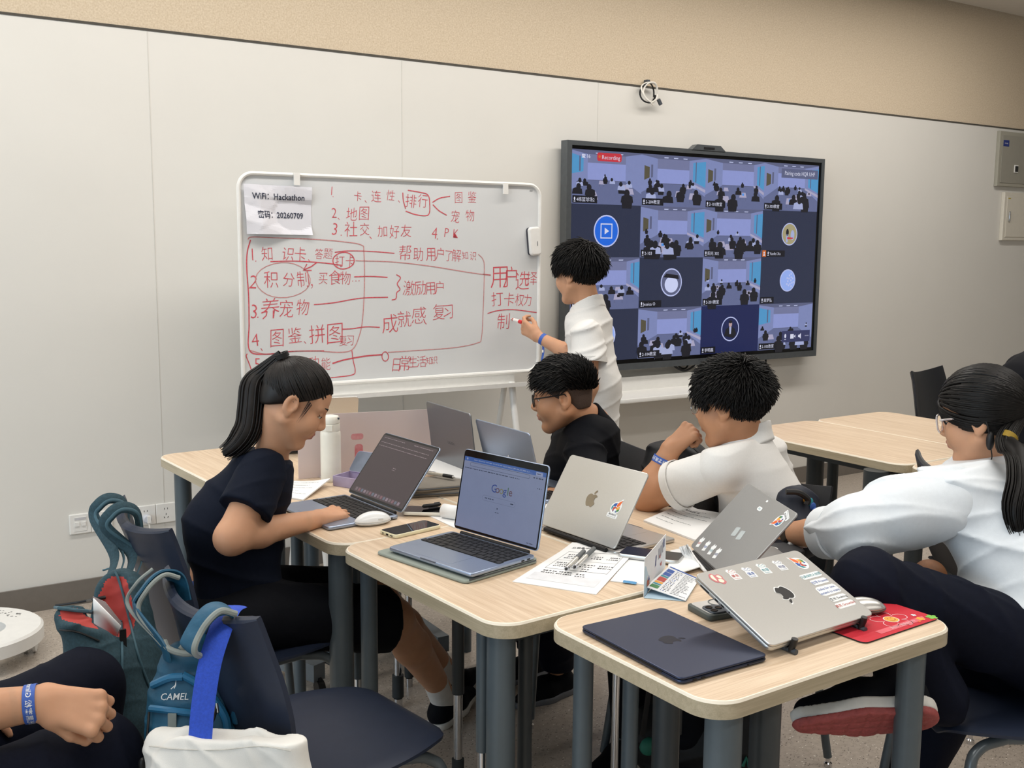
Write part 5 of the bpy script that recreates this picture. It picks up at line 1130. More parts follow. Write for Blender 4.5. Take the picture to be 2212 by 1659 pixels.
for nm, lb, (px, py), sx, sy, z, yw in (('zip_pouch', 'taupe grey zip pouch lying flat, under the other pouch', (930, 1066), .2, .10, Z0, R(-18)), ('zip_pouch', 'taupe grey zip pouch on top, with white paper over it', (962, 1048), .25, .15, Z0 + .018, R(-10))):
    p = OZ(px, py, z); t = thing(nm, lb, 'pouch', TR(p[0], p[1], z, yw), 'grey zip pouches'); s = SDF().cone((-sx / 2 + .02, 0, .010), (sx / 2 - .02, 0, .010), .010, .010, .004); 
    MB().prism(rrect(sx, sy, .025, 6), 0, .019 if z < .755 else .016, M_taupe, None, .008).build('pouch_body', t); MB().tube([(x * 1.004, y * 1.004, .0095) for x, y in rrect(sx, sy, .025, 6)], .002, M_dkgrey, 6).build('zip', t)
# rolled paper and sheet below
rp_ = thing('rolled_paper', 'white printed paper rolled over beside the search page laptop', 'paper'); a, b = OZ(945, 1105, Z0 + .021), OZ(985, 1112, Z0 + .021); a, b = a + A(.02, .0, 0), b + A(.02, 0, 0)
cyl_ = MB(); ax_ = nrm(b - a); s_ = nrm(np.cross(ax_, (0, 0, 1))); vs = []; fs = []; n = 22
for i in range(n + 1): an = R(-100 + i * 14); o_ = s_ * .020 * math.cos(an) + A(0, 0, 1) * .020 * math.sin(an); vs += [a + o_, b + o_]
for i in range(n): fs.append((2 * i, 2 * i + 1, 2 * i + 3, 2 * i + 2))
cyl_.add(vs, fs, M_sheet); o = cyl_.build('roll', rp_); o.modifiers.new('thickness', 'SOLIDIFY').thickness = .0006
sheet('white_sheet', 'white sheet on desk under the rolled paper and pale phone', ((905, 1105), (982, 1141), (1000, 1112), (925, 1090)), 'paper', .002, seed=12, nl=0)
# dark sleeve with a sticker, small white pack at the right
a_ = OZ(1672, 1192, Z0); ds = thing('dark_pouch', 'charcoal pouch with flame sticker under the matte grey laptop', 'pouch', TR(a_[0] + .0, a_[1], Z0, R(-18))); MB().prism(rrect(.14, .09, .02, 6), 0, .010, mat('charcoal_fabric', '#46474b', .8), None, .004).build('pouch_body', ds); d = MB(); flame(d, Matrix.Translation((-.01, 0, .0102)) @ Matrix.Rotation(1.2, 4, 'Z'), .04, 0, False); d.build('sticker', ds, smooth=False)
a_ = OZ(1722, 1176, Z0 + .01); wp = thing('tissue_pack', 'small white pack with red edge at right end of the desk', 'pack', TR(a_[0] + .01, a_[1] + .01, Z0, R(-30))); MB().prism(rrect(.05, .032, .006, 4), 0, .016, M_sheet, None, .004).build('pack', wp); MB().box((0, -.012, .003), (.04, .006, .004), I_red).build('red_edge', wp)
sheet('white_sheet', 'slip of white paper between two laptops on the right desk', ((1176, 1098), (1196, 1104), (1212, 1078), (1190, 1074)), 'paper', .002, seed=13, nl=2)
# ================================================================ people
M_skin = mat('skin', '#c99878', .5, var=.05, scale=22, bump=.08, bscale=700, dist=.0006, sss=.12, spec=.35)
M_skin2 = mat('skin_tan', '#bd8a68', .5, var=.05, scale=22, bump=.08, bscale=700, dist=.0006, sss=.12, spec=.35)
M_lip = mat('lips', '#b06f62', .4, var=.05)
M_hair = mat('black_hair', '#0d0b0a', .5, var=.5, scale=60, spec=.3)
M_hairb = mat('brown_black_hair', '#15100e', .46, var=.5, scale=60, spec=.4)
M_shave = mat('cropped_hair', '#4a3a31', .8, var=.3, scale=500, bump=.3, bscale=900)
M_eye = mat('eye_white', '#e8e2dc', .2); M_iris = mat('iris', '#1c1310', .15)
M_navyt = mat('navy_knit', '#121826', .8, spec=.15, var=.08, scale=120, bump=.12, bscale=700)
M_blackt = mat('black_jersey', '#0c0e14', .75, spec=.15, var=.1, scale=120, bump=.1, bscale=700)
M_whitet = mat('white_pique', '#e3e2df', .85, var=.02, scale=200, bump=.15, bscale=900)
M_sweat = mat('pale_blue_sweatshirt', '#dde3e8', .85, var=.02, scale=100, bump=.12, bscale=700)
M_trous = mat('navy_trousers', '#0e1220', .8, spec=.15, var=.1, scale=90, bump=.1, bscale=600)
M_band = mat('blue_wristband', '#3a5fb4', .55, var=.1, scale=150, bump=.1, bscale=900)
M_sole = mat('white_sole', '#d8d6d0', .6); M_sock = mat('white_sock', '#dcdad6', .9, bump=.2, bscale=600)
class HF:
    """head frame: right, forward, up; origin between the ears"""
    def __init__(h, o, F, s=1., roll=0., up=(0, 0, 1)):
        h.o = A(*o); h.F = nrm(F); r = nrm(np.cross(h.F, A(*up))); u = np.cross(r, h.F); c, q = math.cos(roll), math.sin(roll)
        h.R = r * c + u * q; h.U = u * c - r * q; h.s = s
    def P(h, r, f, u): return h.o + (h.R * r + h.F * f + h.U * u) * h.s
    def D(h, r, f, u): return h.R * r + h.F * f + h.U * u
    def loc(h, X): d = (X - h.o) / h.s; return d @ h.R, d @ h.F, d @ h.U
    def M(h): return np.stack([h.R, h.F, h.U])
def look(az, el):
    """direction in the picture: az 0 = to the right, 90 = away from the camera, 180 = left; el up"""
    c = math.cos(R(el)); hr = nrm(A(RGT[0], RGT[1], 0)); hf = nrm(A(FWD[0], FWD[1], 0)); return hr * math.cos(R(az)) * c + hf * math.sin(R(az)) * c + A(0, 0, math.sin(R(el)))
def head(S, h, neck, nr=.050, jaw=1., slim=1.):
    s = h.s; M = h.M(); E = lambda c, r, k=.012, op='+': S.ell(h.P(*c), A(*r) * s, k * s, op, M); C = lambda a, b, r1, r2, k=.012: S.cone(h.P(*a), h.P(*b), r1 * s, r2 * s, k * s)
    E((0, -.008, .036), (.074, .093, .081)); E((0, .03, -.028), (.060 * slim, .062, .082), .02); E((0, .05, .034), (.054, .036, .046), .02)
    for q in (-1, 1):
        C((q * .054, -.002, -.05), (q * .014, .060, -.103), .022 * jaw, .018 * jaw, .02); E((q * .034, .052, -.034), (.028, .034, .034), .02)
        C((q * .012, .082, .020), (q * .046, .066, .020), .011, .010, .01); E((q * .032, .092, .001), (.019, .014, .011), .012, '-')
        E((q * .032, .070, .0045), (.0150, .0150, .0098), .003); E((q * .032, .069, -.009), (.0145, .0135, .0055), .003); E((q * .0105, .094, -.034), (.009, .011, .0085), .006)
        e = (q * .076, -.012, -.006); E(e, (.0085, .020, .031), .006); E((q * .083, -.008, -.002), (.008, .011, .019), .006, '-'); E((q * .078, .003, -.008), (.005, .006, .008), .004); E((q * .074, -.006, -.033), (.007, .009, .010), .006)
    E((0, .067, -.100), (.022, .020, .018), .014); C((0, .083, .014), (0, .104, -.026), .0075, .0105, .010); E((0, .098, -.031), (.012, .012, .010), .006)
    E((0, .082, -.060), (.024, .014, .017), .012); E((0, .0905, -.0565), (.019, .0085, .0058), .004); E((0, .088, -.0685), (.017, .0085, .0062), .004)
    S.cone(h.P(0, -.022, -.045), neck, nr * s * .98, nr * s * 1.08, .03)
def face_extras(h, lashes=True):
    m = MB()
    for q in (-1, 1):
        m.ell(h.P(q * .032, .0725, -.001), A(.0115, .0115, .0105) * h.s, M_eye, None, 14, 10); c = h.P(q * .032, .0795, -.0035); m.ell(c, A(.0055, .0055, .0050) * h.s, M_iris, None, 10, 8)
        P = [h.P(q * .032 + math.cos(t) * .0155, .0845 - abs(math.cos(t)) * .013, -.004 + math.sin(t) * .0030) for t in [R(10 + 16 * k) for k in range(11)]]; m.tube(P, [.0008 + .0011 * math.sin(math.pi * k / 10) for k in range(11)], M_iris, 6)
        m.tube([h.P(q * .048, .074, .004), h.P(q * .054, .078, .001)], [.0012, .0003], M_iris, 5)
        m.tube([h.P(q * x, f, u) for x, f, u in ((.013, .092, .020), (.028, .0895, .0265), (.042, .078, .026), (.051, .066, .020))], [.0022, .0030, .0024, .0008], M_hair, 6, flat=(1, .7))
    return m
def skinpaint(h):
    def f(c):
        r, q, u = h.loc(c); lip = (q > .083) & (q < .101) & (np.abs(r) < .021 - .25 * np.abs(u + .062)) & (u < -.0515) & (u > -.0745); return np.where(lip, 1, 0)
    return f
def hand(S, w, D, N, T, sc=.95, curl=(20, 25, 28, 32), spread=.06, thumb=((.6, .75, -.3), (.9, .3, -.25)), k=.006, wr=.024):
    """palm and five fingers; D along the hand, N out of its back, T toward the thumb side"""
    D, N, T = nrm(D), nrm(N), nrm(T); w = A(*w); q = lambda d, t, n: w + (D * d + T * t + N * n) * sc
    tips = []
    for i, (t, b, L_) in enumerate(((.028, .086, .072), (.009, .090, .080), (-.010, .087, .074), (-.027, .079, .058))):
        S.cone(q(.0, t * .45, 0), q(b, t, .002), .017 * sc, .0105 * sc, .012)
        p = q(b, t, .002); a = 0; cu = curl[i] if hasattr(curl[i], '__len__') else (curl[i], curl[i] * 1.25, curl[i] * .8); r = .0092 * sc
        S.ell(p + N * .002 * sc, (.010 * sc,) * 3, .006)
        for j, fr in enumerate((.46, .30, .24)):
            a += R(cu[j]); d = nrm(D * math.cos(a) - N * math.sin(a) + T * (spread * (1.5 - i) * .6)); p2 = p + d * L_ * fr * sc; S.cone(p, p2, r, r * .90, .004); p = p2; r *= .92
        tips.append(p)
    b = q(.020, .022, -.006); d1, d2 = [nrm(T * a + D * b_ + N * c) for a, b_, c in thumb]; m = b + d1 * .040 * sc; e = m + d2 * .030 * sc
    S.cone(q(.0, .008, 0), b, .016 * sc, .016 * sc, .012); S.cone(b, m, .0145 * sc, .0108 * sc, .008); S.cone(m, e, .0105 * sc, .0082 * sc, .004); S.ell(e, (.0085 * sc,) * 3, .003)
    return tips
def body_mesh(name, label, S, fine, mats, paint=None, extra=None, h=.0058, hf=.0027, group=None):
    P, Q = S.mesh(h); c = P[Q].mean(1); keep = np.ones(len(Q), bool); parts = []
    for ctr, rad in fine:
        lo, hi = A(*ctr) - A(*rad), A(*ctr) + A(*rad); keep &= ~((c > lo + 2.2 * h) & (c < hi - 2.2 * h)).all(1); parts.append(S.mesh(hf, (lo, hi)))
    Q = Q[keep]; used = np.unique(Q); mp = np.zeros(len(P), int); mp[used] = np.arange(len(used)); parts.insert(0, (P[used], mp[Q]))
    o = solid(name, parts, mats, None, paint, extra); tag(o, label, 'person', group); return o
def strands(mb, pts_list, r, m, seg=4):
    for pts in pts_list: n = len(pts); mb.tube(pts, [r * max(.12, 1 - (k / (n - 1)) ** 2 * .9) for k in range(n)], m, seg, cap=False)
HC, HRAD = A(0, -.008, .036), A(.074, .093, .081)
def scalp(h, v, off=0.): 
    """point on the skull ellipsoid in unit direction v (local right, forward, up)"""
    v = nrm(v); t = 1 / math.sqrt(((v / (HRAD + off)) ** 2).sum()); return HC + v * t
def fib(n):
    for k in range(n):
        z = 1 - 2 * (k + .5) / n; a = 2.399963 * k; r = math.sqrt(1 - z * z); yield A(r * math.cos(a), r * math.sin(a), z)
def short_hair(name, parent, h, line, m, thick=.012, n=900, L=.035, comb=lambda v: A(0, .6, .3), lift=.5, seed=1, rad=.0030, cut=None, jit=.35, nape=True):
    """cap plus tapered clumps; line(local point)->True where hair grows"""
    rs = np.random.RandomState(seed); S = SDF(); s = h.s; M = h.M()
    S.ell(h.P(*HC), (HRAD + thick) * s, .01, '+', M)
    if nape: S.ell(h.P(0, -.050, -.015), A(.056, .046, .062) * s, .02, '+', M)
    for nn, p in (cut or []): S.cut(h.D(*nn), h.P(*p), .006)
    parts = [S.mesh(.0035, None, lambda X, Y, Z: .0016 * np.sin(X * 260 + 3 * np.sin(Y * 90)) * np.sin(Z * 200 + Y * 240))]
    mb = MB(); lst = []
    for v in fib(n):
        p = scalp(h, v, thick * .75)
        if nape and p[2] < .0 and p[1] < -.03: p = A(p[0] * .92, p[1], p[2])
        if not line(p): continue
        v = nrm((p - HC) / HRAD ** 2); c = np.array(comb(p), float); c = c - v * (c @ v); g = A(math.sin(31 * p[0] + 17 * p[2]), math.sin(27 * p[1] + 2), math.sin(23 * p[2] + 29 * p[0])); d = nrm(c) * (1 - lift) + v * lift + rs.normal(0, jit, 3) * .4 + g * .22; l = L * rs.uniform(.6, 1.25) * min(1.1, max(.5, .55 + (p[2] + .015) / .11)); pts = []
        for k in range(5): t = k / 4; q = p + nrm(d) * l * t + v * .004 * math.sin(math.pi * t) - A(0, 0, .15) * l * t * t; pts.append(h.P(*q))
        lst.append(pts)
    strands(mb, lst, rad * s, m); return solid(name, parts, [m], parent, None, mb)
def sleek_hair(name, parent, h, tie, line, m, n=420, thick=.009, seed=2, cut=None, r=.0034):
    """hair drawn smoothly over the skull to a tie point (unit direction, local)"""
    rs = np.random.RandomState(seed); S = SDF(); M = h.M(); S.ell(h.P(*HC), (HRAD + thick) * h.s, .01, '+', M); S.ell(h.P(0, -.045, -.005), A(.058, .050, .066) * h.s, .02, '+', M)
    for nn, p in (cut or []): S.cut(h.D(*nn), h.P(*p), .008)
    mb = MB(); lst = []; tie = nrm(tie)
    for v in fib(n):
        p = scalp(h, v, thick)
        if not line(p): continue
        a = math.acos(max(-1, min(1, v @ tie)))
        if a < .12: continue
        k = max(5, int(a / .16)); v2 = v + rs.normal(0, .02, 3); pts = []
        for i in range(k + 1):
            t = i / k; q = (math.sin((1 - t) * a) * v2 + math.sin(t * a) * tie) / math.sin(a); pts.append(h.P(*(scalp(h, q, thick + .0022 * math.sin(math.pi * t) + rs.uniform(-.0005, .0008)))))
        lst.append(pts)
    strands(mb, lst, r * h.s, m, 5); return solid(name, [S.mesh(.0035)], [m], parent, None, mb)
def ponytail(name, parent, path, width, m, n=110, seed=3, flat=.55, side=(0, 1, 0), thin=.0030):
    rs = np.random.RandomState(seed); mb = MB(); base = spl(path, 5); N = len(base); lst = []; side = nrm(side)
    for k in range(n):
        a = rs.uniform(0, 6.28); q = math.sqrt(rs.rand()); pts = []; end = int(N * rs.uniform(.86, 1.0))
        for i in range(end):
            t = i / (N - 1); tg = nrm(base[min(i + 1, N - 1)] - base[max(i - 1, 0)]); w = nrm(np.cross(tg, side)); wd = np.interp(t, [0, .12, .35, .75, 1], [.35, .55, 1, .95, .55]) * width
            pts.append(base[i] + (w * math.cos(a + .25 * t) * q + side * math.sin(a + .25 * t) * q * flat) * wd)
        lst.append(pts)
    for pts in lst: mb.tube(pts, [thin * (1 - .75 * (k / (len(pts) - 1)) ** 3) for k in range(len(pts))], m, 5, cap=False)
    S = SDF()
    for i in range(0, N - 3): t = i / (N - 1); wd = np.interp(t, [0, .12, .35, .75, 1], [.35, .55, 1, .9, .4]) * width * .72; S.cone(base[i], base[i + 1], wd * .8, wd * .8, .01)
    return solid(name, [S.mesh(.004)], [m], parent, None, mb)
def ring(name, parent, c, ax, r1, r2, w, m, th=.0015, seg=28, text=None, text_dir=1):
    """flat band around a limb"""
    ax = nrm(ax); u = nrm(np.cross(ax, (.1, .2, .97))); v = np.cross(ax, u); vs = []; fs = []
    for rr, z in ((1, -.5), (1, .5), (th, .5), (th, -.5)):
        for k in range(seg):
            a = 2 * math.pi * k / seg; e = 0 if rr == 1 else th; vs.append(A(*c) + u * (r1 + e) * math.cos(a) + v * (r2 + e) * math.sin(a) + ax * w * z)
    for a, b in ((0, 3), (1, 0), (2, 1), (3, 2)):
        for k in range(seg): j = (k + 1) % seg; fs.append((a * seg + k, a * seg + j, b * seg + j, b * seg + k))
    mb = MB(); mb.add(vs, fs, m); o = mb.build(name, parent)
    if text:
        tc = -(A(*c) - CAM); tc = tc - ax * (tc @ ax); a0 = math.atan2(tc @ v, tc @ u); gv, gf = glyphs(text, .006, 0, 'CENTER'); hh = w * .62; d = MB()
        d.add([A(*c) + (u * math.cos(a0 + x * hh * text_dir / r1) + v * math.sin(a0 + x * hh * text_dir / r1)) * (r1 + th + .0004) + ax * (y - .35) * hh * -text_dir for x, y in gv], gf, M_stick); d.build('lettering', o, smooth=False)
    return o

def garment(name, parent, m, pieces, h=.0055, seed=1, amp=.0035, f=24, dirn=(0, 0, 1)):
    """pieces: SDFs meshed one by one and joined (torso, sleeves)"""
    return solid(name, [S.mesh(h, None, folds(seed + i, amp, f, dirn)) for i, S in enumerate(pieces)], [m], parent)
def tube_sdf(pts, rs, k=.02, end=None, start=None, ek=.004):
    S = SDF().chain(pts, rs, k)
    if end is not None: S.cut(nrm(A(*end[1])), end[0], ek)
    if start is not None: S.cut(nrm(A(*start[1])), start[0], ek)
    return S
def shoe(name, parent, ankle, toe, sole_n, m, ms, sc=1., stripe=None, tread=None):
    """sneaker from heel to toe; sole_n points down out of the sole"""
    toe, ankle = A(*toe), A(*ankle); F = nrm(toe - ankle); n = nrm(sole_n); F = nrm(F - n * (F @ n)); s = np.cross(n, F); b = ankle + n * .055 * sc; P = lambda f, w, d: b + (F * f + s * w + n * d) * sc
    S = SDF().cone(P(-.03, 0, -.012), P(.06, 0, -.008), .040 * sc, .043 * sc, .03).cone(P(.06, 0, -.006), P(.155, 0, .006), .043 * sc, .028 * sc, .02).cone(P(-.02, 0, -.02), P(-.012, 0, -.065), .036 * sc, .032 * sc, .02).cut(n, P(0, 0, .018), .004)
    S.ell(P(-.012, 0, -.095), (.027 * sc,) * 3, .01, '-'); up_ = solid('upper', [S.mesh(.004)], [m], parent)
    K = SDF().cone(P(-.035, 0, .016), P(.06, 0, .014), .042 * sc, .046 * sc, .02).cone(P(.06, 0, .014), P(.162, 0, .010), .046 * sc, .028 * sc, .02).cut(-n, P(0, 0, .004), .003).cut(n, P(0, 0, .028), .003)
    so = solid('sole', [K.mesh(.004)], [ms], parent); lc = MB()
    for k in range(4): f = .035 + .022 * k; lc.tube([P(f, -.02, -.046 + k * .006), P(f + .008, 0, -.052 + k * .007), P(f, .02, -.046 + k * .006)], .0022 * sc, stripe or ms, 5)
    lc.build('laces', parent)
    if tread:
        K = SDF().cone(P(-.035, 0, .030), P(.06, 0, .028), .041 * sc, .045 * sc, .02).cone(P(.06, 0, .028), P(.164, 0, .016), .045 * sc, .029 * sc, .02).cut(-n, P(0, 0, .026), .003).cut(n, P(0, 0, .040), .003)
        for f in (-.04, -.01, .022, .052, .082, .112, .140): K.cone(P(f, -.06, .042), P(f + .012, .06, .042), .0042 * sc, .0042 * sc, .003, '-')
        for w in (-.014, .016): K.cone(P(-.05, w, .042), P(.17, w * .7, .040), .0036 * sc, .0036 * sc, .003, '-')
        solid('tread', [K.mesh(.0028)], [tread], parent)
    return up_, so
def arm(S, sh, el, wr, r=(.046, .040, .036, .024), k=.02):
    m = mix(el, wr, .3); S.cone(sh, el, r[0], r[1], k); S.cone(el, m, r[1] * .98, r[2] * 1.04, k); S.cone(m, wr, r[2] * 1.04, r[3], k)

# ---------------------------------------------------------------- girl with the ponytail
hd = HF(V(636, 866, 2.74), look(14, -31), .92)
nk = V(585, 990, 2.78); shR, elR, wrR = V(570, 1022, 2.70), V(500, 1162, 2.60), V(690, 1120, 2.89); shL, elL, wrL = V(548, 1010, 3.0), V(444, 1150, 3.0), V(428, 1268, 2.93)
pel = A(.885, 2.69, .55); hipR, hipL = A(.91, 2.60, .545), A(.91, 2.78, .545); knR, anR = A(1.31, 2.60, .46), A(1.585, 2.80, .10); knL, anL = A(1.33, 2.74, .475), A(1.665, 2.905, .115)
S = SDF(); head(S, hd, nk, .045, 1., .96); S.cone(nk + A(0, 0, -.05), pel + A(.05, 0, .22), .05, .075, .03).cone(pel + A(.05, 0, .22), pel + A(.02, 0, 0), .075, .085, .04).cone(shR + A(.01, .03, -.01), shL, .034, .034, .03)
arm(S, shR, elR, wrR, (.045, .041, .037, .024)); arm(S, shL, elL, wrL, (.042, .037, .033, .023))
hdir = nrm(V(770, 1098, 3.02) - wrR); hn = nrm(UPV * .8 - FWD * .55); hn = nrm(hn - hdir * (hn @ hdir)); ht = np.cross(hn, hdir)
hand(S, wrR, hdir, hn, ht, .92, ((14, 26, 24), (16, 28, 26), (20, 32, 28), (26, 34, 28)), .05, ((.55, .8, -.35), (.25, .9, -.4)))
hand(S, wrL, A(.05, -.02, -1), A(-1, -.1, 0), A(0, -1, 0), .92, (18, 22, 24, 28))
for a, b, c in ((hipR, knR, anR), (hipL, knL, anL)): S.cone(a, b, .080, .058, .03); S.cone(b, mix(b, c, .35), .055, .054, .02); S.cone(mix(b, c, .35), c, .054, .034, .02)
girl = body_mesh('person', 'girl with long ponytail in navy tee typing at left desk', S, [(hd.P(0, .01, -.005), (.135, .135, .14)), (wrR + hdir * .08, (.13, .13, .07))], [M_skin, M_lip], skinpaint(hd), face_extras(hd))
hline = lambda p: p[2] > .010 + .52 * p[1] and not (abs(p[0]) > .05 and -.045 < p[1] < .02 and p[2] < .03)
gh = sleek_hair('hair', girl, hd, (0, -.80, .60), lambda p: p[2] > .004 + .74 * p[1], M_hairb, 1100, .0045, 2, [((0, .74, -1), (0, .083, .066)), ((0, .2, -1), (0, -.06, -.078))], .0026)
tie = hd.P(0, -.094, .095); ring('hair_tie', girl, tie, hd.D(0, -.8, .6), .014, .014, .013, M_black, .004)
pd = 2.74; ponytail('ponytail', girl, [tie, V(566, 808, pd), V(550, 832, pd), V(544, 880, pd - .01), V(536, 925, pd - .02), V(512, 960, pd - .03), V(476, 986, pd - .03)], .038, M_hairb, 130, 3, .7, FWD, .0032)
st2 = MB(); rs = np.random.RandomState(8)
for k in range(9): q = rs.uniform(0, 1); a = hd.P(.071, .022 + .02 * q, .03 - .01 * q); b = hd.P(.073, .024 + .008 * q, -.012 - .03 * rs.rand()); st2.tube([a, mix(a, b, .5) + hd.R * .002, b], [.0007, .0005, .0001], M_hairb, 4)
st2.build('loose_strands', girl)
dn = A(0, 0, -1); tor = SDF().cone(mix(nk, shR, .4) + A(-.02, .03, -.05), pel + A(.0, 0, .22), .085, .115, .05).cone(mix(nk, shL, .4) + A(-.02, 0, -.05), pel + A(0, 0, .22), .085, .115, .05).cone(pel + A(0, 0, .22), pel + A(.01, 0, .02), .110, .118, .05).cone(shR + A(.01, .02, -.015), shL + A(0, 0, -.01), .058, .056, .05).cone(nk + A(-.02, 0, -.035), nk + A(-.03, .0, -.08), .060, .07, .04).cut((hd.F * .1 + A(.25, -.1, 1)), nk + A(.0, 0, .012), .006)
slR = tube_sdf([shR + A(0, .01, 0), mix(shR, elR, .62)], [.064, .071], .02, (mix(shR, elR, .60), elR - shR)); slL = tube_sdf([shL, mix(shL, elL, .6)], [.058, .062], .02, (mix(shL, elL, .58), elL - shL))
garment('tee_shirt', girl, M_navyt, [tor, slR, slL], .0055, 11, .003, 26, (0, .2, 1))
sk = [SDF().ell(pel + A(.01, 0, .0), (.14, .17, .092), .03).cone(hipR, mix(hipR, knR, .92), .090, .095, .04).cone(hipL, mix(hipL, knL, .92), .090, .092, .04).cut(A(1, .15, -.15), mix(knR, knL, .5) + A(-.045, 0, 0), .006)]
garment('skirt', girl, M_blackt, sk, .006, 31, .003, 20, (.2, 1, 0))
ring('wristband', girl, wrL, elL - wrL, .027, .027, .018, M_band); rbn = MB(); rbn.tube([wrL + A(.02, -.01, -.005), wrL + A(.05, -.02, -.015), wrL + A(.06, -.02, -.06)], .007, M_band, 6, flat=(1, .25)); rbn.build('ribbon', girl)
for tg, an, toe in (('near', anR, anR + A(.15, .075, -.03)), ('far', anL, anL + A(.16, .06, .0))):
    sh = thing('sneaker', 'black and white sneaker on %s foot of the girl in navy tee' % tg, 'shoe') if False else link('sneaker', None, girl); sh.empty_display_size = .05
    shoe('sneaker', sh, an + A(-.0, 0, -.02), toe, A(.12, 0, -1), M_blackt, M_sole, .95); K = tube_sdf([mix(an, knR if tg == 'near' else knL, .16), an + A(0, 0, -.03)], [.039, .037], .01); solid('sock', [K.mesh(.004)], [M_sock], girl)

# ---------------------------------------------------------------- boy writing on the whiteboard
hd = HF(V(1250, 590, 4.42), look(138, -6), 1.03)
nk = V(1272, 668, 4.44); shL, shR = V(1272, 722, 4.32), V(1262, 706, 4.66); elL, wrL = V(1272, 835, 4.30), V(1248, 930, 4.40); elR, wrR = V(1246, 772, 4.76), V(1160, 726, 4.86); pel = V(1290, 945, 4.45)
S = SDF(); head(S, hd, nk, .047); S.cone(nk + A(0, 0, -.06), pel + A(0, 0, .2), .05, .08, .03).cone(pel + A(0, 0, .2), pel + A(-.03, 0, 0), .08, .08, .04).cone(shL, shR, .034, .034, .03); arm(S, shL, elL, wrL, (.043, .037, .034, .023)); arm(S, shR, elR, wrR, (.043, .037, .035, .024))
tip = onb(1104, 689); tail = V(1158, 706, 4.80); pdir = nrm(tail - tip); hD = nrm(V(1118, 696, 4.93) - wrR); hT = nrm(UPV * .75 - RGT * .2 + FWD * -.1); hN = nrm(-FWD + RGT * -.1); hT = nrm(hT - hD * (hT @ hD)); hN = nrm(hN - hD * (hN @ hD) - hT * (hN @ hT))
hand(S, wrR, hD, hN, hT, 1.0, ((34, 42, 30), (42, 50, 34), (58, 60, 40), (62, 62, 40)), .03, ((.35, .85, -.5), (.1, .95, -.35)))
hand(S, wrL, A(0, .05, -1), look(200, 0), look(120, 0), .95, (18, 22, 24, 28))
fL, fR = A(2.64, 3.50, .08), A(2.72, 3.64, .08)
for q, f_ in ((-1, fL), (1, fR)): S.cone(pel + A(-.045 + .035 * q, .04 * q, -.05), mix(pel, f_, .52) + A(0, 0, 0), .068, .055, .03); S.cone(mix(pel, f_, .52), f_, .052, .036, .03)
boy1 = body_mesh('person', 'standing boy in white polo writing on the whiteboard', S, [(hd.P(0, .01, -.005), (.14, .14, .14)), (wrR + hD * .07, (.11, .11, .10))], [M_skin, M_lip], skinpaint(hd), face_extras(hd))
short_hair('hair', boy1, hd, lambda p: p[2] > -.012 + .50 * p[1] + (.03 if abs(p[0]) > .055 and -.03 < p[1] < .03 else 0) and p[1] < .075, M_hair, .017, 4200, .036, lambda p: p - A(.012, -.052, .112), .17, 4, .0026, [((0, .55, -1), (0, .066, .055)), ((0, 0, -1), (0, -.05, -.052))], .22)
col_ = V(1268, 672, 4.43)
tor = SDF().cone(nk + A(0, 0, -.06), pel + A(-.02, 0, .22), .095, .105, .05).cone(pel + A(-.02, 0, .22), pel + A(-.03, .0, -.02), .105, .118, .05).cone(shL + A(.0, .02, -.01), shR, .062, .06, .05).cone(nk, nk + A(0, 0, -.05), .062, .09, .04).cut((0, 0, -1), pel + A(0, 0, .005), .004).cut(nrm(look(138, 0) * .35 + A(0, 0, 1)), nk + A(0, 0, .012), .004)
slL = tube_sdf([shL + A(0, .01, -.01), mix(shL, elL, .52)], [.068, .074], .02, (mix(shL, elL, .52), elL - shL)); slR = tube_sdf([shR, mix(shR, elR, .6)], [.06, .064], .02, (mix(shR, elR, .6), elR - shR))
garment('polo_shirt', boy1, M_whitet, [tor, slL, slR], .0055, 21, .005, 22, (0, .1, 1))
cc_ = SDF().cone(nk + A(0, 0, -.045), nk + A(-.002, .0, .045), .094, .062, .01).cut(nrm(look(138, 0) * .55 + A(0, 0, 1)), nk + A(0, 0, .038), .003).cut(nrm(look(138, 0) * -.65 + A(0, 0, -1)), nk + A(0, 0, -.026), .003); cc_.cone(nk + A(0, 0, -.08), nk + A(0, 0, .08), .056, .054, .004, '-'); solid('collar', [cc_.mesh(.004)], [M_whitet], boy1)
ring('sleeve_cuff', boy1, mix(shL, elL, .50), elL - shL, .0745, .0745, .02, M_whitet, .002)
garment('trousers', boy1, M_trous, [SDF().cone(pel + A(-.02, .0, -.05), pel + A(-.05, 0, -.06), .098, .098, .04).cone(pel + A(-.08, -.04, -.06), mix(pel, fL, .5), .085, .072, .03).cone(mix(pel, fL, .5), fL + A(0, 0, .02), .078, .07, .03).cone(pel + A(-.01, .04, -.06), mix(pel, fR, .5), .085, .072, .03).cone(mix(pel, fR, .5), fR + A(0, 0, .02), .072, .066, .03).cut((0, 0, -1), (0, 0, .07))], .007, 41, .003)
for f_ in (fL, fR): sh = link('sneaker', None, boy1); shoe('s', sh, f_ + A(0, 0, .005), f_ + A(-.06, .14, -.02), A(0, 0, -1), M_blackt, M_sole, 1.)
ring('wristband', boy1, mix(wrR, elR, .16), elR - wrR, .0265, .0265, .017, M_band); c = mix(wrR, elR, .16) - UPV * .03; MB().tube([c, c - UPV * .03, c - UPV * .075 - RGT * .008], .0085, M_band, 6, flat=(1, .3)).tube([c - UPV * .018, c - UPV * .030], .006, M_white, 8).build('ribbon', boy1)
mk = thing('marker_pen', 'white and red marker held by the standing boy against the board', 'marker', frame(tip, tail - tip, (0, 0, 1))); ml = np.linalg.norm(tail - tip)
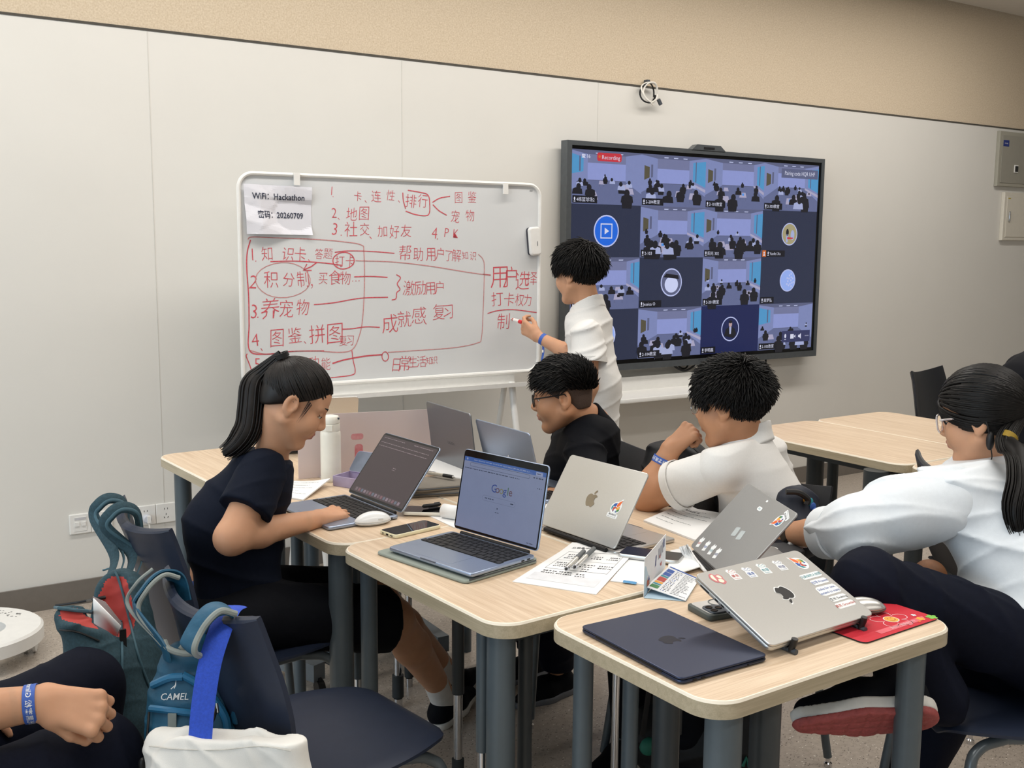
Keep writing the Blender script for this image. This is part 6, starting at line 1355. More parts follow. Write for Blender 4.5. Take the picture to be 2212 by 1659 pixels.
MB().tube([(0, 0, 0), (.010, 0, 0), (.022, 0, 0)], [.002, .0045, .0062], M_white, 14).tube([(.022, 0, 0), (.034, 0, 0)], .0078, I_red, 16).tube([(.034, 0, 0), (.095, 0, 0)], .0085, M_white, 16).build('barrel', mk); MB().tube([(.095, 0, 0), (.130, 0, 0)], .0092, mat('bright_red', '#d8202c', .4), 18).build('cap', mk)

# ---------------------------------------------------------------- boy with black glasses
hd = HF(V(1217, 853, 3.42), look(172, -9), .97)
nk = V(1285, 912, 3.46); shL, shR = V(1262, 975, 3.34), V(1228, 940, 3.66); elL, wrL = V(1280, 1075, 3.22), V(1190, 1070, 3.3); elR, wrR = V(1212, 1030, 3.66), V(1160, 1050, 3.6); pel = A(2.10, 2.75, .56)
S = SDF(); head(S, hd, nk, .048, 1.05, 1.05); S.cone(nk + A(0, 0, -.06), pel + A(.02, 0, .2), .05, .08, .03).cone(pel + A(.02, 0, .2), pel, .09, .10, .04).cone(shL, shR, .034, .034, .03); arm(S, shL, elL, wrL, (.042, .037, .034, .023)); arm(S, shR, elR, wrR, (.042, .036, .033, .023))
hand(S, wrL, look(180, 0), (0, 0, 1), look(90, 0), .92, (14, 18, 20, 24)); hand(S, wrR, look(180, 0), (0, 0, 1), look(-90, 0), .92, (14, 18, 20, 24))
kL, aL, kR, aR = A(1.84, 2.66, .47), A(2.02, 2.78, .10), A(1.86, 2.86, .47), A(2.05, 2.96, .10); hL, hR_ = pel + A(-.02, -.08, -.02), pel + A(-.02, .08, -.02)
for a, b, c in ((hL, kL, aL), (hR_, kR, aR)): S.cone(a, b, .075, .055, .03).cone(b, c, .050, .036, .03)
boy2 = body_mesh('person', 'boy in black glasses and black tee leaning over the desk', S, [(hd.P(0, .01, -.005), (.135, .135, .14))], [M_skin2, M_lip], skinpaint(hd), face_extras(hd))
short_hair('hair', boy2, hd, lambda p: p[2] > .030 + .20 * p[1] and p[1] < .088, M_hair, .012, 4200, .034, lambda p: A(0, 1, -.1) if p[1] > -.03 else A(0, .25, .7), .18, 6, .0024, [((0, .18, -1), (0, .072, .044)), ((0, -.9, -.6), (0, -.085, .01))], .3, False)
sv = SDF().ell(hd.P(*HC), (HRAD + .003) * hd.s, .01, '+', hd.M()).ell(hd.P(0, -.048, -.02), A(.054, .044, .055) * hd.s, .02, '+', hd.M()).cut(hd.D(0, .75, -1), hd.P(0, .030, .008), .004).cut(hd.D(0, 0, -1), hd.P(0, -.05, -.050), .004); solid('cropped_sides', [sv.mesh(.0035)], [M_shave], boy2)
tor = SDF().cone(nk + A(.0, 0, -.06), pel + A(-.02, 0, .20), .088, .105, .05).cone(pel + A(-.02, 0, .20), pel, .105, .12, .05).cone(shL, shR, .062, .058, .05).cone(mix(shL, nk, .5), pel + A(-.03, -.04, .2), .07, .09, .05).cone(mix(shR, nk, .5), pel + A(-.03, .04, .2), .07, .09, .05)
slL = tube_sdf([shL, mix(shL, elL, .85)], [.064, .066], .02, (mix(shL, elL, .85), elL - shL)); slR = tube_sdf([shR, mix(shR, elR, .72)], [.056, .062], .02, (mix(shR, elR, .72), elR - shR)); garment('tee_shirt', boy2, M_blackt, [tor, slL, slR], .0055, 51, .004, 24, (.3, 0, 1))
cc_ = SDF().cone(nk + A(.0, 0, -.03), mix(nk, hd.P(0, -.03, -.06), .45), .070, .060, .01).cut(nrm(hd.P(0, -.03, -.06) - nk), mix(nk, hd.P(0, -.03, -.06), .34), .003); cc_.cone(nk + A(0, 0, -.05), hd.P(0, -.022, -.045), .05, .05, .004, '-'); solid('collar', [cc_.mesh(.004)], [M_blackt], boy2)
garment('trousers', boy2, M_trous, [SDF().ell(pel + A(-.02, 0, -.02), (.14, .16, .09), .03).cone(hL, kL, .09, .073, .03).cone(kL, aL + A(0, 0, .02), .07, .062, .03).cone(hR_, kR, .09, .073, .03).cone(kR, aR + A(0, 0, .02), .07, .062, .03).cut((0, 0, -1), (0, 0, .09))], .007, 61, .003)
for a in (aL, aR): sh = link('sneaker', None, boy2); shoe('s', sh, a + A(0, 0, -.02), a + A(-.16, -.02, -.03), A(0, 0, -1), M_blackt, mat('grey_sole', '#6d7076', .6), 1.)
def glasses(parent, h, m, rim=.0016, rx=.024, ry=.019, lens=None, temple=None, y0=0.0):
    d = MB(); l = MB()
    for q in (-1, 1):
        P = [h.P(q * .032 + rx * math.cos(a) * (1 + .06 * abs(math.sin(2 * a))), .1005 - .10 * abs(q * .032 + rx * math.cos(a)) ** 1.35 * 1.5, -.004 + y0 + ry * math.sin(a) * (1 + .1 * abs(math.sin(2 * a)))) for a in [2 * math.pi * k / 26 for k in range(27)]]
        d.tube(P, rim, m, 8); d.tube([h.P(q * .056, .088, .006 + y0), h.P(q * .071, .072, .008 + y0), h.P(q * .079, .01, .010 + y0), h.P(q * .080, -.012, .012 + y0), h.P(q * .076, -.028, -.008 + y0)], [rim * 1.1, rim * 1.1, rim * .9, rim * 1.1, rim * 1.1], temple or m, 8)
        l.add(P[:-1], [tuple(range(26))], lens or M_lens)
    d.tube([h.P(-.0085, .099, -.001 + y0), h.P(0, .1035, .002 + y0), h.P(.0085, .099, -.001 + y0)], rim, m, 8); g_ = d.build('glasses', parent); l.build('lenses', g_)
M_lens = mat('clear_lens', '#f4f6f8', .03, trans=1., ior=1.05, var=0); M_clearf = mat('clear_frame', '#d9d2d4', .15, trans=.6); M_silver = mat('thin_silver_frame', '#b9babd', .2, 1.)
glasses(boy2, hd, M_black, .0021)

# ---------------------------------------------------------------- boy in white polo, chin on fist
hd = HF(V(1580, 872, 3.02), look(143, -8), 1.02)
nk = V(1612, 955, 3.06); shL, shR = V(1552, 1015, 2.94), V(1650, 985, 3.18); elL, wrL = V(1400, 1072, 3.10), V(1448, 972, 3.09); pel = A(2.25, 2.12, .56); elR, wrR = V(1690, 1100, 3.28), V(1600, 1130, 3.2)
S = SDF(); head(S, hd, nk, .052, 1.1, 1.08); S.cone(nk + A(0, 0, -.06), pel + A(0, 0, .2), .05, .08, .03).cone(pel + A(0, 0, .2), pel, .095, .105, .04).cone(shL, shR, .036, .036, .03); arm(S, shL, elL, wrL, (.052, .046, .043, .028)); arm(S, shR, elR, wrR, (.05, .044, .04, .026))
hD = nrm(V(1502, 922, 3.10) - wrL); hN = nrm(-RGT * .55 + UPV * .35 - FWD * .6); hN = nrm(hN - hD * (hN @ hD)); hT = np.cross(hN, hD); hT = hT if hT @ UPV > 0 else -hT
hand(S, wrL, hD, hN, hT, 1., ((72, 85, 50), (76, 88, 50), (80, 88, 50), (82, 86, 50)), .02, ((.3, .8, -.6), (-.3, .8, -.6))); hand(S, wrR, look(180, 0), (0, 0, 1), look(-90, 0), .95, (14, 18, 20, 24))
hL, hR_, kL, kR, aL, aR = pel + A(-.02, -.09, -.02), pel + A(-.02, .09, -.02), A(1.88, 2.02, .48), A(1.88, 2.24, .48), A(1.92, 2.0, .10), A(1.93, 2.27, .10)
for a, b, c in ((hL, kL, aL), (hR_, kR, aR)): S.cone(a, b, .082, .060, .03).cone(b, c, .054, .038, .03)
boy3 = body_mesh('person', 'seated boy in white polo resting chin on his fist', S, [(hd.P(0, .01, -.005), (.14, .14, .145)), (wrL + hD * .06, (.09, .09, .08))], [M_skin2, M_lip], skinpaint(hd), face_extras(hd))
short_hair('hair', boy3, hd, lambda p: p[2] > -.020 + .50 * p[1] + (.03 if abs(p[0]) > .055 and -.03 < p[1] < .03 else 0) and p[1] < .082, M_hair, .018, 5200, .026, lambda p: p - A(-.01, -.055, .11), .40, 7, .0022, [((0, .5, -1), (0, .070, .052)), ((0, 0, -1), (0, -.05, -.056))], .3)
tor = SDF().cone(nk + A(.01, 0, -.07), pel + A(.02, 0, .22), .095, .112, .05).cone(pel + A(.02, 0, .22), pel + A(0, 0, .0), .112, .125, .05).cone(shL, shR, .062, .060, .05).cone(nk + A(0, 0, -.01), nk + A(0, 0, -.06), .066, .10, .04).cone(mix(shL, nk, .4), pel + A(0, -.05, .2), .075, .095, .05).cut(nrm(look(143, 0) * .3 + A(0, 0, 1)), nk + A(0, 0, .012), .005)
slL = tube_sdf([shL + A(.01, 0, 0), mix(shL, elL, .60)], [.064, .071], .02, (mix(shL, elL, .58), elL - shL)); slR = tube_sdf([shR, mix(shR, elR, .8)], [.07, .074], .02, (mix(shR, elR, .8), elR - shR)); garment('polo_shirt', boy3, M_whitet, [tor, slL, slR], .0055, 71, .005, 22, (.3, 0, 1))
ring('sleeve_cuff', boy3, mix(shL, elL, .565), elL - shL, .0705, .0705, .024, M_whitet, .003)
cc_ = SDF().cone(nk + A(0, 0, -.045), nk + A(0, .0, .045), .100, .070, .01).cut(nrm(look(143, 0) * .6 + A(0, 0, 1)), nk + A(0, 0, .034), .003).cut(nrm(look(143, 0) * -.6 + A(0, 0, -1)), nk + A(0, 0, -.030), .003); cc_.cone(nk + A(0, 0, -.08), nk + A(0, 0, .08), .060, .058, .004, '-'); solid('collar', [cc_.mesh(.004)], [M_whitet], boy3)
garment('trousers', boy3, M_blackt, [SDF().ell(pel + A(-.02, 0, -.02), (.15, .17, .09), .03).cone(hL, kL, .10, .08, .03).cone(kL, aL + A(0, 0, .02), .076, .068, .03).cone(hR_, kR, .10, .08, .03).cone(kR, aR + A(0, 0, .02), .076, .068, .03).cut((0, 0, -1), (0, 0, .09))], .007, 81, .003)
for a in (aL, aR): sh = link('sneaker', None, boy3); shoe('s', sh, a + A(0, 0, -.02), a + A(-.16, -.02, -.03), A(0, 0, -1), M_blackt, M_sole, 1.)
c = mix(wrL, elL, .26); ring('wristband', boy3, c, elL - wrL, .0355, .0355, .020, M_band, text='微光黑客松 Glimmer', text_dir=-1); c2 = c + RGT * .034 - UPV * .015; MB().tube([c2, c2 - UPV * .022], .007, M_white, 10).tube([c2 - UPV * .020, c2 - UPV * .05 + RGT * .004], .008, M_band, 6, flat=(1, .3)).tube([c2 - UPV * .020 - RGT * .006, c2 - UPV * .052 - RGT * .008], .005, M_white, 6, flat=(1, .3)).build('ribbon', boy3)
glasses(boy3, hd, M_silver, .0010, .023, .017)

# ---------------------------------------------------------------- woman in the pale sweatshirt
hd = HF(V(2122, 900, 2.70), look(141, -12), .99)
nk = V(2118, 1000, 2.74); shL, shR = V(2050, 1075, 2.56), V(2215, 1035, 2.86); elL, wrL = V(1822, 1150, 2.56), V(1702, 1152, 2.76); pel = A(2.40, 1.33, .58); elR, wrR = V(2330, 1200, 2.75), V(2250, 1320, 2.6)
S = SDF(); head(S, hd, nk, .047, .95, .98); S.cone(nk + A(0, 0, -.06), pel + A(.02, 0, .2), .05, .08, .03).cone(pel + A(.02, 0, .2), pel, .09, .11, .04).cone(shL, shR, .034, .034, .03); arm(S, shL, elL, wrL, (.046, .044, .043, .027)); arm(S, shR, elR, wrR, (.044, .04, .036, .024))
hD = nrm(A(-.25, 1, -.06)); hN = nrm(A(0, 0, 1) - hD * hD[2]); hand(S, wrL, hD, hN, np.cross(hD, hN), .95, (16, 20, 24, 28)); hand(S, wrR, A(-1, .2, -.1), (0, 0, 1), (0, 1, 0), .95, (16, 20, 24, 28))
hL, hR_ = pel + A(-.03, -.06, 0), pel + A(-.02, .10, -.02); kL, aL = V(1880, 1272, 2.38), A(2.05, 1.36, .50); kR, aR = V(2080, 1455, 2.66), A(2.33, 1.62, .10)
for a, b, c in ((hL, kL, aL), (hR_, kR, aR)): S.cone(a, b, .08, .058, .03).cone(b, c, .050, .036, .03)
lady = body_mesh('person', 'woman in pale sweatshirt with ponytail reaching over to laptop', S, [(hd.P(0, .01, -.005), (.14, .14, .145)), (wrL + hD * .07, (.07, .10, .06))], [M_skin, M_lip], skinpaint(hd), face_extras(hd))
sleek_hair('hair', lady, hd, (0, -.97, -.22), lambda p: p[2] > -.045 + .72 * p[1], M_hair, 760, .0155, 5, [((0, .72, -1), (0, .078, .05)), ((0, 0, -1), (0, -.06, -.075))], .0038)
tie = V(2176, 948, 2.60); tl_ = hd.P(0, -.10, .0); ring('hair_tie', lady, tie, tie - tl_, .018, .018, .018, mat('mustard_elastic', '#8f7420', .7), .005)
ponytail('ponytail', lady, [tl_, tie, V(2200, 985, 2.54), V(2206, 1040, 2.48), V(2194, 1105, 2.45), V(2206, 1165, 2.44)], .038, M_hair, 110, 9, .8, FWD, .0032)
cl = MB()
for a, b in (((2116, 818), (2138, 806)), ((2138, 807), (2146, 812)), ((2162, 803), (2175, 808))): 
    pa_, pb_ = [nrm(V(*q, 2.7) - CAM) for q in (a, b)]; f_ = lambda q: next((CAM + q * t for t in np.arange(2.3, 3.2, .004) if (lambda l: (((A(*l) - HC) / (HRAD + .017)) ** 2).sum() < 1)(hd.loc(CAM + q * t))), CAM + q * 2.72); cl.tube([f_(pa_), f_(pb_)], .0028, M_silver, 6)
cl.build('hair_clips', lady); glasses(lady, hd, M_clearf, .0026, .026, .022, None, M_clearf)
er_ = hd.P(-.080, -.018, -.03); ms = MB(); ms.tube(spl([hd.P(-.082, -.03, .0), hd.P(-.084, -.034, -.03), hd.P(-.074, -.03, -.075), hd.P(-.05, -.02, -.105), hd.P(-.02, .01, -.125)]), .0017, M_black, 6).ell(hd.P(-.078, -.032, -.055), (.010, .010, .024), M_black); ms.build('mask_strap', lady)
tor = SDF().cone(nk + A(.0, 0, -.08), pel + A(.03, 0, .22), .11, .145, .05).cone(pel + A(.03, 0, .22), pel + A(.0, -.03, -.02), .145, .185, .05).cone(shL + A(.02, 0, -.01), shR, .078, .075, .05).cone(nk + A(0, 0, .0), nk + A(0, 0, -.06), .072, .11, .04).cone(mix(shL, nk, .3), pel + A(-.02, -.06, .05), .09, .15, .06).cut(nrm(look(141, 0) * .25 + A(0, 0, 1)), nk + A(0, 0, .022), .006).cut((-.50, 0, -1), pel + A(-.10, 0, -.045), .008)
e1 = mix(elL, wrL, .22); slL = tube_sdf([shL + A(.01, 0, -.01), mix(shL, elL, .5), mix(shL, elL, .88), e1], [.084, .080, .078, .064], .03, (e1, wrL - elL)); slR = tube_sdf([shR, elR, mix(elR, wrR, .4)], [.078, .074, .066], .03)
garment('sweatshirt', lady, M_sweat, [tor, slL, slR], .0055, 91, .0055, 20, (.6, .3, .8)); ring('sleeve_cuff', lady, mix(elL, wrL, .21), wrL - elL, .0595, .0595, .045, M_sweat, .006)
garment('trousers', lady, M_trous, [SDF().ell(pel + A(-.02, 0, -.02), (.13, .14, .085), .03).cone(hL, kL, .105, .080, .03).cone(kL, aL + A(0, .0, .02), .085, .065, .03).cone(hR_, kR, .105, .082, .03).cone(kR, aR + A(0, 0, .02), .076, .068, .03).cut((0, 0, -1), (0, 0, .09))], .0065, 95, .004, 22, (1, .3, .2))
M_rsole = mat('red_tread', '#9c4a48', .6, var=.12, scale=120, bump=.6, bscale=120, dist=.004)
sh = link('sneaker', None, lady); an_ = V(1912, 1462, 2.30); shoe('s', sh, an_, V(1775, 1492, 2.30), nrm(-UPV * .72 - FWD * .68), M_blackt, M_sole, 1.14, mat('grey_lace', '#8d8880', .7), M_rsole); sh = link('sneaker', None, lady); shoe('s', sh, aR + A(0, 0, -.02), aR + A(-.15, .02, -.03), A(0, 0, -1), M_blackt, M_sole, 1.)
c = mix(wrL, elL, .08); ring('wrist_strap', lady, c, elL - wrL, .029, .029, .022, M_black, .003)

# ---------------------------------------------------------------- person bending at the right edge, person at the lower left corner
c0, c1_ = V(2262, 865, 4.1), V(2420, 800, 4.2); ft = A(c0[0] + .1, c0[1] - .05, 0); hp = V(2208, 965, 3.9); nk = V(2305, 800, 3.9); c0 = hp; hd = HF(nk + look(-12, -35) * .17, look(-20, -50), 1.)
S = SDF(); head(S, hd, nk + look(-12, 0) * .04, .05); S.cone(hp, nk, .10, .09, .05); k_ = A(hp[0], hp[1], .5)
for q in (-.09, .09): S.cone(hp + A(0, q, -.02), A(hp[0] + .02, hp[1] + q, .45), .08, .055, .03).cone(A(hp[0] + .02, hp[1] + q, .45), A(hp[0] + .05, hp[1] + q, .09), .05, .036, .03); a_ = nk + A(0, q * 1.8, -.03); arm(S, a_, a_ + A(.05, 0, -.25), a_ + A(.2, 0, -.42)); hand(S, a_ + A(.2, 0, -.42), (.6, 0, -.8), (.8, 0, .6), (0, q, 0), .95)
far = body_mesh('person', 'person in black bent over at right edge behind woman with glasses', S, [(hd.P(0, .01, 0), (.15, .15, .15))], [M_skin, M_lip], skinpaint(hd), face_extras(hd))
short_hair('hair', far, hd, lambda p: p[2] > .0 + .5 * p[1], M_hair, .014, 700, .03, seed=12, cut=[((0, .55, -1), (0, .07, .055))])
garment('jacket', far, M_blackt, [SDF().cone(hp + A(-.02, 0, .02), mix(hp, nk, .5) + A(0, 0, .05), .15, .165, .06).cone(mix(hp, nk, .5) + A(0, 0, .05), nk, .165, .12, .06).cone(nk + A(0, -.17, -.02), nk + A(0, .17, -.02), .07, .07, .06), tube_sdf([nk + A(0, -.162, -.03), nk + A(.05, -.162, -.28), nk + A(.18, -.162, -.42)], [.07, .06, .05]), tube_sdf([nk + A(0, .162, -.03), nk + A(.05, .162, -.28), nk + A(.18, .162, -.42)], [.07, .06, .05])], .007, 101, .004)
garment('trousers', far, M_blackt, [SDF().cone(hp, hp + A(0, 0, -.04), .14, .14, .04).cone(hp + A(0, -.09, -.02), A(hp[0] + .04, hp[1] - .09, .1), .1, .07, .03).cone(hp + A(0, .09, -.02), A(hp[0] + .04, hp[1] + .09, .1), .1, .07, .03)], .008, 103, .003)
for q in (-.09, .09): sh = link('shoe', None, far); shoe('s', sh, A(hp[0] + .05, hp[1] + q, .075), A(hp[0] + .2, hp[1] + q, .05), A(0, 0, -1), M_blackt, M_black, 1.)
wr, el = V(96, 1516, 1.92), V(-190, 1560, 1.86); sh_ = A(-.22, 1.78, 1.0); pel = A(-.12, 1.95, .54); nk = A(-.16, 1.98, 1.08); kA, kB = V(178, 1490, 2.28), V(205, 1645, 2.05)
hd = HF(nk + A(.03, -.0, .15), A(1, .15, -.1), 1.)
S = SDF(); head(S, hd, nk, .052); S.cone(nk, pel, .09, .11, .05).cone(sh_, nk + A(0, .2, -.08), .05, .05, .04); arm(S, sh_, el, wr, (.05, .044, .042, .030)); a2 = nk + A(0, .2, -.08); arm(S, a2, a2 + A(.05, .06, -.28), a2 + A(.28, .0, -.36))
hand(S, a2 + A(.28, 0, -.36), (1, -.1, -.2), (0, 0, 1), (0, -1, 0), 1.)
hD = nrm(V(212, 1542, 1.93) - wr); hN = nrm(UPV * .55 - FWD * .85 + RGT * .1); hN = nrm(hN - hD * (hN @ hD)); hT = np.cross(hN, hD); hT = hT if hT @ (-UPV) > 0 else -hT
hand(S, wr, hD, hN, hT, 1.13, ((76, 62, 40), (72, 62, 40), (68, 60, 40), (62, 58, 40)), .03, ((.35, .85, -.45), (.0, .75, -.7)))
for b, f_ in ((kA, A(kA[0] + .02, kA[1] + .05, .1)), (kB, A(kB[0] + .02, kB[1], .1))): S.cone(pel + (A(0, .1, -.02) if b is kA else A(0, -.1, -.02)), b, .08, .058, .03).cone(b, f_, .052, .036, .03)
left = body_mesh('person', 'seated person at lower left corner with blue wristband, fist on knees', S, [(wr + hD * .085, (.13, .13, .12)), (hd.P(0, .01, 0), (.15, .15, .15))], [M_skin, M_lip], skinpaint(hd), face_extras(hd), .0055, .0025)
short_hair('hair', left, hd, lambda p: p[2] > .0 + .5 * p[1], M_hair, .014, 700, .03, seed=13, cut=[((0, .55, -1), (0, .07, .055))])
garment('tee_shirt', left, M_whitet, [SDF().cone(nk + A(0, 0, -.08), pel, .12, .14, .05).cone(sh_, a2, .075, .075, .05), tube_sdf([sh_, mix(sh_, el, .55)], [.07, .075]), tube_sdf([a2, a2 + A(.03, .03, -.15)], [.07, .075])], .007, 111, .004)
garment('trousers', left, M_trous, [SDF().ell(pel + A(.02, 0, 0), (.16, .18, .09), .03).cone(pel + A(0, .1, -.02), kA, .105, .085, .03).cone(kA, A(kA[0] + .02, kA[1] + .05, .1), .082, .07, .03).cone(pel + A(0, -.1, -.02), kB, .11, .09, .03).cone(kB, A(kB[0] + .02, kB[1], .1), .085, .075, .03).cut((0, 0, -1), (0, 0, .09))], .006, 121, .0035, 20, (1, .4, .1))
for f_ in (A(kA[0] + .02, kA[1] + .05, .1), A(kB[0] + .02, kB[1], .1)): sh = link('shoe', None, left); shoe('s', sh, f_ + A(0, 0, -.025), f_ + A(.16, 0, -.04), A(0, 0, -1), M_blackt, M_sole, 1.)
c = mix(wr, el, .10); wb_ = ring('wristband', left, c, el - wr, .0335, .0335, .021, M_band, text='微光黑客松 Glimmer')
chair('navy chair under the seated person at lower left corner', TR(-.10, 1.96, 0, R(2)))
# ================================================================ bags
M_teal = mat('dark_teal_canvas', '#2c4650', .85, var=.22, scale=160, bump=.25, bscale=500); M_tealr = mat('teal_piping', '#3f5f6c', .7, var=.1)
M_redl = mat('red_lining', '#b2413c', .75, var=.08); M_bluen = mat('petrol_blue_nylon', '#1d5674', .5, var=.08, scale=60, bump=.2, bscale=90, dist=.004); M_pip = mat('grey_piping', '#8c9491', .7, var=.05)
M_canvas = mat('white_canvas', '#e6e5e0', .85, var=.02, bump=.2, bscale=800); M_royal = mat('royal_blue_webbing', '#2b4fc0', .75, var=.12, scale=200, bump=.4, bscale=600)
M_bag = mat('black_nylon', '#0f1013', .6, var=.1, bump=.2, bscale=60, dist=.004)
def hit(S, px, py, t0=1.5, t1=3.2, off=0.):
    r = ray(px, py); t = t0
    while t < t1:
        d = float(S.eval(CAM + r * t, (1, 1, 1), .001)[0, 0, 0])
        if d < .0008: return CAM + r * (t - off)
        t += max(.0008, min(d, .1) * .7)
    return CAM + r * t1
PB = np.stack([RGT, FWD, UPV])
def path_on(S, pts, off=.002, t0=1.5): return [hit(S, *p, t0, 3.4, off) for p in spl([(a, b, 0) for a, b in pts], 4) for p in [(p[0], p[1])]]
# dark teal rucksack on the girl's chair
bg = thing('backpack', 'dark teal rucksack hanging open, showing red lining', 'backpack')
S = SDF().cone(V(262, 1285, 2.50), V(262, 1430, 2.47), .062, .085, .04).cone(V(262, 1430, 2.47), V(268, 1535, 2.45), .085, .080, .04).cone(V(168, 1352, 2.34), V(215, 1440, 2.36), .040, .062, .05).cone(V(215, 1440, 2.36), V(235, 1540, 2.38), .062, .07, .05).cone(V(300, 1420, 2.52), V(318, 1550, 2.52), .05, .05, .05).cone(V(140, 1328, 2.34), V(225, 1338, 2.33), .022, .03, .03)
cv = SDF().cone(V(238, 1258, 2.445), V(232, 1335, 2.415), .036, .060, .02).cone(V(140, 1316, 2.32), V(235, 1322, 2.33), .020, .040, .02)
for q in list(cv.p): S.p.append(q[:6] + ('-',))
def redp(c): 
    out = np.zeros(len(c), int)
    for kind, a, b, r1, r2, k, op in cv.p:
        ba = b - a; t = np.clip(((c - a) @ ba) / (ba @ ba), 0, 1); d = np.linalg.norm(c - a - t[:, None] * ba, axis=1) - (r1 + (r2 - r1) * t); out |= (d < .0035)
    return out
solid('main_compartment', [S.mesh(.0045, None, folds(3, .003, 26, (.2, .5, 1)))], [M_teal, M_redl], bg, redp)
z = MB(); z.tube(path_on(S, [(120, 1308), (175, 1300), (228, 1290), (203, 1300)][:3], .002), .004, M_black, 8).tube(path_on(S, [(118, 1312), (160, 1318), (215, 1325), (262, 1345)], .003), .0045, M_tealr, 8).build('zip', bg)
MB().tube(path_on(S, [(262, 1345), (264, 1420), (262, 1500), (266, 1580)], .001), .003, M_tealr, 8).tube(path_on(S, [(222, 1232), (245, 1230), (262, 1270), (280, 1340), (300, 1420), (330, 1500)], .001), .003, M_tealr, 8).tube(path_on(S, [(130, 1360), (170, 1366), (215, 1385)], .001), .0022, M_black, 6).tube(path_on(S, [(200, 1400), (192, 1420), (205, 1380)][:2], .001), .0022, M_black, 6).build('piping', bg)
tp = T_CA @ Vector((-.294, 0, .825)); ct = lambda y, dx=0, dz=0: A(*(T_CA @ Vector((-.275 + dx, y, .826 + dz))))
for y0, px in ((.145, 246), (.03, 284)):
    for q, m_, w_ in ((0, M_teal, .016), (.021, M_tealr, .004)):
        MB().tube(spl([V(px - 8 + q * 900, 1245, 2.58), V(px + q * 900, 1195, 2.66), ct(y0 - q, -.062, -.02), ct(y0 - q, -.05, .012), ct(y0 - q, -.02, .026), ct(y0 - q, .015, .005), ct(y0 - q, .022, -.07)]), w_, m_, 8, flat=(.28, 1), up=(0, 1, 0)).build('strap', bg)
MB().box((0, 0, 0), (.014, .006, .055), M_black, Matrix.Translation(Vector(hit(S, 266, 1385, 1.5, 3, .004)))).build('zip_pull', bg)
fo = thing('document_folder', 'white plastic folder sticking out of the teal rucksack', 'folder'); c = [V(203, 1292, 2.40), V(262, 1352, 2.36), V(250, 1375, 2.40), V(205, 1345, 2.42)]; f_ = MB(); f_.add(c, [(0, 1, 2, 3)], M_sheet); o = f_.build('sheet', fo); o.modifiers.new('thickness', 'SOLIDIFY').thickness = .003
c = [V(201, 1288, 2.41), V(228, 1300, 2.40), V(263, 1345, 2.37), V(255, 1375, 2.41), V(205, 1345, 2.43)]; f_ = MB(); f_.add(c, [(0, 1, 2, 3, 4)], mat('clear_folder', '#d9c9c9', .2, trans=.7)); o = f_.build('clear_cover', fo); o.modifiers.new('thickness', 'SOLIDIFY').thickness = .001
# petrol blue rucksack on the empty chair
bg = thing('backpack', 'petrol blue rucksack with grey piping on back of empty chair', 'backpack')
S = SDF().cone(V(395, 1440, 2.10), V(400, 1570, 2.08), .045, .066, .04).cone(V(462, 1440, 2.12), V(468, 1570, 2.10), .050, .062, .04).cone(V(362, 1500, 2.09), V(366, 1580, 2.08), .034, .042, .04).cone(V(388, 1425, 2.10), V(470, 1425, 2.12), .026, .03, .03).cone(V(505, 1420, 2.13), V(505, 1580, 2.13), .026, .034, .03)
solid('main_compartment', [S.mesh(.0045, None, folds(6, .0028, 34, (.5, .2, 1)))], [M_bluen], bg)
cbl = lambda y, x, z: A(*(T_CB @ Vector((x, y, z))))
cb2 = lambda y, dx=0, dz=0: A(*(T_CB @ Vector((-.275 + dx, y, .826 + dz))))
MB().tube(spl([V(362, 1425, 2.06), V(352, 1395, 2.06), cbl(.125, -.345, .79), cbl(.125, -.327, .83), cbl(.125, -.295, .853), cbl(.125, -.262, .84), cbl(.125, -.25, .79)]), .026, M_bluen, 10, flat=(.22, 1), up=(0, 1, 0)).build('shoulder_strap', bg)
MB().tube(spl([V(505, 1560, 2.06), V(490, 1450, 2.06), V(492, 1370, 2.07), cbl(-.125, -.345, .78), cbl(-.125, -.33, .82), cbl(-.125, -.298, .846), cbl(-.125, -.265, .835), cbl(-.125, -.25, .79)]), .022, M_bluen, 10, flat=(.22, 1), up=(0, 1, 0)).build('shoulder_strap', bg)
MB().tube(spl([V(356, 1392, 2.05), cbl(.098, -.35, .79), cbl(.098, -.333, .832), cbl(.098, -.297, .857), cbl(.098, -.265, .845)]), .005, M_pip, 8).tube(spl([V(355, 1385, 2.05), V(365, 1402, 2.04), V(400, 1412, 2.04), V(440, 1406, 2.05), V(452, 1394, 2.05)]), .006, M_pip, 8).tube(spl([V(525, 1588, 2.06), V(505, 1500, 2.06), V(497, 1420, 2.05), cbl(-.150, -.345, .78), cbl(-.150, -.333, .822), cbl(-.150, -.298, .85), cbl(-.150, -.265, .838)]), .006, M_pip, 8).tube(spl([cbl(.152, -.297, .857), cbl(.152, -.333, .832), cbl(.152, -.35, .79), V(352, 1395, 2.05)]), .004, M_pip, 8).build('piping', bg)
MB().tube([V(392, 1404, 2.06), V(434, 1345, 2.09), V(438, 1350, 2.09), V(428, 1402, 2.06)], .0075, M_pip, 8, flat=(1, .3), up=-FWD).build('grab_loop', bg)
M_bz = mat('zip_blue', '#2a6f99', .4); MB().tube(path_on(S, [(330, 1480), (365, 1465), (395, 1462)], .002), .008, M_bz, 8).tube(path_on(S, [(395, 1458), (425, 1475), (455, 1500), (485, 1545), (492, 1575)], .002), .008, M_bz, 8).tube(path_on(S, [(326, 1530), (370, 1535), (425, 1542)], .002), .007, M_bz, 8).build('zip', bg)
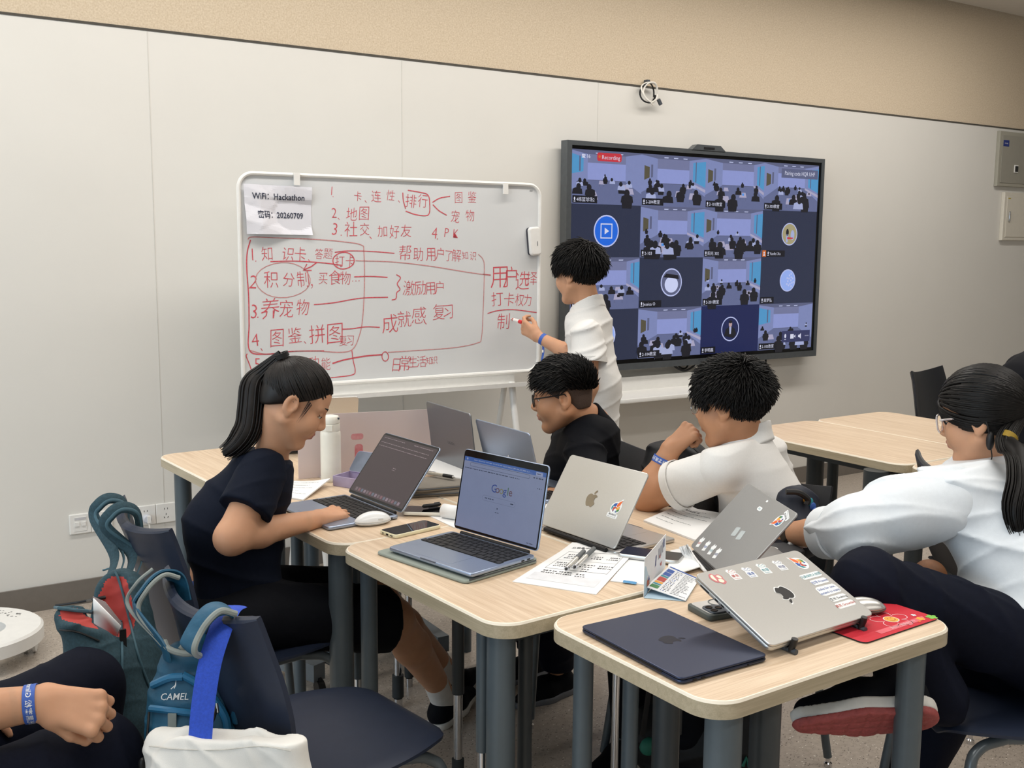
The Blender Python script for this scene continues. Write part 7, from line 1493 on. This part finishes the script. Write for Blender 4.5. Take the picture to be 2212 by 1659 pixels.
h_ = hit(S, 372, 1557, 1.5, 3, .003); MB().box((0, 0, 0), (.016, .028, .003), M_pip, frame(h_, RGT, UPV)).build('webbing_tab', bg); h_ = hit(S, 376, 1503, 1.5, 3, .004); tx = MB(); Tq = frame(h_, RGT * .98 + FWD * .05, UPV); tx.text('CAMEL', .019, M_stick, Tq, 0, -.008, 0, 'CENTER', .004, .2, 0, .9); tx.stroke([(.0, .014), (.003, .020), (.004, .030), (.002, .02), (-.006, .013)], .0015, M_stick, Tq); tx.build('logo', bg, smooth=False)
MB().tube(spl([V(468, 1525, 2.02), V(462, 1550, 2.0), V(452, 1575, 1.99), V(460, 1592, 1.98), V(472, 1590, 1.98), V(474, 1575, 1.99)]), .0035, M_black, 8).tube([V(468, 1520, 2.02), V(471, 1540, 2.01)], .003, M_chrome, 8).build('carabiner', bg); MB().tube(spl([V(322, 1538, 2.04), V(318, 1590, 2.02), V(312, 1650, 2.0)]), .0025, M_black, 6).ell(V(308, 1652, 2.0), (.008, .008, .014), M_black).build('drawcord', bg)
# white tote
tt = thing('tote_bag', 'white canvas tote with blue straps hung over the empty chair', 'bag'); up = UPV
S = SDF().ell(V(488, 1745, 1.90), A(.150, .050, .175), .02, '+', PB).cone(V(350, 1600, 1.95), V(620, 1600, 1.88), .020, .026, .04).cone(V(345, 1610, 1.95), V(340, 1800, 1.95), .022, .03, .04).cone(V(625, 1615, 1.88), V(668, 1800, 1.88), .024, .04, .04).cut(nrm(UPV * 1 + RGT * .0), V(480, 1586, 1.90), .004)
S.p.append(('e', V(485, 1570, 1.91), A(.118, .022, .035), PB, 0, .01, '-'))
solid('bag_body', [S.mesh(.0045, None, folds(9, .004, 24, (.8, .1, .6)))], [M_canvas], tt)
MB().tube(path_on(S, [(322, 1612), (380, 1618), (470, 1620), (560, 1612), (628, 1622)], .0005), .0012, mat('stitch_line', '#cfcdc6', .8), 5).build('stitching', tt)
for dx in (0, 14): MB().tube(spl([V(425 + dx, 1600, 1.885), V(432 + dx, 1520, 1.90), V(447 + dx, 1430, 1.92), V(470 + dx, 1358, 1.95), V(487 + dx, 1320, 2.0), V(503 + dx, 1310, 2.07)]), .0155, M_royal, 8, flat=(1, .16), up=-FWD).build('strap', tt)
# black rucksack behind the boy in white polo, patterned one on his chair, black bag under the front desk
bg = thing('backpack', 'black rucksack hanging behind the raised forearm of boy in white polo', 'backpack'); S = SDF().cone(V(1440, 1000, 3.36), V(1430, 1110, 3.30), .075, .09, .04).cone(V(1490, 1000, 3.38), V(1490, 1110, 3.32), .07, .08, .04); solid('main_compartment', [S.mesh(.006, None, folds(12, .005, 26, (.3, .2, 1)))], [M_bag], bg); MB().tube(spl([V(1420, 1000, 3.22), V(1450, 965, 3.27), V(1490, 962, 3.28), V(1520, 990, 3.28)]), .008, M_black, 8, flat=(1, .4)).build('strap', bg)
bg = thing('backpack', 'dark navy rucksack with blue and yellow patterned edge on chair behind polo boy', 'backpack'); S = SDF().cone(V(1712, 1085, 2.80), V(1718, 1160, 2.78), .045, .06, .04).cone(V(1735, 1090, 2.83), V(1745, 1160, 2.80), .04, .05, .03); solid('main_compartment', [S.mesh(.005, None, folds(14, .004, 30, (.3, .2, 1)))], [mat('navy_nylon', '#151c2c', .6, bump=.2, bscale=60, dist=.004)], bg)
MB().tube(spl([V(1698, 1062, 2.74), V(1725, 1064, 2.74), V(1745, 1078, 2.75), V(1742, 1090, 2.75)]), .008, M_black, 8).build('grab_handle', bg); pt = MB()
for k, (px, py, m_) in enumerate(((1748, 1078, I_yel), (1756, 1085, I_teal), (1762, 1095, I_blue), (1766, 1106, I_blue), (1764, 1110, I_yel), (1768, 1118, I_navy))): pt.ell(hit(S, px - 6, py, 2.3, 3.2, .002), A(.012, .004, .012), m_, None, 10, 8)
pt.build('patterned_edge', bg)
bg = thing('duffel_bag', 'black sports bag with pink and green zigzags under the desks', 'bag'); S = SDF().cone(V(1420, 1585, 2.95), V(1600, 1590, 2.85), .085, .10, .05).cone(V(1430, 1610, 2.95), V(1590, 1620, 2.85), .08, .09, .05); S.cut((0, 0, -1), (0, 0, .004)); solid('bag_body', [S.mesh(.006, None, folds(16, .004, 24))], [M_bag], bg)
zz = MB(); zz.tube([hit(S, *p, 2.3, 3.4, .002) for p in ((1472, 1545), (1490, 1532), (1489, 1560), (1508, 1530), (1525, 1545))], .003, mat('dusty_pink', '#7d4560', .6), 6).build('pink_zigzag', bg); zz = MB(); zz.ell(hit(S, 1402, 1612, 2.3, 3.4, .0), A(.03, .02, .025), mat('teal_green', '#2f7a68', .6), None, 12, 8).tube([hit(S, *p, 2.3, 3.4, .002) for p in ((1605, 1655), (1612, 1636), (1618, 1655))], .005, mat('teal_green', '#2f7a68', .6), 6).build('green_zigzag', bg)
MB().tube([V(1402, 1490, 2.78), V(1388, 1590, 2.84)], .010, M_black, 8, flat=(1, .3)).build('strap', bg)
bg = thing('brown_pouch', 'brown pouch with orange tag glimpsed between trouser knee and sweatshirt', 'bag'); S = SDF().cone(V(2008, 1245, 3.1), V(2012, 1285, 3.1), .05, .05, .03); solid('pouch_body', [S.mesh(.005)], [mat('brown_leather', '#6b4426', .6, var=.2)], bg); MB().tube(spl([V(2012, 1272, 3.03), V(2018, 1258, 3.03), V(2030, 1252, 3.03)]), .009, I_org, 8).build('tag', bg)
tag(MB().tube(spl([OZ(1900, 1035, .006), OZ(1938, 1024, .006), OZ(1955, 1030, .006), OZ(1975, 1036, .006), OZ(2010, 1036, .006)]), .006, M_wcable).build('floor_cable'), 'white cable lying on floor below the empty desks', 'cable')
